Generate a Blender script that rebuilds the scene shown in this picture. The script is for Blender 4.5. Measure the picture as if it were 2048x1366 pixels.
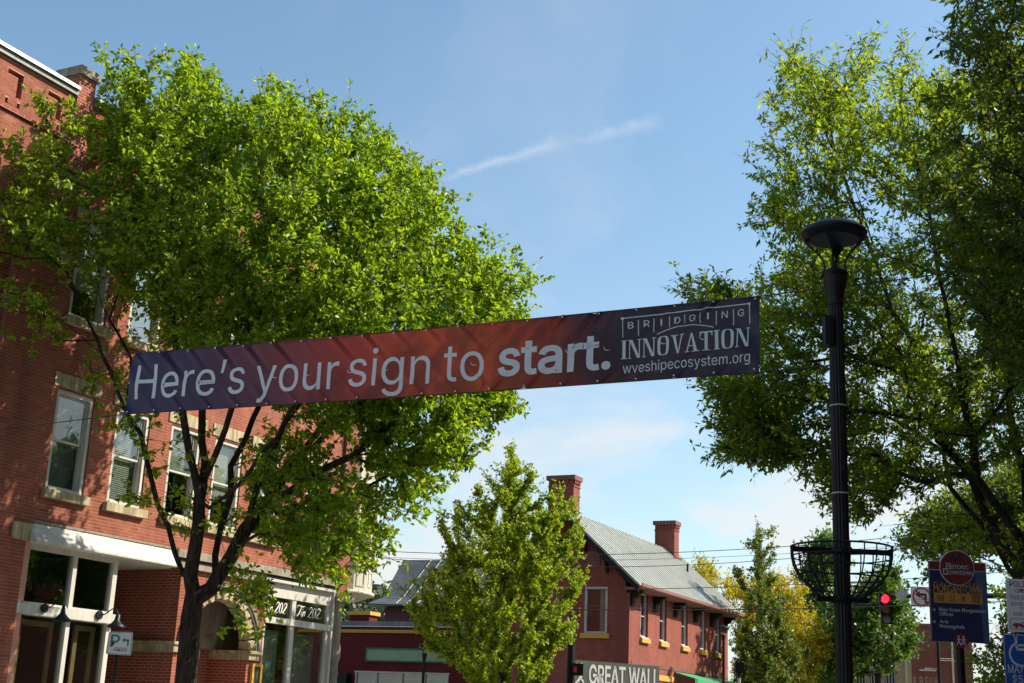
import bpy, bmesh, math, random, json
import numpy as np
from mathutils import Vector, Matrix

for o in list(bpy.data.objects):
    bpy.data.objects.remove(o, do_unlink=True)
scene = bpy.context.scene
COL = scene.collection
R = math.radians

# ------------------------------------------------------------------ camera
FPX, PITCH, ROLL = 2723.0, .2742, .0438          # focal length in photo pixels (2048 wide), tilt up, roll
CAM = np.array([0, 0, 1.65])
_f = np.array([0, math.cos(PITCH), math.sin(PITCH)])
_u = np.array([0, -math.sin(PITCH), math.cos(PITCH)])
_r = np.array([1., 0, 0])
RT = _r * math.cos(ROLL) + _u * math.sin(ROLL)
UP = _u * math.cos(ROLL) - _r * math.sin(ROLL)
cam_data = bpy.data.cameras.new('camera')
cam_data.sensor_width = 36
cam_data.lens = FPX / 2048 * 36
cam_data.clip_end = 4000
cam = bpy.data.objects.new('camera', cam_data)
COL.objects.link(cam)
cam.matrix_world = Matrix(((RT[0], UP[0], -_f[0], CAM[0]), (RT[1], UP[1], -_f[1], CAM[1]),
                           (RT[2], UP[2], -_f[2], CAM[2]), (0, 0, 0, 1)))
scene.camera = cam

def ray(x, y):
    return RT * (x - 1024) / FPX + UP * (683 - y) / FPX + _f
def at(x, y, Y):
    "survey helper: the point seen at photo pixel (x, y) that lies Y metres ahead of the camera"
    d = ray(x, y)
    return CAM + d * (Y / d[1])
def proj(P):
    d = np.asarray(P) - CAM
    c = d @ _f
    return np.stack([1024 + FPX * (d @ RT) / c, 683 - FPX * (d @ UP) / c], -1)

# ------------------------------------------------------------------ sun and sky
SUN_AZ, SUN_EL = 12.0, 40.0                       # direction TO the sun: azimuth from +X towards +Y, elevation
sv = Vector((math.cos(R(SUN_AZ)) * math.cos(R(SUN_EL)), math.sin(R(SUN_AZ)) * math.cos(R(SUN_EL)), math.sin(R(SUN_EL))))
sl = bpy.data.lights.new('sun', 'SUN')
sl.energy = 5.0
sl.angle = R(0.53)
sl.color = (1.0, .90, .74)
sun = bpy.data.objects.new('sun', sl)
sun.rotation_euler = sv.to_track_quat('Z', 'Y').to_euler()
COL.objects.link(sun)

world = bpy.data.worlds.new('World')
scene.world = world
world.use_nodes = True
wt = world.node_tree
wt.nodes.clear()
def wn(t, **k):
    n = wt.nodes.new(t)
    for a, b in k.items():
        setattr(n, a, b)
    return n
def wmath(op, a, b=None, c=None, clamp=False):
    n = wn('ShaderNodeMath', operation=op, use_clamp=clamp)
    for i, v in enumerate((a, b, c)):
        if v is None: continue
        if isinstance(v, (int, float)): n.inputs[i].default_value = v
        else: wt.links.new(v, n.inputs[i])
    return n.outputs[0]
sky = wn('ShaderNodeTexSky', sky_type='NISHITA', sun_disc=False)
sky.sun_elevation = R(SUN_EL)
sky.sun_rotation = R(90 - SUN_AZ)
sky.air_density = 1.0
sky.dust_density = 1.0
sky.ozone_density = 1.6
tc = wn('ShaderNodeTexCoord')
sep = wn('ShaderNodeSeparateXYZ'); wt.links.new(tc.outputs['Generated'], sep.inputs[0])
zz = wmath('MAXIMUM', sep.outputs[2], 0.0)
den = wmath('ADD', zz, .12)
px_ = wmath('DIVIDE', sep.outputs[0], den); py_ = wmath('DIVIDE', sep.outputs[1], den)
cmb = wn('ShaderNodeCombineXYZ'); wt.links.new(px_, cmb.inputs[0]); wt.links.new(wmath('MULTIPLY', py_, .55), cmb.inputs[1])
nz = wn('ShaderNodeTexNoise'); nz.inputs['Scale'].default_value = 1.7; nz.inputs['Detail'].default_value = 11
nz.inputs['Roughness'].default_value = .55; nz.inputs['Distortion'].default_value = .35
wt.links.new(cmb.outputs[0], nz.inputs['Vector'])
# thin high cloud, thicker towards the horizon where the sight line is long
low = wmath('SUBTRACT', 1.0, wmath('MULTIPLY', zz, 2.3), clamp=True)
thr = wmath('SUBTRACT', .49, wmath('MULTIPLY', low, .10))
cl = wmath('MULTIPLY', wmath('SUBTRACT', nz.outputs['Fac'], thr), 6.0, clamp=True)
cl = wmath('MULTIPLY', cl, wmath('ADD', .16, wmath('MULTIPLY', low, .95)), clamp=True)
# an old contrail: two wisps drawn along a great circle
def wisp(a, b, width, amp, w0):
    A = Vector(ray(*a)).normalized(); B = Vector(ray(*b)).normalized()
    n = A.cross(B).normalized(); mid = (A + B).normalized(); tan = n.cross(mid)
    half = A.angle(B) / 2
    def dot(v):
        d = wn('ShaderNodeVectorMath', operation='DOT_PRODUCT'); wt.links.new(tc.outputs['Generated'], d.inputs[0])
        d.inputs[1].default_value = v; return d.outputs['Value']
    w = wn('ShaderNodeTexNoise'); w.inputs['Scale'].default_value = 60; w.inputs['Detail'].default_value = 6; w.inputs['Roughness'].default_value = .65
    wt.links.new(tc.outputs['Generated'], w.inputs['Vector'])
    dn = wmath('ADD', dot(n), wmath('MULTIPLY', wmath('SUBTRACT', w.outputs['Fac'], .5), width * 1.9))
    al = wmath('DIVIDE', dot(tan), half)
    grow = wmath('ADD', .45, wmath('MULTIPLY', wmath('ADD', al, 1.0), .35))
    g = wmath('SUBTRACT', 1.0, wmath('DIVIDE', wmath('ABSOLUTE', dn), wmath('MULTIPLY', grow, width)), clamp=True)
    e = wmath('SUBTRACT', 1.0, wmath('POWER', wmath('ABSOLUTE', al), 4.0), clamp=True)
    front = wmath('GREATER_THAN', dot(mid), 0.0)
    m = wmath('MULTIPLY', wmath('MULTIPLY', wmath('POWER', g, 1.2), e), front)
    m = wmath('MULTIPLY', m, wmath('ADD', w0, wmath('MULTIPLY', w.outputs['Fac'], 1.1)))
    return wmath('MULTIPLY', m, amp, clamp=True)
c1 = wisp((880, 362), (1150, 276), .0068, .62, -.15)
c2 = wisp((1140, 284), (1330, 240), .0075, .50, -.15)
haze_ = wmath('MULTIPLY', wmath('POWER', low, 1.6), .38)
cl = wmath('MAXIMUM', cl, haze_)
trail = wmath('ADD', c1, c2, clamp=True)
tintn = wn('ShaderNodeMixRGB', blend_type='MULTIPLY'); tintn.inputs[0].default_value = 1; tintn.inputs[2].default_value = (.94, 1.05, 1.0, 1); wt.links.new(sky.outputs[0], tintn.inputs[1])
mixc = wn('ShaderNodeMixRGB'); wt.links.new(cl, mixc.inputs[0]); wt.links.new(tintn.outputs[0], mixc.inputs[1])
mixc.inputs[2].default_value = (4.7, 4.7, 4.65, 1)
mixt = wn('ShaderNodeMixRGB'); wt.links.new(trail, mixt.inputs[0]); wt.links.new(mixc.outputs[0], mixt.inputs[1]); mixt.inputs[2].default_value = (4.9, 5.0, 5.2, 1)
bg = wn('ShaderNodeBackground'); bg.inputs['Strength'].default_value = .118
wt.links.new(mixt.outputs[0], bg.inputs[0])
wo = wn('ShaderNodeOutputWorld'); wt.links.new(bg.outputs[0], wo.inputs[0])

scene.view_settings.view_transform = 'Standard'
scene.view_settings.look = 'None'
scene.view_settings.gamma = 1
scene.view_settings.exposure = 0.7
scene.view_settings.use_curve_mapping = False
scene.render.engine = 'CYCLES'
scene.cycles.max_bounces = 8
scene.cycles.diffuse_bounces = 6
scene.cycles.transparent_max_bounces = 10
scene.cycles.transmission_bounces = 6

# ------------------------------------------------------------------ helpers
def tag(o, label=None, cat=None, group=None, kind=None):
    if label: o['label'] = label
    if cat: o['category'] = cat
    if group: o['group'] = group
    if kind: o['kind'] = kind
    return o
def empty(name, loc=(0, 0, 0), rz=0.0):
    o = bpy.data.objects.new(name, None)
    o.location = loc; o.rotation_euler = (0, 0, rz); o.empty_display_size = .2
    COL.objects.link(o)
    return o
def link(name, me, mat=None, parent=None):
    o = bpy.data.objects.new(name, me)
    COL.objects.link(o)
    if mat is not None and len(me.materials) == 0: me.materials.append(mat)
    if parent is not None: o.parent = parent
    return o
def copy_tree(o, parent=None):
    c = o.copy(); COL.objects.link(c); c.parent = parent
    for ch in o.children: copy_tree(ch, c)
    return c

class MB:
    "collects simple solids into one mesh"
    def __init__(s): s.v = []; s.f = []; s.sm = []
    def add(s, vs, fs, smooth=False):
        n = len(s.v); s.v += [tuple(float(c) for c in q) for q in vs]
        s.f += [tuple(i + n for i in q) for q in fs]; s.sm += [smooth] * len(fs); return s
    def box(s, x0, x1, y0, y1, z0, z1):
        return s.add([(x0,y0,z0),(x1,y0,z0),(x1,y1,z0),(x0,y1,z0),(x0,y0,z1),(x1,y0,z1),(x1,y1,z1),(x0,y1,z1)],
                     [(0,3,2,1),(4,5,6,7),(0,1,5,4),(1,2,6,5),(2,3,7,6),(3,0,4,7)])
    def prism(s, pts, a0, a1, axis='y'):
        "extrude a 2-D outline; axis is the extrusion direction"
        n = len(pts)
        def P(p, a):
            return {'y': (p[0], a, p[1]), 'x': (a, p[0], p[1]), 'z': (p[0], p[1], a)}[axis]
        vs = [P(p, a0) for p in pts] + [P(p, a1) for p in pts]
        fs = [tuple(range(n)), tuple(range(2 * n - 1, n - 1, -1))]
        fs += [(i, i + n, (i + 1) % n + n, (i + 1) % n) for i in range(n)]
        return s.add(vs, fs)
    def tube(s, pts, rad, sides=8, caps=True):
        pts = [Vector(p) for p in pts]; n = len(pts)
        if not hasattr(rad, '__len__'): rad = [rad] * n
        t = [(pts[min(i + 1, n - 1)] - pts[max(i - 1, 0)]).normalized() for i in range(n)]
        ref = Vector((0, 0, 1)) if abs(t[0].z) < .9 else Vector((1, 0, 0))
        u = (ref - t[0] * ref.dot(t[0])).normalized()
        vs = []
        for i in range(n):
            u = (u - t[i] * u.dot(t[i]))
            u = u.normalized() if u.length > 1e-6 else t[i].orthogonal().normalized()
            w = t[i].cross(u)
            for k in range(sides):
                a = 2 * math.pi * k / sides
                vs.append(pts[i] + (u * math.cos(a) + w * math.sin(a)) * rad[i])
        fs = []
        for i in range(n - 1):
            for k in range(sides):
                k2 = (k + 1) % sides
                fs.append((i * sides + k, i * sides + k2, (i + 1) * sides + k2, (i + 1) * sides + k))
        s.add(vs, fs, True)
        if caps:
            s.add(vs[:sides], [tuple(range(sides - 1, -1, -1))]); s.add(vs[-sides:], [tuple(range(sides))])
        return s
    def lathe(s, prof, c=(0, 0, 0), sides=24, smooth=True):
        "profile of (radius, z) turned round the z axis"
        vs = []; n = len(prof)
        for r, z in prof:
            for k in range(sides):
                a = 2 * math.pi * k / sides
                vs.append((c[0] + r * math.cos(a), c[1] + r * math.sin(a), c[2] + z))
        fs = [(i*sides+k, i*sides+(k+1)%sides, (i+1)*sides+(k+1)%sides, (i+1)*sides+k) for i in range(n-1) for k in range(sides)]
        s.add(vs, fs, smooth)
        if prof[0][0] > 1e-5: s.add(vs[:sides], [tuple(range(sides - 1, -1, -1))])
        if prof[-1][0] > 1e-5: s.add(vs[-sides:], [tuple(range(sides))])
        return s
    def mesh(s, name):
        me = bpy.data.meshes.new(name); me.from_pydata(s.v, [], s.f)
        me.polygons.foreach_set('use_smooth', s.sm); me.update()
        return me
    def build(s, name, mat, parent=None):
        return link(name, s.mesh(name), mat, parent)
def box(name, x0, x1, y0, y1, z0, z1, mat, parent=None):
    return MB().box(x0, x1, y0, y1, z0, z1).build(name, mat, parent)

# ------------------------------------------------------------------ materials
def new_mat(name):
    m = bpy.data.materials.new(name); m.use_nodes = True
    nt = m.node_tree
    return m, nt, nt.nodes['Principled BSDF']
def N(nt, t, **k):
    n = nt.nodes.new(t)
    for a, b in k.items(): setattr(n, a, b)
    return n
def ramp(nt, fac, stops):
    r = N(nt, 'ShaderNodeValToRGB'); e = r.color_ramp.elements
    while len(e) < len(stops): e.new(.5)
    for i, (p, c) in enumerate(stops):
        e[i].position = p; e[i].color = (*c, 1)
    nt.links.new(fac, r.inputs[0]); return r.outputs[0]
def noise(nt, scale, detail=5, rough=.55, vec=None, dist=0.0):
    n = N(nt, 'ShaderNodeTexNoise'); n.inputs['Scale'].default_value = scale; n.inputs['Detail'].default_value = detail
    n.inputs['Roughness'].default_value = rough; n.inputs['Distortion'].default_value = dist
    if vec is None:
        t = N(nt, 'ShaderNodeTexCoord'); vec = t.outputs['Object']
    nt.links.new(vec, n.inputs['Vector']); return n.outputs['Fac']
def bump(nt, b, h, strength, dist=.01):
    n = N(nt, 'ShaderNodeBump'); n.inputs['Strength'].default_value = strength; n.inputs['Distance'].default_value = dist
    nt.links.new(h, n.inputs['Height']); nt.links.new(n.outputs[0], b.inputs['Normal'])
def surf(name, col, rough=.6, var=.25, scale=6.0, metal=0.0, bmp=0.0, spec=.5, streak=0.0):
    "painted / plain surface with blotchy variation, faint run-off streaks and grain"
    m, nt, b = new_mat(name)
    f = noise(nt, scale, 6, .6)
    c = ramp(nt, f, [(.25, tuple(x * (1 - var) for x in col)), (.75, tuple(min(1, x * (1 + var * .6)) for x in col))])
    if streak:
        t = N(nt, 'ShaderNodeTexCoord'); mp = N(nt, 'ShaderNodeMapping'); mp.inputs['Scale'].default_value = (9, 9, .6)
        nt.links.new(t.outputs['Object'], mp.inputs[0])
        s = noise(nt, 1.2, 5, .6, mp.outputs[0])
        g = ramp(nt, s, [(.42, (1 - streak,) * 3), (.62, (1, 1, 1))])
        mx = N(nt, 'ShaderNodeMixRGB', blend_type='MULTIPLY'); mx.inputs[0].default_value = 1
        nt.links.new(c, mx.inputs[1]); nt.links.new(g, mx.inputs[2]); c = mx.outputs[0]
    nt.links.new(c, b.inputs['Base Color'])
    b.inputs['Roughness'].default_value = rough; b.inputs['Metallic'].default_value = metal
    b.inputs['Specular IOR Level'].default_value = spec
    if bmp: bump(nt, b, noise(nt, scale * 9, 4), bmp)
    return m
def glass_mat(name, tint=(.8, .85, .84), refl=.12, rough=.02):
    "window pane: see-through with a sky and tree reflection that grows at grazing angles"
    m, nt, b = new_mat(name); nt.nodes.remove(b)
    out = nt.nodes['Material Output']
    tr = N(nt, 'ShaderNodeBsdfTransparent'); tr.inputs[0].default_value = (*tint, 1)
    gl = N(nt, 'ShaderNodeBsdfGlossy'); gl.inputs['Roughness'].default_value = rough
    lw = N(nt, 'ShaderNodeLayerWeight'); lw.inputs[0].default_value = .5
    fr = N(nt, 'ShaderNodeMath', operation='POWER'); nt.links.new(lw.outputs['Facing'], fr.inputs[0]); fr.inputs[1].default_value = 4.0
    bp = N(nt, 'ShaderNodeBump'); bp.inputs['Strength'].default_value = .12; bp.inputs['Distance'].default_value = .02
    nt.links.new(noise(nt, 1.1, 2), bp.inputs['Height']); nt.links.new(bp.outputs[0], gl.inputs['Normal'])
    ad = N(nt, 'ShaderNodeMath', operation='ADD', use_clamp=True); ad.inputs[1].default_value = refl
    nt.links.new(fr.outputs[0], ad.inputs[0])
    mx = N(nt, 'ShaderNodeMixShader'); nt.links.new(ad.outputs[0], mx.inputs[0])
    nt.links.new(tr.outputs[0], mx.inputs[1]); nt.links.new(gl.outputs[0], mx.inputs[2]); nt.links.new(mx.outputs[0], out.inputs[0])
    return m
def brick_piece_mat(name, cols, rough=.85):
    "one fired brick: colour picked by the piece's own random number plus grain"
    m, nt, b = new_mat(name)
    a = N(nt, 'ShaderNodeAttribute', attribute_name='rnd'); oi = N(nt, 'ShaderNodeObjectInfo')
    ad = N(nt, 'ShaderNodeMath', operation='ADD'); nt.links.new(a.outputs['Fac'], ad.inputs[0])
    gt = N(nt, 'ShaderNodeMath', operation='LESS_THAN'); nt.links.new(a.outputs['Fac'], gt.inputs[0]); gt.inputs[1].default_value = .0001
    ml = N(nt, 'ShaderNodeMath', operation='MULTIPLY'); nt.links.new(gt.outputs[0], ml.inputs[0]); nt.links.new(oi.outputs['Random'], ml.inputs[1])
    nt.links.new(ml.outputs[0], ad.inputs[1])
    n = len(cols)
    c = ramp(nt, ad.outputs[0], [(i / (n - 1) * .96 + .02, k) for i, k in enumerate(cols)])
    g = N(nt, 'ShaderNodeNewGeometry')
    f1 = noise(nt, .9, 6, .65, g.outputs['Position']); f2 = noise(nt, 60, 3, .6, g.outputs['Position'])
    mx = N(nt, 'ShaderNodeMixRGB', blend_type='MULTIPLY'); mx.inputs[0].default_value = .7
    nt.links.new(c, mx.inputs[1]); nt.links.new(ramp(nt, f1, [(.3, (.78, .76, .76)), (.62, (1.05, 1.03, 1.03))]), mx.inputs[2])
    mx2 = N(nt, 'ShaderNodeMixRGB', blend_type='MULTIPLY'); mx2.inputs[0].default_value = .5
    nt.links.new(mx.outputs[0], mx2.inputs[1]); nt.links.new(ramp(nt, f2, [(.3, (.7, .7, .7)), (.7, (1.1, 1.1, 1.1))]), mx2.inputs[2])
    mp = N(nt, 'ShaderNodeMapping'); mp.inputs['Scale'].default_value = (1.6, 1.6, .22); nt.links.new(g.outputs['Position'], mp.inputs[0])
    f3 = noise(nt, 1.0, 6, .6, mp.outputs[0])
    mx3 = N(nt, 'ShaderNodeMixRGB', blend_type='MULTIPLY'); mx3.inputs[0].default_value = 1
    nt.links.new(mx2.outputs[0], mx3.inputs[1]); nt.links.new(ramp(nt, f3, [(.36, (.72, .70, .70)), (.56, (1.03, 1.03, 1.03))]), mx3.inputs[2])
    nt.links.new(mx3.outputs[0], b.inputs['Base Color']); b.inputs['Roughness'].default_value = rough
    b.inputs['Specular IOR Level'].default_value = .25
    bump(nt, b, f2, .2, .003)
    return m
def brick_tex_mat(name, c1, c2, mortar, w=.21, h=.075, ms=.008, plane='xz', rough=.85, bstr=.5):
    "brickwork too far away to tell the bricks apart one by one"
    m, nt, b = new_mat(name)
    t = N(nt, 'ShaderNodeTexCoord'); s = N(nt, 'ShaderNodeSeparateXYZ'); nt.links.new(t.outputs['Object'], s.inputs[0])
    cb = N(nt, 'ShaderNodeCombineXYZ')
    ad = N(nt, 'ShaderNodeMath', operation='ADD'); nt.links.new(s.outputs[0], ad.inputs[0]); nt.links.new(s.outputs[1], ad.inputs[1])
    nt.links.new(ad.outputs[0], cb.inputs[0]); nt.links.new(s.outputs[2], cb.inputs[1])
    bt = N(nt, 'ShaderNodeTexBrick'); bt.inputs['Color1'].default_value = (*c1, 1); bt.inputs['Color2'].default_value = (*c2, 1)
    bt.inputs['Mortar'].default_value = (*mortar, 1); bt.inputs['Scale'].default_value = 1; bt.inputs['Brick Width'].default_value = w
    bt.inputs['Row Height'].default_value = h; bt.inputs['Mortar Size'].default_value = ms; bt.inputs['Bias'].default_value = 0
    nt.links.new(cb.outputs[0], bt.inputs['Vector'])
    mp = N(nt, 'ShaderNodeMapping'); mp.inputs['Scale'].default_value = (1.5, 1.5, .4); nt.links.new(t.outputs['Object'], mp.inputs[0])
    f = noise(nt, .8, 7, .65, mp.outputs[0])
    mx = N(nt, 'ShaderNodeMixRGB', blend_type='MULTIPLY'); mx.inputs[0].default_value = .9
    nt.links.new(bt.outputs[0], mx.inputs[1]); nt.links.new(ramp(nt, f, [(.3, (.7, .68, .68)), (.65, (1.05, 1.05, 1.05))]), mx.inputs[2])
    nt.links.new(mx.outputs[0], b.inputs['Base Color']); b.inputs['Roughness'].default_value = rough
    b.inputs['Specular IOR Level'].default_value = .2
    iv = N(nt, 'ShaderNodeMath', operation='SUBTRACT'); iv.inputs[0].default_value = 1; nt.links.new(bt.outputs['Fac'], iv.inputs[1])
    bump(nt, b, iv.outputs[0], bstr, .01)
    return m
def leaf_mat(name, cols, trans, tcol, rough=.5):
    "leaf: coloured by its own random number; light shines through it"
    m, nt, b = new_mat(name); out = nt.nodes['Material Output']
    a = N(nt, 'ShaderNodeAttribute', attribute_name='rnd')
    n = len(cols)
    c = ramp(nt, a.outputs['Fac'], [(i / (n - 1), k) for i, k in enumerate(cols)])
    nt.links.new(c, b.inputs['Base Color']); b.inputs['Roughness'].default_value = rough
    b.inputs['Specular IOR Level'].default_value = .45
    t = N(nt, 'ShaderNodeBsdfTranslucent')
    mc = N(nt, 'ShaderNodeMixRGB', blend_type='MULTIPLY'); mc.inputs[0].default_value = 1
    nt.links.new(c, mc.inputs[1]); mc.inputs[2].default_value = (*tcol, 1)
    nt.links.new(mc.outputs[0], t.inputs[0])
    mx = N(nt, 'ShaderNodeMixShader'); mx.inputs[0].default_value = trans
    nt.links.new(b.outputs[0], mx.inputs[1]); nt.links.new(t.outputs[0], mx.inputs[2]); nt.links.new(mx.outputs[0], out.inputs[0])
    return m

M = {}
M['asphalt'] = surf('asphalt', (.085, .083, .08), .9, .3, 3, bmp=.4)
M['concrete'] = surf('concrete', (.46, .44, .40), .9, .25, 2, bmp=.2)
M['earth'] = surf('earth_and_grass', (.07, .09, .04), .95, .4, .3)
M['brick'] = brick_piece_mat('brick_red', [(.26,.078,.048),(.315,.098,.06),(.33,.104,.064),(.35,.114,.071),(.32,.10,.062),(.295,.09,.056),(.37,.138,.09)])
M['mortar'] = surf('mortar', (.52, .27, .20), .95, .25, 3, bmp=.2)
M['brick_wall'] = brick_tex_mat('brick_red_far', (.32,.08,.052), (.27,.062,.042), (.48,.28,.21))
M['stone'] = surf('sandstone', (.50, .42, .26), .9, .35, 2.5, bmp=.35, streak=.45)
M['stone_gray'] = surf('grey_stone', (.33, .29, .23), .92, .4, 3, bmp=.8, streak=.3)
M['white'] = surf('white_paint', (.56, .54, .49), .5, .10, 2, streak=.16)
M['cream'] = surf('cream_paint', (.66, .60, .48), .6, .14, 2, streak=.2)
M['grey_frame'] = surf('grey_window_frame', (.55, .57, .57), .5, .12, 3)
M['silver'] = surf('galvanised_flashing', (.42, .42, .41), .35, .2, 3, metal=.6)
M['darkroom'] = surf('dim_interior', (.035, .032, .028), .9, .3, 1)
M['blind'] = surf('window_blind', (.42, .42, .38), .8, .2, 8)
M['curtain'] = surf('pale_curtain', (.55, .52, .46), .9, .12, 4)
M['glass'] = glass_mat('window_glass', (.78, .82, .80), .10)
M['glass_hi'] = glass_mat('mirror_window_glass', (.5, .55, .56), .30)
M['glass_shop'] = glass_mat('shop_glass', (.8, .82, .76), .16)
M['black'] = surf('black_paint', (.006, .006, .007), .5, .3, 5, spec=.25)
M['brown_black'] = surf('brown_black_paint', (.010, .006, .005), .5, .3, 5, spec=.3)
M['navy_paint'] = surf('navy_enamel', (.008, .010, .018), .45, .2, 5, spec=.3)
M['wire'] = surf('wire_black', (.015, .015, .016), .6, .1)
M['yellow_paint'] = surf('yellow_paint', (.62, .34, .06), .6, .12, 4)
M['gw_side'] = brick_tex_mat('painted_brick_red', (.32,.102,.072), (.275,.084,.060), (.20,.06,.045), .21, .078, .007)
M['gw_trim'] = surf('dark_red_trim', (.19, .06, .05), .6, .2, 3)
M['copper'] = surf('copper_gutter', (.24, .10, .075), .45, .2, 2)
M['roof_metal'] = surf('weathered_metal_roof', (.38, .40, .36), .5, .25, .8, metal=.1, streak=.3)
M['roof_dark'] = surf('old_dark_metal_roof', (.19, .20, .19), .5, .35, .7, metal=.2, streak=.35)
M['maroon'] = brick_tex_mat('maroon_painted_block', (.125,.019,.018), (.118,.018,.017), (.11,.016,.016), .41, .2, .006)
M['maroon_wood'] = surf('maroon_siding', (.10, .018, .022), .6, .2, 3)
M['green_panel'] = surf('pale_green_panel', (.24, .36, .22), .6, .12, 3)
M['green_trim'] = surf('dark_green_trim', (.025, .10, .045), .5, .2, 3)
M['green_awning'] = surf('green_canvas', (.05, .30, .13), .7, .2, 3)
M['olive'] = surf('olive_sign_board', (.065, .08, .05), .6, .2, 3)
M['letter_grey'] = surf('letter_white', (.62, .60, .58), .5, .08, 4)
M['tan'] = surf('tan_stucco', (.46, .34, .20), .85, .15, 2)
M['far_brick'] = brick_tex_mat('brown_brick', (.22,.075,.05), (.18,.06,.045), (.20,.11,.085), .22, .08, .008)
def bark_mat(name, c0, c1):
    m, nt, b = new_mat(name); t = N(nt, 'ShaderNodeTexCoord'); mp = N(nt, 'ShaderNodeMapping'); mp.inputs['Scale'].default_value = (16, 16, 2.6)
    nt.links.new(t.outputs['Object'], mp.inputs[0]); f = noise(nt, 1.0, 7, .7, mp.outputs[0], .6)
    nt.links.new(ramp(nt, f, [(.36, c0), (.62, c1)]), b.inputs['Base Color']); b.inputs['Roughness'].default_value = .95; b.inputs['Specular IOR Level'].default_value = .2
    bump(nt, b, f, 1.0, .05); return m
M['bark'] = bark_mat('bark', (.012, .009, .007), (.075, .055, .04))
M['bark_grey'] = bark_mat('bark_grey', (.015, .012, .010), (.075, .062, .05))
M['bark_pale'] = surf('bark_pale', (.20, .14, .09), .95, .4, 6, bmp=.8)

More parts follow.
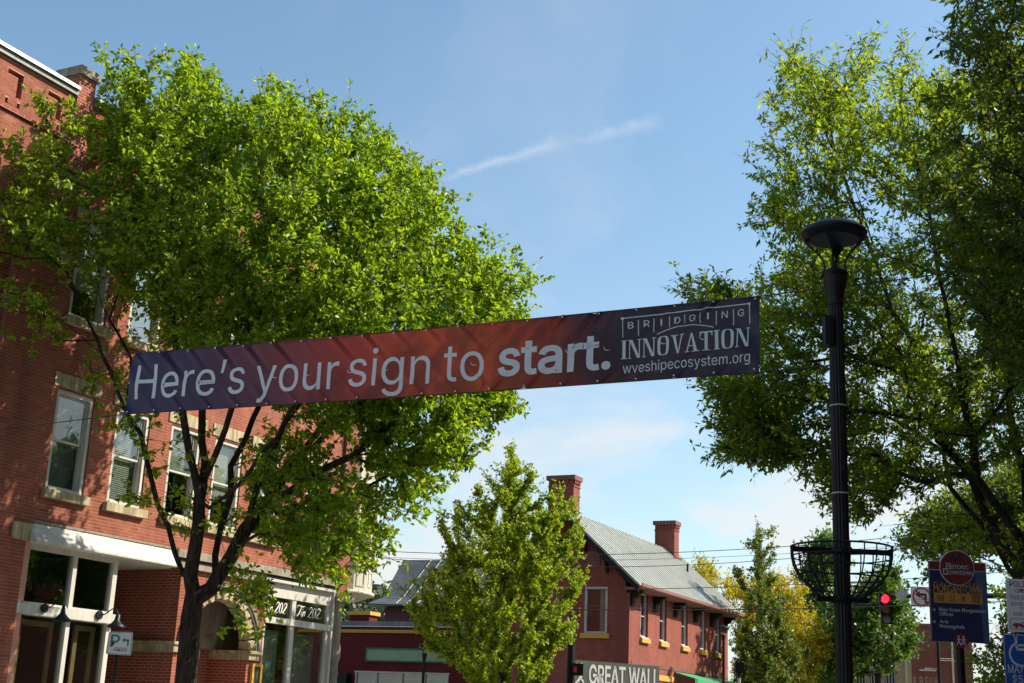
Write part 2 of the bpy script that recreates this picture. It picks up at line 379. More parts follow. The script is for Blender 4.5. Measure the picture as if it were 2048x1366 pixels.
# ------------------------------------------------------------------ lettering (outlines drawn as polygons)
GLY = json.loads(r'''{"$":[447,[[202,-74,202,583,244,583,244,-74],[224,-9,188,-7,156,-1,128,9,102,23,81,40,64,60,51,83,42,109,38,137,104,137,108,118,114,102,123,88,136,76,150,66,166,59,224,49,246,50,267,54,286,60,303,69,317,79,329,92,338,106,344,122,346,139,344,154,340,168,332,179,296,205,245,222,184,239,145,253,112,269,86,289,67,313,56,341,52,372,54,400,62,425,75,448,92,468,113,484,138,498,165,508,195,514,227,516,259,514,289,508,316,498,340,484,360,468,377,449,390,427,398,403,401,378,337,378,332,402,320,421,302,437,280,449,254,456,225,459,204,457,185,454,167,448,152,440,139,430,129,418,121,405,117,391,115,376,117,359,122,345,131,334,169,308,212,293,264,279,312,264,359,238,395,198,402,180,407,161,408,139,406,112,399,87,386,64,370,43,349,25,323,11,294,0,261,-7]]],".":[188,[[95,-4,83,-3,73,1,63,9,55,18,51,29,50,41,51,53,55,64,63,73,73,81,83,85,95,87,107,85,118,81,128,73,135,64,140,53,141,41,140,29,135,18,128,9,118,1,107,-3]]],"0":[453,[[227,-7,191,-3,158,7,130,24,105,48,85,77,69,113,57,155,50,202,48,254,50,306,57,353,69,395,85,431,106,461,130,484,159,502,191,512,227,516,262,512,295,502,323,484,348,461,368,431,384,395,396,353,403,306,405,254,403,202,396,155,384,113,368,77,348,48,323,24,295,7,263,-3],[227,50,250,52,271,60,290,74,306,92,320,116,330,144,338,176,342,213,344,254,342,295,338,332,330,365,320,393,306,416,290,435,271,449,250,457,227,460,203,457,182,449,163,435,147,416,134,393,123,365,115,332,111,295,109,254,111,213,115,176,123,144,134,116,147,92,163,74,182,60,203,52]]],"1":[453,[[76,0,76,55,391,55,391,0],[276,509,276,0,212,0,212,448,209,448,86,358,86,427,198,509]]],"5":[453,[[221,-7,192,-5,165,1,140,11,118,25,99,41,83,60,71,82,63,105,60,130,122,130,125,115,130,102,138,89,173,60,221,50,241,51,259,56,276,64,291,75,304,89,314,104,322,122,326,141,328,162,326,183,321,203,314,221,303,237,290,251,275,262,257,270,238,275,218,277,167,268,128,246,67,253,96,509,366,509,366,452,151,452,134,301,136,301,178,325,229,334,252,332,274,328,294,321,313,311,330,299,345,285,358,269,370,251,379,231,386,210,390,187,391,163,388,132,381,102,369,76,352,52,332,32,309,15,282,3,253,-4]]],"6":[453,[[226,-7,196,-4,168,3,142,15,119,31,100,51,84,74,73,101,66,130,64,162,65,187,71,212,80,239,137,340,252,509,322,509,151,261,145,261,165,288,196,307,235,314,265,312,291,305,316,295,337,280,355,262,370,240,380,215,387,187,389,157,387,127,379,98,368,73,352,50,333,30,310,14,284,3,257,-4],[226,48,245,50,263,55,279,63,293,73,304,86,314,101,322,119,326,137,327,157,326,178,322,196,314,213,304,228,293,241,279,251,263,259,245,264,226,265,207,264,190,259,174,252,160,241,148,229,138,214,131,197,126,179,125,158,126,138,131,119,138,102,148,86,160,73,174,63,190,55,207,50]]],":":[188,[[95,-4,83,-3,73,1,63,9,55,18,51,29,50,41,51,53,55,64,63,73,73,81,83,85,95,87,107,85,118,81,128,73,135,64,140,53,141,41,140,29,135,18,128,9,118,1,107,-3],[95,271,83,272,73,277,63,284,55,294,51,304,50,316,51,328,55,339,63,349,73,356,83,360,95,362,107,360,118,356,128,349,135,339,140,328,141,316,140,304,135,294,128,284,118,277,107,272]]],"A":[480,[[16,0,201,509,276,509,463,0,395,0,287,302,264,372,232,478,245,478,213,371,191,302,85,0],[110,142,110,199,370,199,370,142]]],"B":[456,[[60,0,60,509,241,509,274,507,304,501,329,491,350,477,367,461,381,442,390,421,396,398,398,374,397,353,393,336,387,320,356,286,315,267,315,262,331,260,347,254,363,245,378,234,391,220,402,203,411,184,416,161,418,136,416,111,410,88,400,67,386,48,368,31,344,18,317,8,284,2,247,0],[125,57,245,57,281,60,309,67,330,80,344,96,353,115,355,137,354,153,350,169,342,184,333,197,320,209,306,218,289,225,269,229,248,231,125,231],[125,285,238,285,288,296,302,304,314,314,323,326,330,340,335,355,336,372,333,393,326,412,313,429,294,442,270,449,240,452,125,452]]],"C":[510,[[267,-7,225,-3,186,7,150,25,119,49,92,79,70,115,53,157,44,203,40,254,44,305,53,352,70,393,92,429,119,459,150,484,186,501,225,512,267,516,340,504,362,496,383,485,402,471,419,456,435,438,448,418,459,397,467,373,473,348,408,348,389,395,357,428,315,449,267,456,237,453,209,445,184,432,161,414,141,391,125,364,113,332,106,295,103,254,106,213,113,177,125,145,141,117,161,94,184,76,210,63,237,56,267,53,315,60,357,81,389,114,408,160,473,160,467,135,459,112,448,91,435,71,420,53,402,38,383,24,363,13,341,5,317,-2,293,-6]]],"D":[502,[[219,0,96,0,96,57,215,57,254,60,288,68,318,81,343,99,363,122,379,149,390,181,397,216,399,255,397,294,390,329,379,361,364,388,344,410,320,428,291,441,258,449,221,452,93,452,93,509,225,509,273,505,315,495,353,478,385,455,412,426,433,391,449,351,458,306,462,255,458,205,449,159,433,119,411,83,384,54,351,31,312,14,268,3],[125,509,125,0,60,0,60,509]]],"E":[419,[[60,0,60,509,372,509,372,452,125,452,125,286,355,286,355,229,125,229,125,57,375,57,375,0]]],"F":[410,[[60,0,60,509,369,509,369,452,125,452,125,278,346,278,346,221,125,221,125,0]]],"G":[520,[[269,-7,225,-3,185,7,149,25,118,49,91,79,69,116,53,157,43,203,40,254,43,305,53,352,69,393,91,429,117,459,149,484,184,501,223,512,265,516,291,514,316,510,340,504,363,494,384,483,403,469,421,453,436,436,449,416,460,395,468,373,474,349,408,349,387,393,356,427,315,448,265,456,236,453,209,445,183,432,160,414,141,392,125,364,113,332,106,295,103,254,106,213,113,177,125,145,141,117,161,95,184,76,210,63,238,56,269,53,296,55,322,61,345,71,365,85,382,102,396,123,407,147,413,173,415,202,434,199,283,199,283,256,478,256,478,200,475,160,466,124,451,91,431,62,406,38,377,19,344,5,308,-4]]],"H":[517,[[60,0,60,509,125,509,125,289,392,289,392,509,457,509,457,0,392,0,392,232,125,232,125,0]]],"I":[300,[[31,0,31,57,118,57,118,452,31,452,31,509,269,509,269,452,183,452,183,57,269,57,269,0]]],"K":[467,[[104,145,104,216,139,261,174,303,212,344,364,509,448,509,231,276,228,276],[60,0,60,509,125,509,125,334,124,225,125,193,125,0],[372,0,188,259,228,309,449,0]]],"L":[393,[[60,0,60,509,125,509,125,57,361,57,361,0]]],"M":[628,[[60,0,60,509,152,509,277,187,287,159,299,123,311,84,322,49,307,49,318,83,330,121,342,158,352,187,476,509,568,509,568,0,504,0,504,291,504,327,505,369,506,413,507,457,513,457,498,409,482,363,467,322,456,291,342,0,286,0,170,291,159,321,145,361,129,408,112,457,119,457,120,416,121,372,122,328,122,291,122,0]]],"N":[523,[[60,0,60,509,136,509,343,183,363,151,388,107,414,55,405,54,401,108,399,157,399,195,399,509,463,509,463,0,387,0,202,290,177,331,148,381,108,452,119,454,122,384,124,328,125,291,125,0]]],"O":[533,[[267,-7,225,-3,186,7,150,25,119,49,92,79,70,115,53,157,44,203,40,254,44,305,53,352,70,393,92,429,119,459,150,484,186,501,225,512,267,516,309,512,348,501,384,484,415,459,442,429,464,393,480,352,490,305,493,254,490,203,480,157,464,115,442,79,415,49,384,25,348,7,309,-3],[267,53,296,55,324,63,349,76,372,94,392,116,408,144,420,176,428,213,430,254,428,295,420,332,408,365,392,392,372,415,349,433,324,446,296,453,267,456,237,453,210,445,184,433,161,415,142,392,125,364,113,332,106,295,103,254,106,213,113,176,125,144,142,117,161,94,184,76,210,63,237,55]]],"P":[445,[[60,0,60,509,235,509,272,506,305,499,332,487,356,471,375,452,390,430,400,404,407,377,409,348,407,318,400,291,390,265,375,243,356,223,332,207,305,195,272,188,235,186,109,186,109,242,233,242,257,244,279,248,297,256,312,266,324,279,333,294,339,310,343,328,344,348,343,367,339,385,333,402,324,416,312,428,297,439,279,446,257,451,232,452,125,452,125,0]]],"R":[449,[[60,0,60,509,236,509,273,506,305,500,333,489,356,473,376,455,390,433,401,408,407,381,409,352,407,323,401,296,390,271,376,250,356,232,333,217,305,206,273,200,236,198,96,198,96,255,234,255,258,256,280,260,298,267,313,276,325,287,334,300,340,316,344,333,345,352,344,371,340,389,334,405,325,419,313,430,298,440,279,446,258,451,233,452,125,452,125,0],[353,0,230,229,303,229,428,0]]],"S":[447,[[224,-9,188,-7,156,-1,128,9,102,23,81,40,64,60,51,83,42,109,38,137,104,137,108,118,114,102,123,88,136,76,150,66,166,59,224,49,246,50,267,54,286,60,303,69,317,79,329,92,338,106,344,122,346,139,344,154,340,168,332,179,296,205,245,222,184,239,145,253,112,269,86,289,67,313,56,341,52,372,54,400,62,425,75,448,92,468,113,484,138,498,165,508,195,514,227,516,259,514,289,508,316,498,340,484,360,468,377,449,390,427,398,403,401,378,337,378,332,402,320,421,302,437,280,449,254,456,225,459,204,457,185,454,167,448,152,440,139,430,129,418,121,405,117,391,115,376,117,359,122,345,131,334,169,308,212,293,264,279,312,264,359,238,395,198,402,180,407,161,408,139,406,112,399,87,386,64,370,43,349,25,323,11,294,0,261,-7]]],"T":[449,[[32,452,32,509,417,509,417,452,257,452,257,0,193,0,193,452]]],"W":[686,[[155,0,16,509,82,509,163,196,175,145,187,94,197,40,189,40,200,94,211,145,224,196,306,509,380,509,462,196,474,145,486,94,497,40,488,40,499,94,510,145,523,196,603,509,670,509,530,0,455,0,368,323,351,391,336,475,350,475,335,395,318,323,230,0]]],"X":[474,[[18,0,217,284,217,236,29,509,104,509,178,400,204,361,223,329,243,292,232,292,252,329,272,361,298,400,374,509,446,509,259,239,259,287,456,0,382,0,292,129,268,165,250,195,230,231,244,231,225,196,206,166,182,129,91,0]]],"Y":[472,[[203,0,203,208,16,509,91,509,192,344,222,292,250,230,224,230,251,293,280,344,381,509,455,509,268,208,268,0]]],"a":[389,[[160,-9,137,-7,115,-3,94,5,76,15,60,29,48,45,38,63,32,84,30,108,32,128,36,146,43,161,53,174,64,184,78,193,125,211,178,220,234,227,265,235,271,240,274,246,276,255,276,257,267,297,240,322,196,331,149,322,118,301,100,274,41,291,51,313,64,331,79,346,95,358,114,368,133,375,194,384,239,379,286,360,300,350,312,336,322,320,330,301,335,278,337,251,337,0,277,0,277,52,272,52,252,25,215,1],[170,45,192,47,211,51,228,59,242,68,254,80,263,93,270,108,274,122,276,138,276,190,259,182,231,176,200,171,175,168,134,159,103,139,97,130,93,118,92,105,102,72,130,52]]],"c":[396,[[207,-8,174,-5,144,3,117,16,93,35,72,58,56,85,44,116,37,150,34,187,37,225,44,260,56,291,72,318,93,341,117,360,144,374,174,382,207,384,260,377,305,356,340,322,362,277,303,262,290,289,270,311,242,325,207,330,184,328,163,321,145,310,130,296,118,278,108,258,102,236,98,212,96,187,98,163,102,139,108,117,118,97,130,80,145,66,163,55,184,49,207,46,243,52,271,66,292,89,304,117,363,102,341,56,306,21,261,-1]]],"e":[404,[[212,-8,177,-5,145,3,117,16,92,35,72,58,56,85,44,116,37,150,34,187,36,224,44,258,55,290,71,317,91,340,115,359,142,373,172,382,205,384,266,374,285,366,303,355,319,341,334,324,347,305,357,282,365,256,370,227,371,194,371,169,75,169,75,221,338,221,310,202,308,226,304,248,298,269,288,286,277,301,263,314,246,323,227,328,205,330,183,328,164,323,146,313,131,301,119,286,109,270,102,251,97,231,96,211,96,178,98,151,102,127,110,106,121,88,135,73,151,61,169,53,190,48,212,46,254,53,285,73,306,105,365,91,358,72,348,55,335,39,320,26,302,14,283,4,261,-3,237,-7]]],"g":[425,[[207,-151,180,-149,156,-146,134,-140,82,-110,51,-69,101,-41,122,-66,154,-88,207,-97,236,-95,261,-87,282,-75,298,-58,308,-34,311,-6,311,68,306,68,287,41,252,16,236,10,217,6,195,5,165,7,138,14,113,27,90,43,71,65,55,90,43,120,36,154,34,191,36,229,43,263,55,293,71,320,90,342,112,361,138,374,166,382,196,384,218,383,237,379,253,373,288,346,308,319,313,319,313,379,372,379,372,-9,370,-40,363,-67,350,-90,334,-109,314,-124,291,-136,265,-144,237,-149],[205,59,227,61,246,66,264,75,278,87,290,103,300,121,307,142,311,166,312,193,311,219,307,242,300,264,291,283,279,299,264,312,247,322,227,328,205,330,182,328,163,322,145,312,130,298,118,282,109,262,102,241,98,218,96,193,98,167,102,144,109,123,118,104,131,88,145,76,163,66,183,61]]],"h":[410,[[114,227,114,0,53,0,53,509,114,509,114,287,102,287,116,319,132,344,152,362,175,374,200,382,227,384,252,383,275,377,295,369,313,356,328,340,341,321,350,298,355,271,357,240,357,0,296,0,296,235,293,263,286,286,273,304,256,318,235,326,210,329,192,328,176,324,161,317,147,308,136,297,126,283,119,266,115,248]]],"i":[167,[[53,0,53,379,114,379,114,0],[84,443,73,444,63,448,54,455,47,463,43,472,41,483,43,494,47,504,54,512,63,518,73,522,84,524,95,522,105,518,114,512,121,504,125,494,126,483,125,472,121,463,114,455,105,448,95,444]]],"m":[610,[[53,0,53,379,112,379,112,295,108,295,114,314,122,331,132,346,172,376,219,386,245,383,268,375,287,361,303,342,314,320,321,295,312,295,318,312,326,329,337,343,381,375,437,386,458,385,478,380,497,372,514,361,529,346,541,328,550,307,555,283,557,255,557,0,496,0,496,254,493,279,485,298,473,313,456,323,438,329,419,330,402,329,387,326,374,320,345,290,335,247,335,0,274,0,274,260,272,280,265,297,253,311,238,322,220,328,199,330,158,320,145,312,135,302,126,289,119,274,115,257,114,238,114,0]]],"n":[410,[[114,227,114,0,53,0,53,379,112,379,112,287,102,287,116,319,132,344,152,362,175,374,200,382,227,384,252,383,275,377,295,369,313,356,328,340,341,321,350,298,355,271,357,240,357,0,296,0,296,235,293,263,286,286,273,304,256,318,235,326,210,329,192,328,176,324,161,317,147,308,136,297,126,283,119,266,115,248]]],"o":[415,[[207,-8,174,-5,144,3,117,16,93,35,72,58,56,85,44,116,37,150,34,187,37,225,44,260,56,291,72,318,93,341,117,360,144,374,174,382,207,384,241,382,271,374,299,360,323,341,343,318,359,291,371,260,379,225,381,187,379,150,371,116,359,85,343,58,323,35,299,16,271,3,241,-5],[207,46,231,49,252,55,270,66,285,80,298,97,307,117,314,139,318,163,319,187,318,212,314,236,307,258,298,278,285,296,270,310,252,321,231,328,207,330,184,328,163,321,145,310,130,296,118,278,108,258,102,236,98,212,96,187,98,163,102,139,108,117,118,97,130,80,145,66,163,55,184,49]]],"p":[424,[[53,-143,53,379,112,379,112,319,118,319,137,346,171,373,188,379,207,383,229,384,259,382,287,374,313,361,335,342,354,320,370,293,381,261,388,227,390,189,388,151,381,116,370,84,355,57,336,34,313,16,288,3,260,-6,229,-8,208,-7,189,-3,173,4,138,31,118,59,114,59,114,-143],[220,47,242,49,262,55,279,66,294,80,306,97,316,117,323,139,327,163,328,189,327,215,323,239,316,261,307,281,295,298,280,311,262,322,243,328,220,330,198,328,178,322,161,312,147,299,134,282,125,263,118,241,114,216,113,189,114,162,118,138,125,115,135,95,147,78,162,65,179,55,198,49]]],"r":[259,[[53,0,53,379,112,379,112,321,115,321,124,339,137,354,152,367,171,377,191,383,213,385,229,384,243,384,243,322,230,324,207,326,190,324,174,321,159,315,146,306,135,296,126,284,119,269,115,254,114,237,114,0]]],"s":[365,[[182,-8,157,-7,133,-3,112,3,93,12,76,24,62,38,50,54,41,73,36,94,94,107,101,87,111,72,124,60,141,52,160,47,181,45,206,47,227,53,244,62,258,74,265,88,268,103,266,115,262,126,254,136,243,144,229,150,212,155,149,170,118,180,92,192,72,208,58,227,50,249,47,274,49,295,55,314,65,332,79,347,95,360,115,370,137,378,161,383,187,384,212,383,234,379,254,372,271,363,286,352,299,339,324,290,268,277,262,291,254,304,243,316,228,325,210,331,187,333,166,331,147,326,131,317,119,305,111,292,109,277,110,264,115,253,124,243,172,223,229,209,261,200,287,187,306,171,320,153,328,131,331,107,329,85,323,65,312,47,298,31,281,18,260,6,236,-2,210,-7]]],"t":[227,[[204,379,204,327,6,327,6,379],[65,471,126,471,126,98,127,83,130,70,136,61,144,55,156,51,170,50,185,51,202,54,213,2,192,-3,168,-4,138,-1,113,7,92,21,77,41,68,64,65,93]]],"u":[410,[[182,-5,158,-3,135,2,115,11,97,23,82,39,69,59,60,82,54,109,53,139,53,379,114,379,114,144,116,117,124,94,137,75,154,61,175,53,200,50,218,51,234,55,249,62,263,71,274,83,283,97,290,113,295,132,296,153,296,379,357,379,357,0,298,0,298,92,307,92,294,60,277,35,257,17,234,5,209,-3]]],"v":[389,[[163,0,17,379,84,379,165,155,187,87,206,21,184,21,203,87,224,155,305,379,371,379,226,0]]],"w":[567,[[138,0,23,379,87,379,133,214,154,137,175,41,165,41,186,135,206,214,252,379,316,379,362,214,382,136,402,41,391,41,413,135,434,214,480,379,545,379,429,0,368,0,319,172,305,225,291,280,277,338,291,338,277,280,263,225,248,172,199,0]]],"y":[389,[[47,-139,61,-86,71,-87,104,-89,130,-74,151,-36,163,-1,17,379,84,379,165,155,187,87,206,21,184,21,202,87,224,155,305,379,371,379,204,-58,177,-107,139,-136,91,-145,65,-143]]],"\u2019":[177,[[52,318,82,509,151,509,98,318]]]}''')
TXT = {}
def _curve_mesh(cu):
    o = bpy.data.objects.new('lettering', cu); COL.objects.link(o)
    dg = bpy.context.evaluated_depsgraph_get()
    me = bpy.data.meshes.new_from_object(o.evaluated_get(dg))
    V = np.array([v.co[:] for v in me.vertices]).reshape(-1, 3); F = [tuple(p.vertices) for p in me.polygons]
    bpy.data.objects.remove(o, do_unlink=True); bpy.data.meshes.remove(me); bpy.data.curves.remove(cu)
    return V[:, :2], F
def text2d(body, font='sans', bold=0.0, track=0.0):
    "2-D faces of a line of text, x from 0, baseline at 0, capital height 1"
    key = (body, font, bold, track)
    if key in TXT: return TXT[key]
    if font == 'sans':
        cu = bpy.data.curves.new('t', 'CURVE'); cu.dimensions = '2D'; cu.fill_mode = 'BOTH'; x = 0
        for ch in body:
            if ch == ' ': x += 190 + track * 1000; continue
            w, loops = GLY[ch]
            for lp in loops:
                sp = cu.splines.new('POLY'); k = len(lp) // 2; sp.points.add(k - 1)
                for i in range(k): sp.points[i].co = ((lp[2*i] + x) / 507, lp[2*i+1] / 507, 0, 1)
                sp.use_cyclic_u = True
            x += w + track * 1000
        cu.offset = bold
        V, F = _curve_mesh(cu)
    else:
        cu = bpy.data.curves.new('t', 'FONT'); cu.body = body; cu.offset = bold; cu.space_character = 1 + track; cu.resolution_u = 4
        V, F = _curve_mesh(cu); V = V / .69
    V = V - np.array([V[:, 0].min(), 0])
    TXT[key] = (V, F); return TXT[key]
def text_on(name, parent, body, x0, x1, z0, cap, y, mat, font='sans', bold=0.0, track=0.0, shear=0.0):
    "flat lettering facing -y: left x0, right x1, baseline z0, capital height cap"
    V, F = text2d(body, font, bold, track); w = V[:, 0].max()
    mb = MB(); mb.add([(x0 + (x1 - x0) * (vx + shear * vz) / w, y, z0 + vz * cap) for vx, vz in V], F)
    return mb.build(name, mat, parent)
def poly_on(name, parent, polys, y, mat):
    mb = MB()
    for p in polys: mb.add([(a, y, b) for a, b in p], [tuple(range(len(p)))])
    return mb.build(name, mat, parent)
def stroke(pts, w0, w1=None):
    "a ribbon along 2-D points as quads; width may swell in the middle"
    w1 = w0 if w1 is None else w1; out = []; n = len(pts); P = [np.array(p, float) for p in pts]; L = []
    for i in range(n):
        t = P[min(i + 1, n - 1)] - P[max(i - 1, 0)]; t /= np.linalg.norm(t) + 1e-9
        w = w0 + (w1 - w0) * math.sin(math.pi * i / (n - 1)); L.append((P[i] + np.array([-t[1], t[0]]) * w / 2, P[i] - np.array([-t[1], t[0]]) * w / 2))
    for i in range(n - 1): out.append([tuple(L[i][0]), tuple(L[i][1]), tuple(L[i+1][1]), tuple(L[i+1][0])])
    return out
def arc(cx, cy, rx, ry, a0, a1, n=14):
    return [(cx + rx * math.cos(R(a0 + (a1 - a0) * i / n)), cy + ry * math.sin(R(a0 + (a1 - a0) * i / n))) for i in range(n + 1)]
for args in [("Here\u2019s",), ("your",), ("sign",), ("to",), ("start.", 'sans', .035), ("wveshipecosystem.org",)] + [(c, 'sans', .01) for c in 'BRIDGN'] + \
        [("GREAT WALL", 'sans', .035), ("POLICE", 'sans', .012), ("ONLY", 'sans', .012), ("THIS SPACE", 'sans', .012), ("10:00 P.M.", 'sans', .012), ("TO", 'sans', .012),
         ("6:00 A.M.", 'sans', .012), ("MAX. FINE", 'sans', .01), ("$500", 'sans', .01), ("P", 'sans', .03), ("ARKING", 'sans', .0),
         ("Main Street Morgantown", 'gill'), ("Offices", 'gill'), ("Arts", 'gill'), ("Monongahela", 'gill'), ("MORGANTOWN", 'gill', .02),
         ("MAINSTREET", 'gill', 0.0, .45), ("H", 'gill'), ("ISTORIC", 'gill'), ("D", 'gill'), ("OWNTOWN", 'gill'), ("D B FAW", 'sans', .03)]:
    text2d(*args)

# ================================================================== the setting
AZ = R(27.5)                                       # the street runs 27.5 degrees to the right of the view
D = np.array([math.sin(AZ), math.cos(AZ), 0]); NRM = np.array([math.cos(AZ), -math.sin(AZ), 0])
P0 = np.array([-10.188, 30.0, 0.0])                # on the left facade, below its second bay of windows
PHI = math.pi / 2 - AZ
def street(s, p, z=0.0):
    "street frame: s along the left facade, p metres out from it towards the road"
    return P0 + D * s + NRM * p + np.array([0, 0, z])

def sheet(name, quads, mat, z):
    mb = MB()
    for s0, s1, p0, p1 in quads:
        mb.add([street(s0, p0, z), street(s0, p1, z), street(s1, p1, z), street(s1, p0, z)], [(0, 1, 2, 3)])
    return tag(mb.build(name, mat), kind='structure')
gm = MB(); G = 2500
gm.add([(-G, -G, -.004), (G, -G, -.004), (G, G, -.004), (-G, G, -.004)], [(0, 1, 2, 3)])
tag(gm.build('ground', M['earth']), kind='structure')
sheet('road', [(-60, 16, 5.2, 17.6), (26, 160, 5.2, 17.6)], M['asphalt'], .004)
sheet('cross_road', [(16, 26, -60, 90)], M['asphalt'], .006)
M['road_paint'] = surf('road_paint', (.7, .62, .2), .8, .2, 8)
M['road_white'] = surf('crosswalk_paint', (.72, .72, .70), .8, .2, 8)
sheet('centre_line', [(-60, 13, 11.2, 11.32), (-60, 13, 11.48, 11.6)], M['road_paint'], .010)
sheet('crosswalk', [(14 , 15.2, 5.6 + i * 1.2, 6.2 + i * 1.2) for i in range(10)], M['road_white'], .010)
def slab(name, s0, s1, p0, p1):
    mb = MB(); c = [street(s0, p0), street(s0, p1), street(s1, p1), street(s1, p0)]
    mb.add([tuple(q + np.array([0, 0, .004])) for q in c] + [tuple(q + np.array([0, 0, .14])) for q in c],
           [(4, 5, 6, 7), (0, 1, 5, 4), (1, 2, 6, 5), (2, 3, 7, 6), (3, 0, 4, 7)])
    return tag(mb.build(name, M['concrete']), kind='structure')
slab('pavement_left', -60, 15.5, 0.35, 5.2); slab('pavement_right', -60, 15.5, 17.6, 26)
slab('pavement_far_left', 26.5, 160, -6, 5.2); slab('pavement_far_right', 26.5, 160, 17.6, 40)
# kerb stones along both pavements, laid end to end
for nm, p in (('kerb', 5.2), ('kerb', 17.44)):
    mb = MB()
    for i in range(60):
        a, b = -40 + i * .92, -40 + i * .92 + .91
        q = [street(a, p), street(a, p + .16), street(b, p + .16), street(b, p)]
        mb.add([tuple(x + np.array([0, 0, .005])) for x in q] + [tuple(x + np.array([0, 0, .15])) for x in q],
               [(4, 5, 6, 7), (0, 1, 5, 4), (1, 2, 6, 5), (2, 3, 7, 6), (3, 0, 4, 7)])
    tag(mb.build('kerb', M['stone_gray']), kind='structure')

# ================================================================== left brick building
random.seed(4)
LB = empty('brick_building', tuple(P0), PHI)
tag(LB, 'tall red brick commercial building with sash windows and shopfronts, left of the street', 'building')
SX = [(0, 1.17), (1.93, 3.10), (3.88, 5.05), (5.60, 6.77), (7.26, 8.43), (9.76, 10.93)]
ARC_X, ARC_Z, ARC_R = 6.55, 3.25, 1.55
openings = [(a, b, 6.25, 8.55) for a, b in SX] + [(a, b, 10.25, 12.6) for a, b in SX]
openings += [(-.42, 4.82, -1, 5.05), (8.35, 11.45, -1, 5.12), (11.45, 12.16, -1, 4.95)]
# sunk L, U and slot patterns in the parapet brickwork
for sx in (-5.35, -4.15, -2.95, -1.75, 1.2, 2.6, 4.0, 5.4, 6.8, 8.2, 9.6, 10.8):
    openings += [(sx + .55, sx + .70, 14.62, 15.22), (sx + .25, sx + .551, 15.10, 15.22)]
    openings += [(sx + .28, sx + .36, 14.40, 14.53), (sx + .36, sx + .62, 14.40, 14.45), (sx + .62, sx + .70, 14.40, 14.53)]
XA, XB, ZT = -8.0, 12.15, 15.45
def blocked(z):
    iv = [(a, b) for a, b, c, d in openings if c < z < d]
    if z < ARC_Z: iv.append((ARC_X - ARC_R, ARC_X + ARC_R))
    elif z < ARC_Z + ARC_R:
        h = math.sqrt(ARC_R ** 2 - (z - ARC_Z) ** 2); iv.append((ARC_X - h, ARC_X + h))
    return iv
def cut(a, b, iv):
    segs = [(a, b)]
    for p, q in iv:
        nx = []
        for u, v in segs:
            if q <= u or p >= v: nx.append((u, v)); continue
            if p > u: nx.append((u, p))
            if q < v: nx.append((q, v))
        segs = nx
    return segs
# mortar bed: the wall itself, cut round every opening
xs = sorted({XA, XB, ARC_X - ARC_R, ARC_X + ARC_R} | {v for o_ in openings for v in o_[:2]})
zs = sorted({0, ZT, ARC_Z + ARC_R} | {max(0, v) for o_ in openings for v in o_[2:]})
wall = MB(); reveal = MB()
op2 = openings + [(ARC_X - ARC_R, ARC_X + ARC_R, -1, ARC_Z + ARC_R)]
for j in range(len(zs) - 1):
    zc = (zs[j] + zs[j + 1]) / 2
    iv = [(a, b) for a, b, c, d in op2 if c < zc < d]
    for a, b in cut(XA, XB, iv):
        wall.add([(a, 0, zs[j]), (b, 0, zs[j]), (b, 0, zs[j+1]), (a, 0, zs[j+1]), (a, .3, zs[j]), (b, .3, zs[j]), (b, .3, zs[j+1]), (a, .3, zs[j+1])],
                 [(0, 1, 2, 3)])
        reveal.add([(a, .001, zs[j]), (b, .001, zs[j]), (b, .001, zs[j+1]), (a, .001, zs[j+1]), (a, .3, zs[j]), (b, .3, zs[j]), (b, .3, zs[j+1]), (a, .3, zs[j+1])],
                 [(0, 3, 7, 4), (1, 5, 6, 2), (3, 2, 6, 7), (0, 4, 5, 1)])
# spandrels beside the arch
for sgn in (-1, 1):
    pts = [(ARC_X + sgn * ARC_R, ARC_Z)] + [(ARC_X + sgn * ARC_R * math.cos(t), ARC_Z + ARC_R * math.sin(t)) for t in np.linspace(0, math.pi / 2, 13)][1:] + [(ARC_X + sgn * ARC_R, ARC_Z + ARC_R)]
    wall.prism(pts, .0, .3, 'y')
wall.build('wall', M['mortar'], LB); reveal.build('wall_core', M['brick_wall'], LB)
rear = MB()
rear.box(XA, XB, .95, 13, 5.6, ZT - .3); rear.box(XA, XB, 3.6, 13, 0, 5.6)
rear.build('rear_wall', M['brick_wall'], LB)
MB().box(XB - .3, XB, .3, 13, 4.95, ZT).box(XB - .3, XB, 1.6, 13, 0, 4.949).build('end_wall', M['brick_wall'], LB)
MB().box(XA, XB, .3, 13, ZT - .3, ZT - .15).build('roof', M['roof_dark'], LB)
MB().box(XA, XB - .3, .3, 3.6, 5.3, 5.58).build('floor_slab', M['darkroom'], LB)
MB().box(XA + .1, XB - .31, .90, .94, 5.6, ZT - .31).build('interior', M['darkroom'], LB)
# bricks
def proud(x, z):
    if -1.85 < x < -.26 and z < 11.3: return .10
    if 11.6 < x < 12.15 and z > 5.1: return .08
    return 0.0
BH, BL, J = .0755, .2065, .0095
bricks = []
for k in range(int(ZT / BH)):
    z0, z1 = k * BH, k * BH + BH - J
    off = (k % 2) * BL / 2 + random.uniform(-.006, .006)
    hdr = (k % 7 == 3)
    L = BL / 2 if hdr else BL
    i0 = int((XA - off) / L) - 1
    iv = blocked((z0 + z1) / 2)
    x = i0 * L + off
    while x < XB:
        a, b = max(x, XA), min(x + L - .004, XB)
        x += L
        if b - a < .02: continue
        for u, v in cut(a, b, iv + [(-1.855, -1.85), (-.262, -.26), (11.598, 11.602)]):
            if v - u > .015: bricks.append((u, v, z0, z1))
bk = np.array(bricks)
pr = np.array([proud((b[0] + b[1]) / 2, b[2]) for b in bricks])
rng = np.random.default_rng(7)
front = -.0022 - pr - rng.uniform(0, .0012, len(bk)); back = np.where(pr > 0, .001, .02)
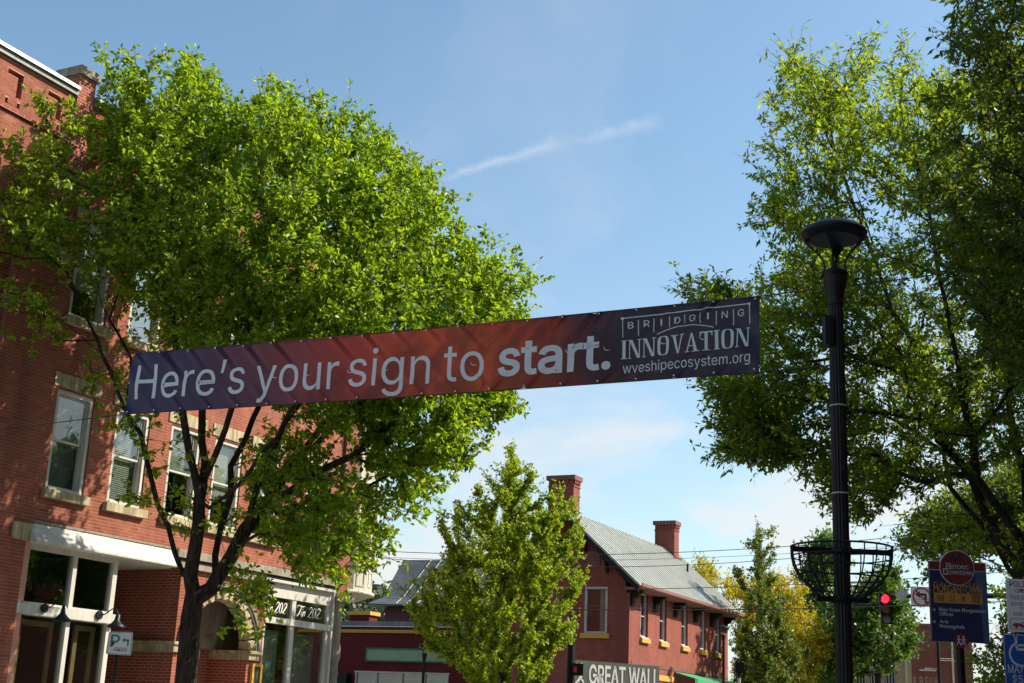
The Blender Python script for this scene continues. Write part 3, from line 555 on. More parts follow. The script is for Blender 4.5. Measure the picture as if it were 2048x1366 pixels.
# the bricks that show largest in the photograph stand as parts of their own
wc = np.stack([P0 + D * ((b[0] + b[1]) / 2) + np.array([0, 0, b[2]]) for b in bk])
pp = proj(wc)
inside = (pp[:, 0] > 4) & (pp[:, 0] < 2044) & (pp[:, 1] > 4) & (pp[:, 1] < 1362) & ((bk[:, 1] - bk[:, 0]) > .19)
dist = np.linalg.norm(wc - CAM, axis=1) + (~inside) * 1e6 + ((pp[:, 1] > 330) & (pp[:, 1] < 700)) * 1e3
single = np.argsort(dist)[:290]
is_single = np.zeros(len(bk), bool); is_single[single] = True
def quads_mesh(name, V, Fq, rnd=None, mat=None, smooth=False):
    me = bpy.data.meshes.new(name)
    V = np.asarray(V, np.float32).reshape(-1, 3); Fq = np.asarray(Fq, np.int32); k = Fq.shape[1]
    me.vertices.add(len(V)); me.vertices.foreach_set('co', V.ravel())
    me.loops.add(Fq.size); me.loops.foreach_set('vertex_index', Fq.ravel())
    me.polygons.add(len(Fq)); me.polygons.foreach_set('loop_start', np.arange(0, Fq.size, k, dtype=np.int32))
    me.polygons.foreach_set('loop_total', np.full(len(Fq), k, np.int32))
    me.polygons.foreach_set('use_smooth', np.full(len(Fq), smooth))
    if rnd is not None:
        a = me.attributes.new('rnd', 'FLOAT', 'FACE'); a.data.foreach_set('value', np.asarray(rnd, np.float32))
    me.update(calc_edges=True)
    if mat: me.materials.append(mat)
    return me
def brick_mesh(sel, name):
    b, y0, y1 = bk[sel], front[sel], back[sel]; n = len(b)
    V = np.zeros((n, 8, 3))
    for i, (xi, zi) in enumerate(((0, 2), (1, 2), (1, 3), (0, 3))):
        V[:, i, 0] = b[:, xi]; V[:, i, 1] = y0; V[:, i, 2] = b[:, zi]
        V[:, i + 4, 0] = b[:, xi]; V[:, i + 4, 1] = y1; V[:, i + 4, 2] = b[:, zi]
    F1 = np.array([(0, 1, 2, 3), (0, 4, 5, 1), (1, 5, 6, 2), (2, 6, 7, 3), (3, 7, 4, 0)])
    F = (F1[None] + (np.arange(n) * 8)[:, None, None]).reshape(-1, 4)
    r = np.repeat(np.clip(rng.random(n), .02, 1), 5)
    return quads_mesh(name, V, F, r, M['brick'])
o = link('brickwork', brick_mesh(~is_single, 'brickwork'), None, LB); o['kind'] = 'stuff'
shared = {}
for i in single:
    u, v, z0, z1 = bk[i]; key = (round(v - u, 3), round(float(front[i]), 2), round(float(back[i]), 3))
    if key not in shared:
        L = v - u; mb = MB().box(-L / 2, L / 2, float(front[i]), float(back[i]), 0, BH - J); shared[key] = mb.mesh('brick'); shared[key].materials.append(M['brick'])
    o = link('brick', shared[key], None, LB); o.location = ((u + v) / 2, 0, z0)

# pilaster cap, blocks, string course, parapet coping
def part(name, mat, *b, parent=None):
    mb = MB()
    for q in b: mb.box(*q)
    return mb.build(name, mat, LB if parent is None else parent)
part('stone_cap', M['stone'], (-1.92, -.2, -.18, .05, 11.36, 11.70))
part('stone_block', M['stone'], (-.86, -.30, -.16, .05, 5.03, 5.40))
part('stone_block', M['stone_gray'], (-2.4, -1.4, -.16, .05, 4.9, 5.18))
part('pilaster', M['mortar'], (-1.85, -.26, -.099, .0, 0, 11.36))
part('pilaster', M['mortar'], (11.6, 12.15, -.079, .0, 5.1, ZT))
part('downpipe', M['gw_trim'], (11.47, 11.59, -.10, -.01, 5.4, ZT))
part('string_course', M['stone_gray'], (4.45, 11.5, -.16, .02, 5.30, 5.50))
part('moulding', M['brown_black'], (4.45, 11.46, -.10, .02, 5.20, 5.297))
part('moulding', M['white'], (7.6, 11.46, -.14, .02, 5.125, 5.195))
part('moulding', M['stone_gray'], (4.45, 7.597, -.13, .02, 5.06, 5.195))
for a, b in ((XA, -.70), (-.15, XB)):
    part('parapet_ledge', M['brick_wall'], (a, b, -.07, -.001, 14.24, 14.32))
    part('fascia', M['roof_dark'], (a, b, -.10, .1, ZT - .02, ZT + .10))
    part('coping', M['silver'], (a, b, -.16, .35, ZT + .103, ZT + .19))
part('parapet_pier', M['brick_wall'], (-.68, -.16, -.06, .62, 13.6, 16.0))
part('pier_cap', M['stone_gray'], (-.74, -.10, -.13, .70, 16.0, 16.22))

# sash window with blind, built once and copied to each opening
def make_window(blind_mat, glass):
    w, h = 1.17, 2.30
    fr = MB()
    for x0, x1 in ((0.005, .10), (w - .10, w - .005)): fr.box(x0, x1, .03, .20, 0, h)
    fr.box(.10, w - .10, .03, .20, h - .11, h); fr.box(.10, w - .10, .00, .22, 0, .07)
    fr.box(.10, .135, .07, .21, .07, h - .11); fr.box(w - .135, w - .10, .07, .21, .07, h - .11)
    root = fr.build('window', M['white'], None)
    mid = h * .50
    for z0, z1, y in ((mid - .02, h - .115, .115), (.075, mid + .02, .155)):
        s = MB(); x0, x1 = .137, w - .137
        s.box(x0, x0 + .045, y, y + .035, z0, z1).box(x1 - .045, x1, y, y + .035, z0, z1)
        s.box(x0 + .045, x1 - .045, y, y + .035, z0, z0 + .045).box(x0 + .045, x1 - .045, y, y + .035, z1 - .045, z1)
        s.build('sash', M['white'], root)
        box('pane', x0 + .04, x1 - .04, y + .012, y + .018, z0 + .04, z1 - .04, glass, root)
    return root, w, h
def add_window(x, z, kind, h):
    root, w, hh = make_window(None, M['glass'] if kind != 'sky' else M['glass_hi'])
    root.parent = LB; root.location = (x, 0, z); root.scale = (1, 1, h / 2.30)
    if kind in ('blind', 'half'):
        mb = MB(); z0 = .09 if kind == 'blind' else 1.15; n = int((1.95 - z0) / .05)
        if kind == 'blind': zt = 1.95
        else: zt, n = 2.15, 20
        for i in range(n):
            zc = z0 + i * .05
            mb.add([(.17, .245, zc), (1.0, .245, zc), (1.0, .262, zc + .046), (.17, .262, zc + .046)], [(0, 1, 2, 3)])
        mb.build('blind', M['blind'], root)
    elif kind == 'shade':
        box('shade', .16, 1.01, .25, .255, .75, 2.18, M['curtain'], root)
    return root
for i, (a, b) in enumerate(SX):
    add_window(a, 6.25, ('blind', 'blind', 'half', 'shade', 'shade', 'blind')[i], 2.30)
    add_window(a, 10.25, ('shade', 'sky', 'sky', 'shade', 'blind', 'sky')[i], 2.35)
    for z, zt in ((6.25, 8.55), (10.25, 12.6)):
        part('sill', M['stone'], (a - .10, b + .13, -.13, .04, z - .20, z - .004))
        part('lintel', M['stone'], (a - .15, b + .15, -.03, .04, zt + .03, zt + .34))

# left shopfront: white timber frame, sloping fascia, recessed entry
sf = MB()
for x0, x1 in ((-.42, -.30), (1.18, 1.30), (2.46, 2.60)): sf.box(x0, x1, .02, .16, 0, 3.52); sf.box(x0, x1, .02, .16, 3.72, 4.90)
sf.box(-.42, 2.60, .0, .18, 4.90, 5.05)
sf.box(-.30, 1.18, .05, .15, 3.721, 3.78).box(1.30, 2.46, .05, .15, 3.721, 3.78)
sfo = sf.build('shopfront', M['white'], LB)
part('transom_bar', M['white'], (-.44, 2.68, -.14, .20, 3.50, 3.72), parent=sfo)
for x0, x1 in ((-.29, 1.17), (1.31, 2.45)):
    box('pane', x0, x1, .10, .11, 3.785, 4.895, M['glass_shop'], sfo)
    box('pane', x0, x1, .10, .11, .2, 3.495, M['glass_shop'], sfo)
fd = MB()
for x0, x1 in ((-.30, 1.10), (1.40, 2.40)):
    fd.box(x0 + .35, x0 + .47, .30, .36, 0, 3.4).box(x1 - .10, x1, .30, .36, 0, 3.4).box(x0 + .35, x1, .295, .355, 3.3, 3.42)
fd.build('inner_door_frame', M['tan'], sfo)
fas = MB()
fas.prism([(-.02, 5.46), (-.34, 5.06), (-.34, 5.02), (.30, 5.02), (.30, 5.46)], -.36, 2.62, 'x')
fas.build('fascia_board', M['white'], LB)
fas = MB(); fas.prism([(-.02, 5.455), (-.34, 5.06), (-.34, 5.02), (.30, 5.02), (.30, 5.455)], 2.626, 4.42, 'x'); fas.build('fascia_board', M['white'], LB)
part('stone_strip', M['stone_gray'], (-.36, 4.44, -.05, .02, 5.465, 5.52))
part('soffit', M['white'], (2.61, 4.80, .301, 3.5, 5.04, 5.10))
part('entry_side', M['brick_wall'], (4.823, 5.0, .301, 3.5, 0, 5.04))
part('entry_back', M['brick_wall'], (2.6, 4.82, 3.4, 3.55, 0, 5.04))
part('shop_return', M['darkroom'], (2.50, 2.58, .17, 3.4, 0, 5.04))
part('entry_panel', M['grey_frame'], (3.15, 3.55, 2.6, 2.66, 3.3, 5.03))
part('impost', M['stone'], (4.70, 5.02, -.10, 1.4, 3.02, 3.20))
part('impost', M['stone'], (4.66, 5.05, -.15, 1.4, 3.20, 3.27))
part('shop_interior', surf('warm_shop_wall', (.30, .22, .12), .9, .3, 1), (XA + .1, 12.0, 3.2, 3.3, 0, 5.0), (XA + .1, -.44, .31, 3.2, 0, 5.0))
# entrance arch: rusticated voussoirs and outer moulding
random.seed(9)
nv = 15
for i in range(nv):
    t0, t1 = math.pi * i / nv + .012, math.pi * (i + 1) / nv - .012
    ri, ro = ARC_R - .36 + random.uniform(-.02, .02), ARC_R - .10
    mb = MB(); yf = -.02 - random.uniform(0, .05); k = 3
    ts = np.linspace(t0, t1, k)
    pts = [(ARC_X + ri * math.cos(t), ARC_Z + ri * math.sin(t)) for t in ts] + [(ARC_X + ro * math.cos(t), ARC_Z + ro * math.sin(t)) for t in ts[::-1]]
    c = np.mean(pts, 0); inner = [tuple(c + (np.array(p) - c) * random.uniform(.6, .85)) for p in pts]
    n = len(pts)
    vs = [(p[0], .3, p[1]) for p in pts] + [(p[0], yf + .05, p[1]) for p in pts] + [(p[0], yf - random.uniform(0, .05), p[1]) for p in inner]
    fs = [(a, a + n, (a + 1) % n + n, (a + 1) % n) for a in range(n)] + [(a + n, a + 2 * n, (a + 1) % n + 2 * n, (a + 1) % n + n) for a in range(n)] + [tuple(range(2 * n, 3 * n))]
    mb.add(vs, fs); mb.build('voussoir', M['stone'], LB)
mo = MB(); ts = np.linspace(0, math.pi, 33)
pts = [(ARC_X + (ARC_R + .005) * math.cos(t), ARC_Z + (ARC_R + .005) * math.sin(t)) for t in ts] 
for (ri, ro, y0, y1) in ((ARC_R - .095, ARC_R + .0, -.07, .1), (ARC_R - .03, ARC_R + .06, -.11, -.008)):
    a = [(ARC_X + ri * math.cos(t), ARC_Z + ri * math.sin(t)) for t in ts]; b = [(ARC_X + ro * math.cos(t), ARC_Z + ro * math.sin(t)) for t in ts]
    for i in range(32):
        mo.add([(*a[i][:1], y0, a[i][1]), (b[i][0], y0, b[i][1]), (b[i+1][0], y0, b[i+1][1]), (a[i+1][0], y0, a[i+1][1]),
                (a[i][0], y1, a[i][1]), (b[i][0], y1, b[i][1]), (b[i+1][0], y1, b[i+1][1]), (a[i+1][0], y1, a[i+1][1])],
               [(0, 1, 2, 3), (0, 3, 7, 4), (1, 5, 6, 2)])
mo.build('arch_moulding', M['stone_gray'], LB)
part('impost', M['stone'], (7.70, 8.12, -.10, 1.3, 3.0, 3.16))
part('impost', M['stone'], (7.66, 8.20, -.16, 1.3, 3.16, 3.24))
part('entry_jamb', M['brick_wall'], (7.76, 8.34, .31, 1.3, 0, 3.0)); part('entry_jamb', M['brick_wall'], (5.003, 5.35, .31, 1.3, 0, 3.0))
part('jamb_wall', M['brick_wall'], (7.74, 8.1, -.004, .305, 0, 2.998)); part('jamb_wall', M['brick_wall'], (5.003, 5.36, -.004, .305, 0, 2.998))
part('tympanum', M['stone_gray'], (5.0, 8.1, 1.1, 1.15, 3.24, 5.0))
part('entry_wall', M['brick_wall'], (5.0, 8.3, 1.31, 1.4, 0, 3.235))
dr = part('door', M['cream'], (5.55, 5.70, 1.1, 1.3, 0, 2.95), (6.75, 6.95, 1.1, 1.3, 0, 2.95), (5.4, 7.1, 1.05, 1.3, 2.96, 3.2))
box('pane', 5.72, 6.73, 1.2, 1.21, .1, 2.94, M['glass_shop'], dr)

# right shopfront with the two lettered transom lights
tf = MB()
for x0, x1 in ((8.35, 8.43), (9.58, 9.76), (11.28, 11.45)): tf.box(x0, x1, .02, .16, 0, 4.03); tf.box(x0, x1, .02, .16, 4.20, 4.74)
tfo = tf.build('shopfront', M['white'], LB)
part('transom_bar', M['white'], (8.35, 11.45, -.03, .18, 4.03, 4.20), parent=tfo)
hp = MB(); hp.prism([(8.36, 4.74), (11.45, 4.74), (11.45, 5.12), (8.75, 5.12), (8.72, 5.06), (8.45, 5.05), (8.36, 4.98)], .0, .12, 'y')
hp.build('header_panel', M['white'], tfo)
part('edge_trim', M['white'], (11.452, 11.53, -.06, .16, 0, 5.12), parent=tfo)
M['dark_backing'] = surf('dark_window_film', (.07, .075, .075), .5, .2, 2)
TP = []
for x0, x1 in ((8.43, 9.58), (9.76, 11.28)):
    p = box('pane', x0, x1, .09, .10, 4.20, 4.74, M['glass_shop'], tfo); TP.append(p)
    box('window_film', x0, x1, .103, .11, 4.205, 4.66, M['dark_backing'], tfo)
    box('pane', x0, x1, .09, .10, .3, 4.03, M['glass'], tfo)
    box('window_film', x0 + .02, x1 - .16, .30, .31, .3, 3.86, surf('grey_green_blind', (.24, .29, .25), .7, .12, 1), tfo)
# corner column: smooth shaft over rough-hewn stone
cb = MB(); cb.lathe([(.275, 3.75), (.265, 4.68), (.30, 4.72), (.30, 4.79), (.34, 4.83), (.34, 4.92)], (11.87, .22, 0), 24)
cb.box(11.56, 12.32, -.20, .56, 4.92, 5.10)
cb.build('corner_column', M['stone_gray'], LB)
rs = bmesh.new()
random.seed(3)
rough = MB(); prof = []
for j in range(26):
    prof.append([.285 + random.uniform(-.03, .035) for _ in range(14)])
vs = []; fs = []
for j in range(26):
    for k in range(14):
        a = 2 * math.pi * k / 14; vs.append((11.87 + prof[j][k] * math.cos(a), .22 + prof[j][k] * math.sin(a), 3.75 * j / 25))
for j in range(25):
    for k in range(14): fs.append((j*14+k, j*14+(k+1)%14, (j+1)*14+(k+1)%14, (j+1)*14+k))
rough.add(vs, fs).build('rough_column', M['stone_gray'], LB)
rs.free()
# white corner oriel: two storeys of glazing on a bowl-shaped base
OX, OY, OR = 12.78, .72, 1.02
ori = MB(); S8 = 12
ori.lathe([(.25, 4.98), (.62, 5.02), (.93, 5.14), (1.10, 5.20), (1.10, 5.28), (1.02, 5.30)], (OX, OY, 0), 24)
ori.lathe([(OR, 5.30), (OR, 6.00), (OR + .05, 6.02), (OR + .05, 6.10), (OR, 6.12)], (OX, OY, 0), S8, False)
ori.lathe([(OR, 8.35), (OR + .08, 8.40), (OR + .08, 8.55), (OR, 8.6), (OR, 9.7), (OR + .06, 9.72), (OR + .06, 9.8), (OR, 9.82)], (OX, OY, 0), S8, False)
ori.lathe([(OR, 12.3), (OR + .12, 12.4), (OR + .12, 12.7), (.1, 13.6)], (OX, OY, 0), S8, False)
for k in range(S8):
    a = 2 * math.pi * k / S8
    ca, sa = math.cos(a), math.sin(a)
    for z0, z1 in ((6.10, 8.38), (9.81, 12.33)):
        ori.tube([(OX + OR * ca * .985, OY + OR * sa * .985, z0), (OX + OR * ca * .985, OY + OR * sa * .985, z1)], .085, 6)
oro = ori.build('corner_oriel', M['cream'], LB)
for k in range(S8):
    a0, a1 = 2 * math.pi * k / S8, 2 * math.pi * (k + 1) / S8
    r = OR * .97
    for z0, z1 in ((6.1, 8.38), (9.81, 12.33)):
        p0 = (OX + r * math.cos(a0), OY + r * math.sin(a0)); p1 = (OX + r * math.cos(a1), OY + r * math.sin(a1))
        MB().add([(*p0, z0), (*p1, z0), (*p1, z1), (*p0, z1)], [(0, 1, 2, 3)]).build('pane', M['glass_hi'], oro)
    r2 = OR * math.cos(math.pi / S8) + .02; am = (a0 + a1) / 2; hw = .17
    t = (-math.sin(am), math.cos(am)); c = (OX + r2 * math.cos(am), OY + r2 * math.sin(am))
    mb = MB()
    for (u0, u1, w0, w1) in ((-hw, -hw + .05, 5.42, 5.9), (hw - .05, hw, 5.42, 5.9), (-hw + .05, hw - .05, 5.42, 5.47), (-hw + .05, hw - .05, 5.85, 5.9)):
        q = [(c[0] + t[0] * u, c[1] + t[1] * u, w) for u, w in ((u0, w0), (u1, w0), (u1, w1), (u0, w1))]
        q2 = [(x - math.cos(am) * .03, y - math.sin(am) * .03, z) for x, y, z in q]
        mb.add(q + q2, [(0, 1, 2, 3), (0, 4, 5, 1), (1, 5, 6, 2), (2, 6, 7, 3), (3, 7, 4, 0)])
    mb.build('base_panel', M['white'], oro)
MB().lathe([(OR - .15, 6.1), (OR - .15, 12.3)], (OX, OY, 0), S8).build('oriel_curtain', M['curtain'], oro)

# menu case on the brick pier (yellow wood)
mc = empty('menu_case', tuple(street(8.12, .02, 2.2)), PHI)
tag(mc, 'yellow wooden menu case hung on the brick pier beside the arched doorway', 'menu case')
mb = MB(); mb.box(-.21, -.14, -.08, 0, 0, .72).box(.14, .21, -.08, 0, 0, .72).box(-.14, .14, -.08, 0, 0, .07).box(-.14, .14, -.08, 0, .65, .72)
mb.build('frame', M['yellow_paint'], mc)
box('menu_sheet', -.14, .14, -.03, -.02, .07, .65, surf('faded_menu_paper', (.34, .30, .24), .8, .3, 14), mc)
box('pane', -.139, .139, -.055, -.05, .071, .649, M['glass'], mc)

# gooseneck lamps over the left shopfront
def goose(s, z, which):
    g = empty('gooseneck_lamp', tuple(street(s, .14, z)), PHI)
    tag(g, which, 'wall lamp', 'gooseneck lamps on the shopfront transom')
    MB().tube([(0, 0, 0), (0, -.05, 0)], .10, 14).build('wall_plate', M['navy_paint'], g)
    pts = [(0, -.05, .0), (.03, -.16, .02), (.06, -.26, .10), (.09, -.34, .16), (.115, -.42, .14), (.13, -.45, .04)]
    MB().tube(pts, .014, 8).build('neck', M['navy_paint'], g)
    MB().lathe([(.03, .06), (.045, -.02), (.06, -.10), (.12, -.17), (.20, -.23), (.205, -.27), (.19, -.27), (.10, -.18), (.0, -.1)], (.13, -.45, 0), 20).build('lamp_shade', M['navy_paint'], g)
goose(.30, 3.66, 'dark gooseneck lamp on the white transom, nearer the left door of the shopfront')
goose(1.98, 3.66, 'dark gooseneck lamp on the white transom, nearer the parking sign')

# ================================================================== gabled brick restaurant at the corner
AZ2 = R(26.5); PHI2 = math.pi / 2 - AZ2
C0 = at(1258, 1260, 57); C0[2] = 0
D2 = np.array([math.sin(AZ2), math.cos(AZ2), 0]); N2 = np.array([math.cos(AZ2), -math.sin(AZ2), 0])
def gw(x, y, z): return C0 + D2 * x - N2 * y + np.array([0, 0, z])
def gwpt(px, py, x):
    d = ray(px, py); P = gw(x, 0, 0); t = ((P - CAM) @ D2) / (d @ D2); Q = CAM + d * t
    return float(-(Q - C0) @ N2), float(Q[2])
GW = empty('gabled_brick_house', tuple(C0), PHI2)
tag(GW, 'red painted brick house with grey metal gable roof and two tall chimneys', 'building')
def holed(mb, x0, x1, z0, z1, ops, flip, t=.3):
    "wall slab in the x-z plane (flip: in the y-z plane) with rectangular openings"
    X = sorted({x0, x1} | {v for o_ in ops for v in o_[:2]}); Z = sorted({z0, z1} | {v for o_ in ops for v in o_[2:]})
    for j in range(len(Z) - 1):
        zc = (Z[j] + Z[j + 1]) / 2
        for a, b in cut(x0, x1, [(p, q) for p, q, c, d in ops if c < zc < d]):
            if flip: mb.box(0, t, a, b, Z[j], Z[j + 1])
            else: mb.box(a, b, 0, t, Z[j], Z[j + 1])
GL, GWD, RY, RZ, EZ = 13.6, 5.9, 2.95, 10.62, 7.42
sw = [(1.32, 2.22), (3.68, 4.56), (6.56, 7.44), (9.26, 10.12), (11.62, 12.46)]
wl = MB(); holed(wl, .302, GL, 0, EZ, [(a, b, 5.44, 7.28) for a, b in sw], False)
wl.build('side_wall', M['gw_side'], GW)
wl = MB(); holed(wl, 0, GWD, 0, EZ, [(.98, 1.98, 5.45, 7.36), (3.9, 4.9, 5.45, 7.36)], True)
wl.prism([(0, EZ), (GWD, EZ), (RY, RZ - .35)], 0, .3, 'x')
wl.build('gable_wall', M['gw_side'], GW)
wl = MB(); wl.box(.31, GL, GWD - .3, GWD, 0, EZ).box(GL - .3, GL, .31, GWD - .31, 0, EZ); wl.prism([(0, EZ), (GWD, EZ), (RY, RZ - .35)], GL - .3, GL, 'x')
wl.build('rear_wall', M['gw_side'], GW)
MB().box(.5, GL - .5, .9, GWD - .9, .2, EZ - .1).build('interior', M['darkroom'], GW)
# roof planes with a flared eave, seams as pieces
slope = (RZ - EZ) / (RY + .62)
for sgn in (1, -1):
    rf = MB()
    def ry(v): return RY - sgn * v
    a = [(0, RZ), (2.9, RZ - 2.9 * slope), (3.60, EZ - .02)]
    for (v0, z0), (v1, z1) in zip(a[:-1], a[1:]):
        rf.add([(-.62, ry(v0), z0), (GL + .5, ry(v0), z0), (GL + .5, ry(v1), z1), (-.62, ry(v1), z1),
                (-.62, ry(v0), z0 - .09), (GL + .5, ry(v0), z0 - .09), (GL + .5, ry(v1), z1 - .09), (-.62, ry(v1), z1 - .09)],
               [(0, 1, 2, 3), (4, 7, 6, 5), (0, 3, 7, 4), (1, 5, 6, 2), (2, 6, 7, 3)])
    ro = rf.build('roof', M['roof_metal'], GW)
    if sgn == 1:
        sm = None; n = int((GL + 1.1) / .42)
        for i in range(n + 1):
            if sm is None:
                mb = MB(); 
                for (v0, z0), (v1, z1) in zip(a[:-1], a[1:]):
                    mb.add([(-.016, ry(v0), z0 + .002), (.016, ry(v0), z0 + .002), (.016, ry(v1), z1 + .002), (-.016, ry(v1), z1 + .002),
                            (-.013, ry(v0), z0 + .034), (.013, ry(v0), z0 + .034), (.013, ry(v1), z1 + .034), (-.013, ry(v1), z1 + .034)],
                           [(4, 5, 6, 7), (0, 4, 7, 3), (1, 2, 6, 5), (2, 3, 7, 6), (0, 1, 5, 4)])
                sm = mb.mesh('seam'); sm.materials.append(M['roof_metal'])
            o = link('seam', sm, None, ro); o.location = (-.58 + i * .42, 0, 0)
# rake boards, gutter
for sgn in (1, -1):
    bg_ = MB(); y0, y1 = RY, RY - sgn * 3.58
    bg_.add([(-.66, y0, RZ - .10), (-.66, y1, EZ - .13), (-.66, y1, EZ - .36), (-.66, y0, RZ - .33), (-.60, y0, RZ - .10), (-.60, y1, EZ - .13), (-.60, y1, EZ - .36), (-.60, y0, RZ - .33)],
            [(0, 1, 2, 3), (4, 7, 6, 5), (0, 4, 5, 1), (3, 2, 6, 7), (1, 5, 6, 2)])
    bg_.build('rake_board', M['brown_black'], GW)
    so = MB(); so.add([(-.60, y0, RZ - .12), (-.60, y1, EZ - .15), (0.0, y1, EZ - .15), (0.0, y0, RZ - .12)], [(0, 1, 2, 3)]); so.build('soffit', M['tan'], GW)
gt = MB(); gt.prism([(-.80, EZ + .02), (-.80, EZ - .10), (-.74, EZ - .16), (-.64, EZ - .16), (-.60, EZ - .02), (-.66, EZ - .02), (-.69, EZ - .10), (-.75, EZ - .08), (-.76, EZ + .02)], -.64, GL + .5, 'x')
gt.build('gutter', M['copper'], GW)
MB().box(-.60, GL + .48, -.62, -.01, EZ - .19, EZ - .13).build('eave_soffit', M['copper'], GW)
bm_ = MB(); bm_.prism([(-.02, EZ - .20), (-.55, EZ - .20), (-.55, EZ - .30), (-.36, EZ - .34), (-.30, EZ - .48), (-.16, EZ - .52), (-.12, EZ - .80), (-.02, EZ - .85)], -.05, .05, 'x')
br = bm_.mesh('eave_bracket'); br.materials.append(M['brown_black'])
for x in (.12, .30, 2.85, 3.05, 5.5, 5.7, 8.25, 8.45, 10.75, 10.95, 13.1):
    o = link('eave_bracket', br, None, GW); o.location = (x, 0, 0)
bm_ = MB(); bm_.prism([(-.02, 0), (-.52, 0), (-.52, -.12), (-.30, -.18), (-.12, -.6), (-.02, -.65)], -.05, .05, 'y')
br = bm_.mesh('rake_bracket'); br.materials.append(M['brown_black'])
for y, z in ((.05, EZ + .35), (1.0, EZ + 1.15), (2.0, EZ + 2.05), (4.6, EZ + 1.4)):
    o = link('rake_bracket', br, None, GW); o.location = (0, y, z)
# windows
for i, (a, b) in enumerate(sw):
    f = MB(); z0, z1 = 5.44, 7.28
    f.box(a, a + .07, .10, .22, z0, z1).box(b - .07, b, .10, .22, z0, z1).box(a + .07, b - .07, .10, .22, z1 - .07, z1).box(a + .07, b - .07, .10, .22, z0, z0 + .07).box(a + .07, b - .07, .13, .20, 6.3, 6.36)
    w = f.build('window', M['grey_frame'], GW)
    box('pane', a + .06, b - .06, .16, .165, z0 + .06, z1 - .06, M['glass_hi'] if i < 3 else M['glass'], w)
    if i >= 3: box('curtain', a + .06, b - .06, .25, .26, z0 + .06, z1 - .06, M['curtain'], w)
    box('inner_sill', a - .01, b + .01, -.06, .2, z0 - .06, z0 - .002, M['white'], w)
    box('sill', a - .06, b + .07, -.12, .05, z0 - .24, z0 - .063, M['yellow_paint'], w)
for y0 in (.98, 3.9):
    y1 = y0 + 1.0
    f = MB(); z0, z1 = 5.45, 7.36
    M.setdefault('pinkish', surf('pinkish_frame', (.55, .44, .42), .6, .1, 4))
    f.box(-.03, .12, y0 - .01, y0 + .08, z0, z1).box(-.03, .12, y1 - .08, y1 + .01, z0, z1).box(-.03, .12, y0 + .08, y1 - .08, z1 - .08, z1).box(-.03, .12, y0 + .08, y1 - .08, z0, z0 + .08)
    w = f.build('window', M['pinkish'], GW)
    box('pane', .07, .075, y0 + .07, y1 - .07, z0 + .07, z1 - .07, M['glass'], w)
    box('curtain', .20, .21, y0 + .05, y0 + .40, z0, z1, M['curtain'], w)
    box('door_leaf', .28, .29, y0 + .42, y1, z0, z1, M['gw_trim'], w)
    box('sill', -.12, .05, y0 - .13, y1 + .16, z0 - .20, z0 - .003, M['yellow_paint'], w)
box('gable_vent', -.04, .02, 1.35, 1.98, 8.15, 8.85, M['gw_trim'], GW)
MB().box(.3, GL, -.02, -.001, 4.25, 4.40).build('ledge', M['gw_trim'], GW)
def chimney(x0, x1, y0, y1, zb, zt, base):
    c = MB(); c.box(x0, x1, y0, y1, zb, zt - .25)
    if base: c.box(x0 - .12, x1 + .12, y0 - .12, y1 + .12, zb, zb + 1.0)
    o = c.build('chimney', M['gw_side'], GW)
    k = MB(); k.box(x0 - .03, x1 + .03, y0 - .03, y1 + .03, zt - .50, zt - .44)
    for i in range(6):
        t = y0 + (i + .25) * (y1 - y0) / 6; k.box(x0 - .06, x0 - .001, t, t + .1, zt - .36, zt - .2)
    for i in range(4):
        t = x0 + (i + .25) * (x1 - x0) / 4; k.box(t, t + .1, y0 - .06, y0 - .001, zt - .36, zt - .2)
    k.build('corbel', M['gw_side'], o)
    box('chimney_cap', x0 - .09, x1 + .09, y0 - .09, y1 + .09, zt - .2, zt, M['gw_trim'], o)
chimney(.75, 1.45, 3.0, 4.2, 8.8, 12.30, False)
chimney(12.45, 13.15, 2.45, 3.50, 9.2, 12.02, True)
# vent pipe on the roof
MB().tube([(11.9, 1.55, 8.9), (11.9, 1.55, 9.75)], .05, 8).build('vent_pipe', M['black'], GW)
# green awning over the side door
aw = empty('green_awning', tuple(gw(5.6, 0, 3.2)), PHI2)
tag(aw, 'green canvas awning on the sunlit side wall of the gabled brick house', 'awning')
mb = MB(); mb.prism([(-.01, 1.02), (-1.0, .75), (-1.0, .70), (-.01, .96)], 0, 8.0, 'x'); mb.build('canopy', M['green_awning'], aw)
mb = MB(); mb.box(0, 8.0, -1.0, -.98, .30, .70); mb.build('valance', M['green_awning'], aw)
mb = MB()
for x in (.02, 2.0, 4.0, 6.0, 7.98): mb.tube([(x, -.05, .2), (x, -.96, .28)], .02, 6)
mb.build('awning_frame', M['silver'], aw)
box('yellow_band', 3.0, 5.5, -.06, -.002, 3.75, 3.98, M['yellow_paint'], GW)

# ================================================================== low maroon shop and the wing behind it
LR = empty('low_maroon_shop', tuple(gw(0, 5.95, 0)), PHI2)
tag(LR, 'low flat-roofed maroon shop with yellow cornice and long green panel', 'building')
def lr(name, mat, *b, parent=None):
    mb = MB()
    for q in b: mb.box(*q)
    return mb.build(name, mat, LR if parent is None else parent)
Y = lambda v: v - 5.95
fw = MB(); holed(fw, 0, Y(17), 0, 5.30, [(Y(8.3), Y(13.05), 2.2, 3.62)], True); fw.build('front_wall', M['maroon'], LR)
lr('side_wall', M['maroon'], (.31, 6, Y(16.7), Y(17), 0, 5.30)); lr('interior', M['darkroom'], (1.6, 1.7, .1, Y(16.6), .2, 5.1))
lr('cornice', M['yellow_paint'], (-.06, .3, 0, Y(17.05), 5.36, 5.50))
dm = MB().box(-.085, -.061, 0, .05, 5.36, 5.50).mesh('dentil'); dm.materials.append(M['yellow_paint'])
for i in range(90):
    o = link('dentil', dm, None, LR); o.location = (0, .05 + i * .12, 0)
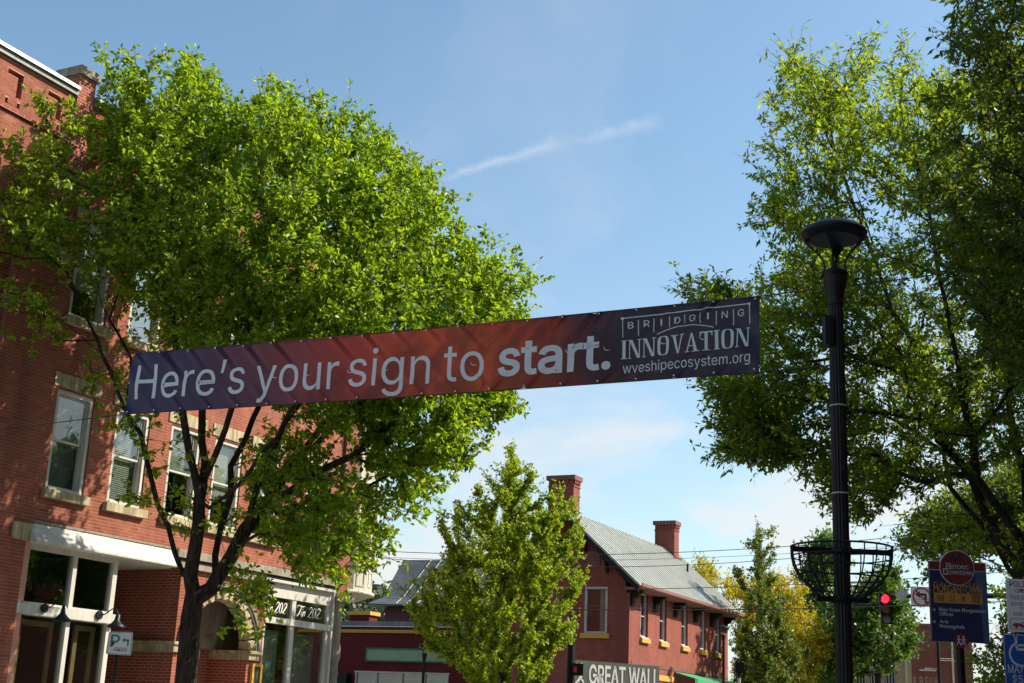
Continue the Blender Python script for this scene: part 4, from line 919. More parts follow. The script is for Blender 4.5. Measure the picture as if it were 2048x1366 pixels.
lr('cornice_base', M['maroon'], (-.02, .3, 0, Y(17.02), 5.303, 5.357))
lr('parapet', M['maroon'], (.0, .3, 0, Y(17), 5.503, 5.62)); lr('coping', M['silver'], (-.05, .35, 0, Y(17.05), 5.623, 5.66))
lr('flat_roof', M['roof_dark'], (.31, 6.5, 0, Y(17), 5.2, 5.9))
vc = lr('roof_vent', M['maroon'], (.6, 1.3, Y(12.9), Y(13.95), 5.9, 6.20)); lr('vent_cap', M['yellow_paint'], (.5, 1.4, Y(12.8), Y(14.05), 6.20, 6.36), parent=vc)
gp = lr('sign_panel', M['green_panel'], (-.05, -.002, Y(8.4), Y(12.5), 4.17, 4.64))
lr('panel_frame', M['green_trim'], (-.08, -.002, Y(8.34), Y(12.56), 4.645, 4.71), (-.08, -.002, Y(8.34), Y(12.56), 4.10, 4.165), (-.08, -.002, Y(12.503), Y(12.56), 4.166, 4.644), (-.08, -.002, Y(8.34), Y(8.397), 4.166, 4.644), parent=gp)
wf = MB()
for y in (8.3, 9.45, 10.6, 11.9, 12.97): wf.box(-.02, .12, Y(y), Y(y + .08), 2.2, 3.62)
wf.box(-.03, .12, Y(8.25), Y(13.1), 3.62, 3.69)
wo_ = wf.build('shop_window', M['pinkish'], LR)
for y0, y1 in ((8.38, 9.45), (9.53, 10.6), (10.68, 11.9), (11.98, 12.97)):
    box('pane', .05, .055, Y(y0), Y(y1), 2.2, 3.62, M['glass'], wo_)
    box('inner_panel', .5, .52, Y(y0 + .1), Y(y0 + .5), 2.0, 3.5, M['green_panel'] if y0 > 10 else M['gw_trim'], wo_)
box('shop_sign', .35, .37, Y(8.5), Y(12.0), 3.38, 3.42, M['yellow_paint'], wo_)
lr('box_unit', M['black'], (-.4, -.01, Y(13.25), Y(13.9), 2.9, 3.55))

WG = empty('metal_roofed_wing', tuple(gw(0, 0, 0)), PHI2)
tag(WG, 'maroon wooden house with dark weathered metal hip roof behind the low maroon shop', 'building')
xe, xr = 7.0, 10.5
yl, ze = gwpt(732, 1208, xe); _, zr_ = gwpt(823, 1120, xr); yr_ = gwpt(806, 1120, xr)[0]
yR = 6.4
hp = MB()
kick = .75                                             # flared foot of the roof
def roofpt(v, y): return v, y
zk = ze + .42
hp.add([(xe, yl, ze), (xe, yR, ze), (xe + kick, yR, zk), (xe + kick, yl - kick * .7, zk)], [(0, 1, 2, 3)])
hp.add([(xe + kick, yl - kick * .7, zk), (xe + kick, yR, zk), (xr, yR, zr_), (xr, yr_, zr_)], [(0, 1, 2, 3)])
hp.add([(xe, yl, ze), (xe + kick, yl - kick * .7, zk), (xr, yr_, zr_), (2 * xr - xe - kick, yl - kick * .7, zk), (2 * xr - xe, yl, ze)], [(0, 1, 2, 3, 4)])
hp.add([(xr, yR, zr_), (2 * xr - xe, yR, ze), (2 * xr - xe, yl, ze), (xr, yr_, zr_)], [(0, 1, 2, 3)])
hp.add([(xe, yl, ze - .08), (xe, yR, ze - .08), (2 * xr - xe, yR, ze - .08), (2 * xr - xe, yl, ze - .08)], [(0, 1, 2, 3)])
hp.add([(xe, yl, ze), (xe, yR, ze), (xe, yR, ze - .08), (xe, yl, ze - .08)], [(3, 2, 1, 0)])
ro = hp.build('roof', M['roof_dark'], WG)
M['seam_light'] = surf('worn_seam', (.27, .28, .26), .5, .2, 2, metal=.2)
n = 15
for i in range(n):
    y = yR + .3 + i * .62
    f = 1.0
    if y > yr_:                                           # seams that die into the hip
        f = max(0.05, 1 - (y - yr_) / (yl - kick * .7 - yr_))
    x1 = xe + kick + (xr - xe - kick) * f; z1 = zk + (zr_ - zk) * f
    if y > yl - .8: continue
    mb = MB(); mb.tube([(xe + .02, y, ze + .03), (xe + kick, y, zk + .035), (x1, y, z1 + .035)], .026, 6)
    mb.build('seam', M['seam_light'], ro)
wgw = MB(); wgw.box(xe + .7, xe + .9, yR, yl - .75, 3, ze - .1).box(xe + .9, 2 * xr - xe - .7, yl - .95, yl - .75, 3, ze - .1)
wgw.build('wall', M['maroon_wood'], WG)
for i in range(9):
    z = 5.7 + i * .2
    if z > ze - .2: break
    MB().add([(xe + .66, yR, z), (xe + .66, yl - .74, z), (xe + .70, yl - .74, z + .2), (xe + .70, yR, z + .2), (xe + .70, yl - .74, z), (xe + .70, yR, z)], [(0, 3, 2, 1), (0, 1, 4, 5)]).build('siding_board', M['maroon_wood'], WG)

# ================================================================== far buildings on the right
FB = empty('brown_brick_block', tuple(at(1812, 1506, 88) * np.array([1, 1, 0])), -R(6))
tag(FB, 'far brown brick building with blank wall, seen below the blue wayfinding sign', 'building')
zt = at(1840, 1253, 88)[2]
box('wall', 0, 4.3, 0, 12, 0, zt, M['far_brick'], FB); box('coping', -.08, 4.38, -.08, 12, zt, zt + .18, M['gw_trim'], FB)
for x in (3.05, 3.6): MB().tube([(x, -.12, 0), (x, -.12, zt - .6)], .07, 6).build('downpipe', M['cream'], FB)
box('ledge', 1.0, 2.0, -.1, -.002, zt - 2.75, zt - 2.66, M['cream'], FB); box('ledge', 2.3, 3.2, -.1, -.002, zt - 2.1, zt - 2.03, M['cream'], FB)
TB = empty('tan_stucco_building', tuple(at(1700, 1506, 82) * np.array([1, 1, 0])), -R(6))
tag(TB, 'low tan stucco building with dark windows behind the roadside trees', 'building')
zt2 = at(1800, 1318, 82)[2]
box('wall', 0, 3.65, 0, 8, 0, zt2, M['tan'], TB); box('coping', -.06, 3.71, -.06, 8, zt2, zt2 + .12, M['cream'], TB)
for x in (.4, 1.25, 2.1):
    w = box('window', x, x + .62, -.03, -.002, zt2 - 1.9, zt2 - .75, M['darkroom'], TB)
    for k in range(4): box('mullion', x + .04 + k * .17, x + .08 + k * .17, -.06, -.031, zt2 - 1.9, zt2 - .75, M['grey_frame'], w)
box('downpipe', 3.25, 3.4, -.1, -.002, 0, zt2, M['cream'], TB)

# ================================================================== wooded hill far behind
hx = np.linspace(-260, 60, 41); hv = []; hf = []
def hill_h(x, t): return 60 * math.exp(-((x + 95) / 75) ** 2) * math.sin(min(1, t) * math.pi / 2)
for j, t in enumerate(np.linspace(0, 1, 9)):
    for x in hx: hv.append((x, 360 + t * 130, hill_h(x, t) - .5))
for j in range(8):
    for i in range(40): hf.append((j*41+i, j*41+i+1, (j+1)*41+i+1, (j+1)*41+i))
tag(MB().add(hv, hf, True).build('hill', M['earth']), kind='structure')
M['leaf_far'] = leaf_mat('far_wood_leaves', [(.035,.065,.03), (.06,.10,.04), (.10,.10,.05), (.05,.09,.04)], .2, (1, 1, .7))
rg = np.random.default_rng(21)
nt_ = 900; cx = rg.uniform(-190, 20, nt_); ct = rg.uniform(.1, 1, nt_)
V = []; K = 42
cen = np.array([(x, 360 + t * 130, hill_h(x, t)) for x, t in zip(cx, ct)])
rad = rg.uniform(3.0, 5.5, nt_)
dirs = rg.normal(size=(nt_, K, 3)); dirs /= np.linalg.norm(dirs, axis=2, keepdims=True); dirs[:, :, 2] = np.abs(dirs[:, :, 2])
pos = cen[:, None] + np.array([0, 0, 4.0]) + dirs * rad[:, None, None] * rg.uniform(.75, 1.05, (nt_, K, 1)) * np.array([1, 1, 1.25])
pos = pos.reshape(-1, 3); a = rg.normal(size=pos.shape); a /= np.linalg.norm(a, axis=1, keepdims=True)
b = np.cross(a, rg.normal(size=pos.shape)); b /= np.linalg.norm(b, axis=1, keepdims=True)
s_ = rg.uniform(.7, 1.5, (len(pos), 1))
V = np.stack([pos - a * s_, pos + b * s_, pos + a * s_, pos - b * s_], 1).reshape(-1, 3)
F = np.arange(len(V)).reshape(-1, 4)
tint = np.repeat(rg.random(nt_), K) * .8 + rg.random(len(F)) * .2
o = link('distant_wood', quads_mesh('distant_wood', V, F, tint, M['leaf_far'])); tag(o, 'far wooded hillside behind the low maroon shop', 'woodland', kind='stuff')

# ================================================================== unseen brick row, added beside the camera to shade the right pavement
RB = empty('added_brick_row', tuple(street(-48, 26.4)), PHI)
tag(RB, 'unseen brick row added along the right pavement to shade it', 'building')
fwl = MB(); ops = [(2 + i * 2.4, 3.2 + i * 2.4, z, z + 2.1) for i in range(24) for z in (5.6, 9.6)] + [(2 + i * 6, 6.5 + i * 6, .6, 3.6) for i in range(9)]
X = sorted({0, 61.5} | {v for o_ in ops for v in o_[:2]}); Z = sorted({0, 12.6} | {v for o_ in ops for v in o_[2:]})
for j in range(len(Z) - 1):
    zc = (Z[j] + Z[j + 1]) / 2
    for a, b in cut(0, 61.5, [(p, q) for p, q, c, d in ops if c < zc < d]): fwl.box(a, b, -.35, 0, Z[j], Z[j + 1])
fwl.build('front_wall', M['brick_wall'], RB); MB().box(0, 61.5, -14, -.5, 0, 12.5).build('body', M['brick_wall'], RB); MB().box(-.1, 61.6, -.4, .25, 12.6, 13.0).build('cornice', M['stone_gray'], RB)
for a, b, c, d in ops[::2]: MB().add([(a, -.2, c), (b, -.2, c), (b, -.2, d), (a, -.2, d)], [(0, 1, 2, 3)]).build('pane', M['glass'], RB)
for a, b, c, d in ops[1::2]: MB().add([(a, -.2, c), (b, -.2, c), (b, -.2, d), (a, -.2, d)], [(0, 1, 2, 3)]).build('pane', M['glass'], RB)
RB2 = empty('added_brick_row', tuple(street(27.5, 31)), PHI)  # second unseen row, added for the shop windows to reflect
tag(RB2, 'unseen brick row added past the crossing for the shop windows to reflect', 'building')
fwl = MB(); ops = [(2 + i * 2.4, 3.2 + i * 2.4, z, z + 2.1) for i in range(16) for z in (5.6,)]
X = sorted({0, 42} | {v for o_ in ops for v in o_[:2]}); Z = sorted({0, 9.5} | {v for o_ in ops for v in o_[2:]})
for j in range(len(Z) - 1):
    zc = (Z[j] + Z[j + 1]) / 2
    for a, b in cut(0, 42, [(p, q) for p, q, c, d in ops if c < zc < d]): fwl.box(a, b, -.35, 0, Z[j], Z[j + 1])
fwl.build('front_wall', M['brick_wall'], RB2); MB().box(0, 42, -10, -.5, 0, 9.4).build('body', M['brick_wall'], RB2); MB().box(-.1, 42.1, -.4, .25, 9.5, 9.9).build('cornice', M['stone_gray'], RB2)
for a, b, c, d in ops: MB().add([(a, -.2, c), (b, -.2, c), (b, -.2, d), (a, -.2, d)], [(0, 1, 2, 3)]).build('pane', M['glass'], RB2)

# ================================================================== trees
def inside_poly(px, py, poly):
    p = np.asarray(poly, float); x0, y0 = p[:, 0], p[:, 1]; x1, y1 = np.roll(x0, -1), np.roll(y0, -1)
    c = np.zeros(px.shape, bool)
    for a, b, d, e in zip(x0, y0, x1, y1):
        if b == e: continue
        h = ((b > py) != (e > py)) & (px < (d - a) * (py - b) / (e - b) + a)
        c ^= h
    return c
def edge_dist(px, py, poly):
    p = np.asarray(poly, float); q = np.roll(p, -1, 0); best = np.full(px.shape, 1e9)
    for (a, b), (c, d) in zip(p, q):
        L = (c - a) ** 2 + (d - b) ** 2 + 1e-9
        t = np.clip(((px - a) * (c - a) + (py - b) * (d - b)) / L, 0, 1)
        best = np.minimum(best, np.hypot(px - a - t * (c - a), py - b - t * (d - b)))
    return best
def crown_points(rg, poly, Y, n, thick, inset=6):
    "fill a crown: its outline as seen along the street, rounded out in depth"
    p = np.asarray(poly, float); lo, hi = p.min(0), p.max(0); out = []
    m = Y / FPX
    while sum(len(o_) for o_ in out) < n:
        x = rg.uniform(lo[0], hi[0], n * 3); y = rg.uniform(lo[1], hi[1], n * 3)
        k = inside_poly(x, y, poly); x, y = x[k], y[k]
        e = edge_dist(x, y, poly); k = e > inset; x, y, e = x[k], y[k], e[k]
        q = np.clip(e * m / thick, 0, 1); half = thick * np.sqrt(1 - (1 - q) ** 2) + .12
        u = rg.uniform(-1, 1, len(x)); u = np.sign(u) * np.abs(u) ** .7
        dy = u * half * 1.0
        d = RT[None] * ((x - 1024) / FPX)[:, None] + UP[None] * ((683 - y) / FPX)[:, None] + _f[None]
        out.append(CAM + d * ((Y + dy) / d[:, 1])[:, None])
    return np.concatenate(out)[:n]
def clumped_points(rg, poly, Y, n, thick, per=8, sig=.40):
    "crown points gathered into leafy clumps with gaps between"
    c = crown_points(rg, poly, Y, max(3, n // per), thick); out = []; got = 0
    while got < n:
        q = c[rg.integers(0, len(c), n * 2)] + np.clip(rg.normal(size=(n * 2, 3)), -1.7, 1.7) * sig
        p = proj(q); k = inside_poly(p[:, 0], p[:, 1], poly); q = q[k]; out.append(q); got += len(q)
    return np.concatenate(out)[:n]
class Skeleton:
    def __init__(s): s.P = np.zeros((60000, 3)); s.par = np.full(60000, -1); s.n = 0; s.plen = np.zeros(60000)
    def add(s, p, par):
        i = s.n; s.P[i] = p; s.par[i] = par; s.n += 1
        s.plen[i] = 0 if par < 0 else s.plen[par] + np.linalg.norm(np.asarray(p) - s.P[par]); return i
    def path(s, pts, par, step=.45, wob=0.0, rg=None):
        for p in pts:
            p = np.asarray(p, float)
            if par >= 0:
                a = s.P[par].copy(); L = np.linalg.norm(p - a); k = max(1, int(L / step))
                for j in range(1, k + 1):
                    q = a + (p - a) * j / k
                    if wob and j < k: q = q + rg.normal(size=3) * wob
                    par = s.add(q, par)
            else: par = s.add(p, par)
        return par
def grow(sk, tips, rg, wpath=.35, up=.18, step=.42, wob=.035, first=0):
    "join every crown point to the branch that reaches it with least wood"
    tipn = []
    base = sk.P[0]
    order = np.argsort([np.min(np.linalg.norm(sk.P[:sk.n] - t, axis=1)) for t in tips])
    for i in order:
        t = tips[i]; A = sk.P[first:sk.n]
        d = t - A; L = np.linalg.norm(d, axis=1)
        cost = L * (1 + .45 * np.clip(-(d[:, 2] / (L + 1e-6)), 0, 1)) + wpath * sk.plen[first:sk.n]
        j = int(np.argmin(cost)) + first
        a = sk.P[j].copy(); L = np.linalg.norm(t - a); k = max(1, int(L / step)); par = j
        g = sk.P[j] - sk.P[sk.par[j]] if sk.par[j] >= 0 else np.array([0, 0, 1.]); g = g / (np.linalg.norm(g) + 1e-9)
        c = a + g * L * .35 + np.array([0, 0, up * L * .5])
        for q in range(1, k + 1):
            s_ = q / k; p = (1 - s_) ** 2 * a + 2 * (1 - s_) * s_ * (c + (t - a) * .15) + s_ * s_ * t
            if q < k: p = p + rg.normal(size=3) * wob
            par = sk.add(p, par)
        tipn.append(par)
    return tipn
def branch_meshes(sk, r_base, r_tip, expo, sides, n_limbs, root, mat, rg, trunk_to, min_r=0.0):
    n = sk.n; P = sk.P[:n]; par = sk.par[:n]
    kids = np.zeros(n); load = np.zeros(n)
    np.add.at(kids, par[1:], 1); load[kids == 0] = 1
    for i in range(n - 1, 0, -1): load[par[i]] += load[i]
    r = r_tip * load ** expo; r = r * (1 + 0 * r)
    k = r_base / r[0]; r = np.maximum(r_tip, r * (k ** (np.log(np.maximum(load, 1)) / np.log(load[0] + 1e-9))))
    main = np.full(n, -1)
    for i in range(1, n):
        p = par[i]
        if main[p] < 0 or load[i] > load[main[p]]: main[p] = i
    T = np.zeros((n, 3))
    ismain = np.zeros(n, bool); ismain[main[main >= 0]] = True
    e = P.copy(); e[1:] = P[1:] - P[par[1:]]; e[0] = (0, 0, 1); e /= np.linalg.norm(e, axis=1, keepdims=True) + 1e-9
    T = e.copy(); hasm = main >= 0; T[hasm] += e[main[hasm]]; T /= np.linalg.norm(T, axis=1, keepdims=True) + 1e-9
    ref = np.array([.31, .87, .08])
    def frame(t):
        u = np.cross(t, ref); u /= np.linalg.norm(u, axis=-1, keepdims=True) + 1e-9
        return u, np.cross(t, u)
    chain = np.zeros(n, int); nxt = 0; cr = [r[0]]
    for i in range(1, n):
        if ismain[i]: chain[i] = chain[par[i]]
        else: nxt += 1; chain[i] = nxt; cr.append(r[i])
    cr = np.array(cr)
    idx = np.arange(1, n); a = par[idx]
    def make(sel, name, sd):
        i = idx[sel]; p = a[sel]
        t0 = np.where(ismain[i][:, None], T[p], e[i]); t1 = T[i]
        r0 = np.where(ismain[i], r[p], np.minimum(r[p], r[i] * 1.12)); r1 = r[i]
        ang = np.linspace(0, 2 * np.pi, sd, endpoint=False)
        u0, w0 = frame(t0); u1, w1 = frame(t1)
        def ring(c, u, w, rr, ids):
            k = 1 + (.10 * np.sin(ids[:, None] * 12.9898 + np.arange(sd)[None] * 78.233 + ids[:, None] % 7) if sd > 6 else 0)
            return c[:, None] + (u[:, None] * np.cos(ang)[None, :, None] + w[:, None] * np.sin(ang)[None, :, None]) * (rr[:, None] * k)[:, :, None]
        V = np.concatenate([ring(P[p], u0, w0, r0, p), ring(P[i], u1, w1, r1, i)], 1).reshape(-1, 3)
        q = np.arange(sd); f1 = np.stack([q, (q + 1) % sd, (q + 1) % sd + sd, q + sd], 1)
        F = (f1[None] + (np.arange(len(i)) * 2 * sd)[:, None, None]).reshape(-1, 4)
        return link(name, quads_mesh(name, V, F, None, mat, True), None, root)
    big = [c for c in np.argsort(-cr) if c != 0][:n_limbs]
    ch = chain[idx]
    make(ch == 0, 'trunk', sides)
    for c in big: make(ch == c, 'limb', sides)
    rest = ~np.isin(ch, [0] + list(big)) & (r[idx] > min_r)
    if rest.any():
        t = make(rest, 'twigs', 4); t['kind'] = 'stuff'
    return load
def leaf_mesh(rg, pos, axis, size, aspect, shape, droop, fold=.25, up=.6):
    n = len(pos)
    ax = axis + rg.normal(size=(n, 3)) * .75; ax[:, 2] -= droop
    ax /= np.linalg.norm(ax, axis=1, keepdims=True)
    nr = rg.normal(size=(n, 3)) * .8; nr[:, 2] += up
    sd = np.cross(ax, nr); sd /= np.linalg.norm(sd, axis=1, keepdims=True) + 1e-9
    nn = np.cross(sd, ax)
    L = (size * rg.uniform(.6, 1.25, n))[:, None]; W = L * aspect
    if shape == 'ovate':       # base, left x2, tip, right x2, folded a little along the midrib
        pts = [pos, pos + ax * L * .32 + sd * W * .5 + nn * W * fold, pos + ax * L * .72 + sd * W * .36 + nn * W * fold * .7,
               pos + ax * L - nn * L * .06, pos + ax * L * .72 - sd * W * .36 + nn * W * fold * .7, pos + ax * L * .32 - sd * W * .5 + nn * W * fold]
        V = np.stack(pts, 1).reshape(-1, 3); b = np.arange(n) * 6
        F = np.concatenate([np.stack([b, b + 1, b + 2, b + 3], 1), np.stack([b, b + 3, b + 4, b + 5], 1)])
        k = 2
    elif shape == 'fan':
        pts = [pos, pos + ax * L * .75 + sd * W * .5, pos + ax * L, pos + ax * L * .75 - sd * W * .5]
        V = np.stack(pts, 1).reshape(-1, 3); b = np.arange(n) * 4; F = np.stack([b, b + 1, b + 2, b + 3], 1); k = 1
    else:
        pts = [pos, pos + ax * L * .45 + sd * W * .5, pos + ax * L, pos + ax * L * .45 - sd * W * .5]
        V = np.stack(pts, 1).reshape(-1, 3); b = np.arange(n) * 4; F = np.stack([b, b + 1, b + 2, b + 3], 1); k = 1
    return V, F, k
def make_tree(name, label, Y, trunk, limbs, crowns, leaf, mat, bark, seed, group=None, r_base=.2, r_tip=.006, expo=.42, sides=9, n_limbs=12,
              thick=4, plume=0.0, spread=.22, keep=None, wpath=.35, up=.18, step=.42, cat='tree', min_r=0.0, clump=7, sig=.42, lift=.25, shoots=.004):
    """trunk: [(px, py, dY)], limbs: list of (start index in trunk or ('limb', k, i), points), crowns: [(poly, tips, leaves per tip)],
    leaf: (size, aspect, shape, droop)"""
    rg = np.random.default_rng(seed)
    sk = Skeleton()
    tp = [at(x, y, Y + d) for x, y, d in trunk]
    g = tp[0].copy(); g[2] = 0.0
    tp = [g] + tp
    root = empty(name, tuple(g)); tag(root, label, cat, group)
    sk.path(tp, -1, .45, .012, rg)
    t_end = sk.n - 1
    ends = []
    for start, pts in limbs:
        q = [at(x, y, Y + d) for x, y, d in pts]
        j = int(np.argmin(np.linalg.norm(sk.P[:sk.n] - q[0], axis=1)))
        sk.path(q[1:] if np.linalg.norm(sk.P[j] - q[0]) < .3 else q, j, .40, .03, rg)
    first = 2 if not limbs else max(2, t_end - 3)
    LP, LA, SB0, SB1 = [], [], [], []; size_ = leaf[0]
    for poly, nt, per in crowns:
        tips = clumped_points(rg, poly, Y, nt, thick, clump, sig) if clump else crown_points(rg, poly, Y, nt, thick)
        if keep is not None: tips = tips[keep(tips)]
        nodes = grow(sk, tips, rg, wpath, up, step, .03, first)
        for ti in nodes:
            p = sk.P[ti]; chain = [p]; j = ti; L = 0
            while sk.par[j] >= 0 and L < max(.45, plume):
                L += np.linalg.norm(sk.P[j] - sk.P[sk.par[j]]); j = sk.par[j]; chain.append(sk.P[j])
            chain = np.array(chain); m = max(1, int(per * rg.uniform(.6, 1.4)))
            # side shoots along the twig, leaves set along each shoot
            k = max(1, m // 7)
            t = rg.random(k) ** (.9 if plume else 1.2) * (len(chain) - 1); i0 = np.clip(t.astype(int), 0, len(chain) - 2); fr = (t - i0)[:, None]
            c = chain[i0] * (1 - fr) + chain[i0 + 1] * fr
            tw = chain[i0] - chain[i0 + 1]; tw /= np.linalg.norm(tw, axis=1, keepdims=True) + 1e-9
            sh = rg.normal(size=(k, 3)); sh /= np.linalg.norm(sh, axis=1, keepdims=True) + 1e-9
            sh = (sh + tw * .8 + np.array([0, 0, lift])) * (spread * rg.uniform(.7, 2.0, k))[:, None]
            SB0.append(c); SB1.append(c + sh)
            w = rg.integers(0, k, m); pos = rg.random((m, 1)) * .95 + .08
            pet = rg.normal(size=(m, 3)); pet /= np.linalg.norm(pet, axis=1, keepdims=True) + 1e-9
            shd = sh[w] / (np.linalg.norm(sh[w], axis=1, keepdims=True) + 1e-9)
            LP.append(c[w] + sh[w] * pos + pet * size_ * .25); LA.append(pet * .8 + shd * .7)
    LP = np.concatenate(LP); LA = np.concatenate(LA)
    if keep is not None:
        k = keep(LP); LP, LA = LP[k], LA[k]
    size, aspect, shape, droop = leaf
    V, F, k = leaf_mesh(rg, LP, LA, size, aspect, shape, droop)
    n = len(LP); base = rg.random(n)
    rnd = np.concatenate([base] * k)
    V = V - np.array(g)
    sk.P[:sk.n] -= g
    branch_meshes(sk, r_base, r_tip, expo, sides, n_limbs, root, bark, rg, t_end, min_r)
    link('crown', quads_mesh('crown', V, F, rnd, mat), None, root)
    if shoots:
        a, b = np.concatenate(SB0) - g, np.concatenate(SB1) - g
        if keep is not None: k = keep(b + g) & keep(a + g); a, b = a[k], b[k]
        t = b - a; t /= np.linalg.norm(t, axis=1, keepdims=True) + 1e-9
        u = np.cross(t, np.array([.3, .8, .52])); u /= np.linalg.norm(u, axis=1, keepdims=True) + 1e-9; w = np.cross(t, u)
        rr = shoots; V = []
        for k in range(3):
            o_ = (u * math.cos(2.0944 * k) + w * math.sin(2.0944 * k))
            V += [a + o_ * rr, b + o_ * rr * .5]
        V = np.stack(V, 1).reshape(-1, 3); q = np.arange(len(a)) * 6
        F = np.concatenate([np.stack([q + 2 * k, q + (2 * k + 2) % 6, q + (2 * k + 3) % 6, q + 2 * k + 1], 1) for k in range(3)])
        o = link('shoots', quads_mesh('shoots', V, F, None, bark), None, root); o['kind'] = 'stuff'
    return root

M['leaf_elm'] = leaf_mat('elm_leaves', [(.080,.132,.010), (.13,.21,.012), (.175,.27,.014), (.215,.30,.017), (.27,.315,.022)], .55, (1.9, 1.95, .6), .42)
M['leaf_dark'] = leaf_mat('zelkova_leaves', [(.08,.13,.012), (.12,.185,.014), (.165,.23,.017), (.22,.26,.02)], .6, (2.1, 2.05, .6), .5)
M['leaf_near'] = leaf_mat('shaded_leaves', [(.05,.085,.010), (.075,.12,.012), (.10,.145,.013), (.145,.165,.016)], .5, (2.2, 2.1, .6), .5)  # darker copy of the zelkova leaves, with shade put into the colour
M['leaf_ginkgo'] = leaf_mat('ginkgo_leaves', [(.14,.22,.015), (.20,.28,.018), (.25,.32,.02), (.30,.34,.024)], .48, (1.7, 1.7, .6), .5)
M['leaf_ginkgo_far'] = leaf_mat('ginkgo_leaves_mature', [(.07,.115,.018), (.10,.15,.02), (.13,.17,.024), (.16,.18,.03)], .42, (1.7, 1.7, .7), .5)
M['leaf_yellow'] = leaf_mat('golden_leaves', [(.46,.36,.014), (.56,.44,.016), (.48,.42,.022), (.32,.36,.03)], .4, (1.3, 1.3, .5), .5)
M['leaf_maple'] = leaf_mat('maple_leaves', [(.05,.10,.016), (.08,.15,.022), (.115,.195,.03)], .4, (1.8, 1.8, .9), .42)
M['leaf_fresh'] = leaf_mat('fresh_leaves', [(.07,.12,.012), (.10,.16,.016), (.14,.19,.02)], .5, (1.9, 1.8, .7), .5)

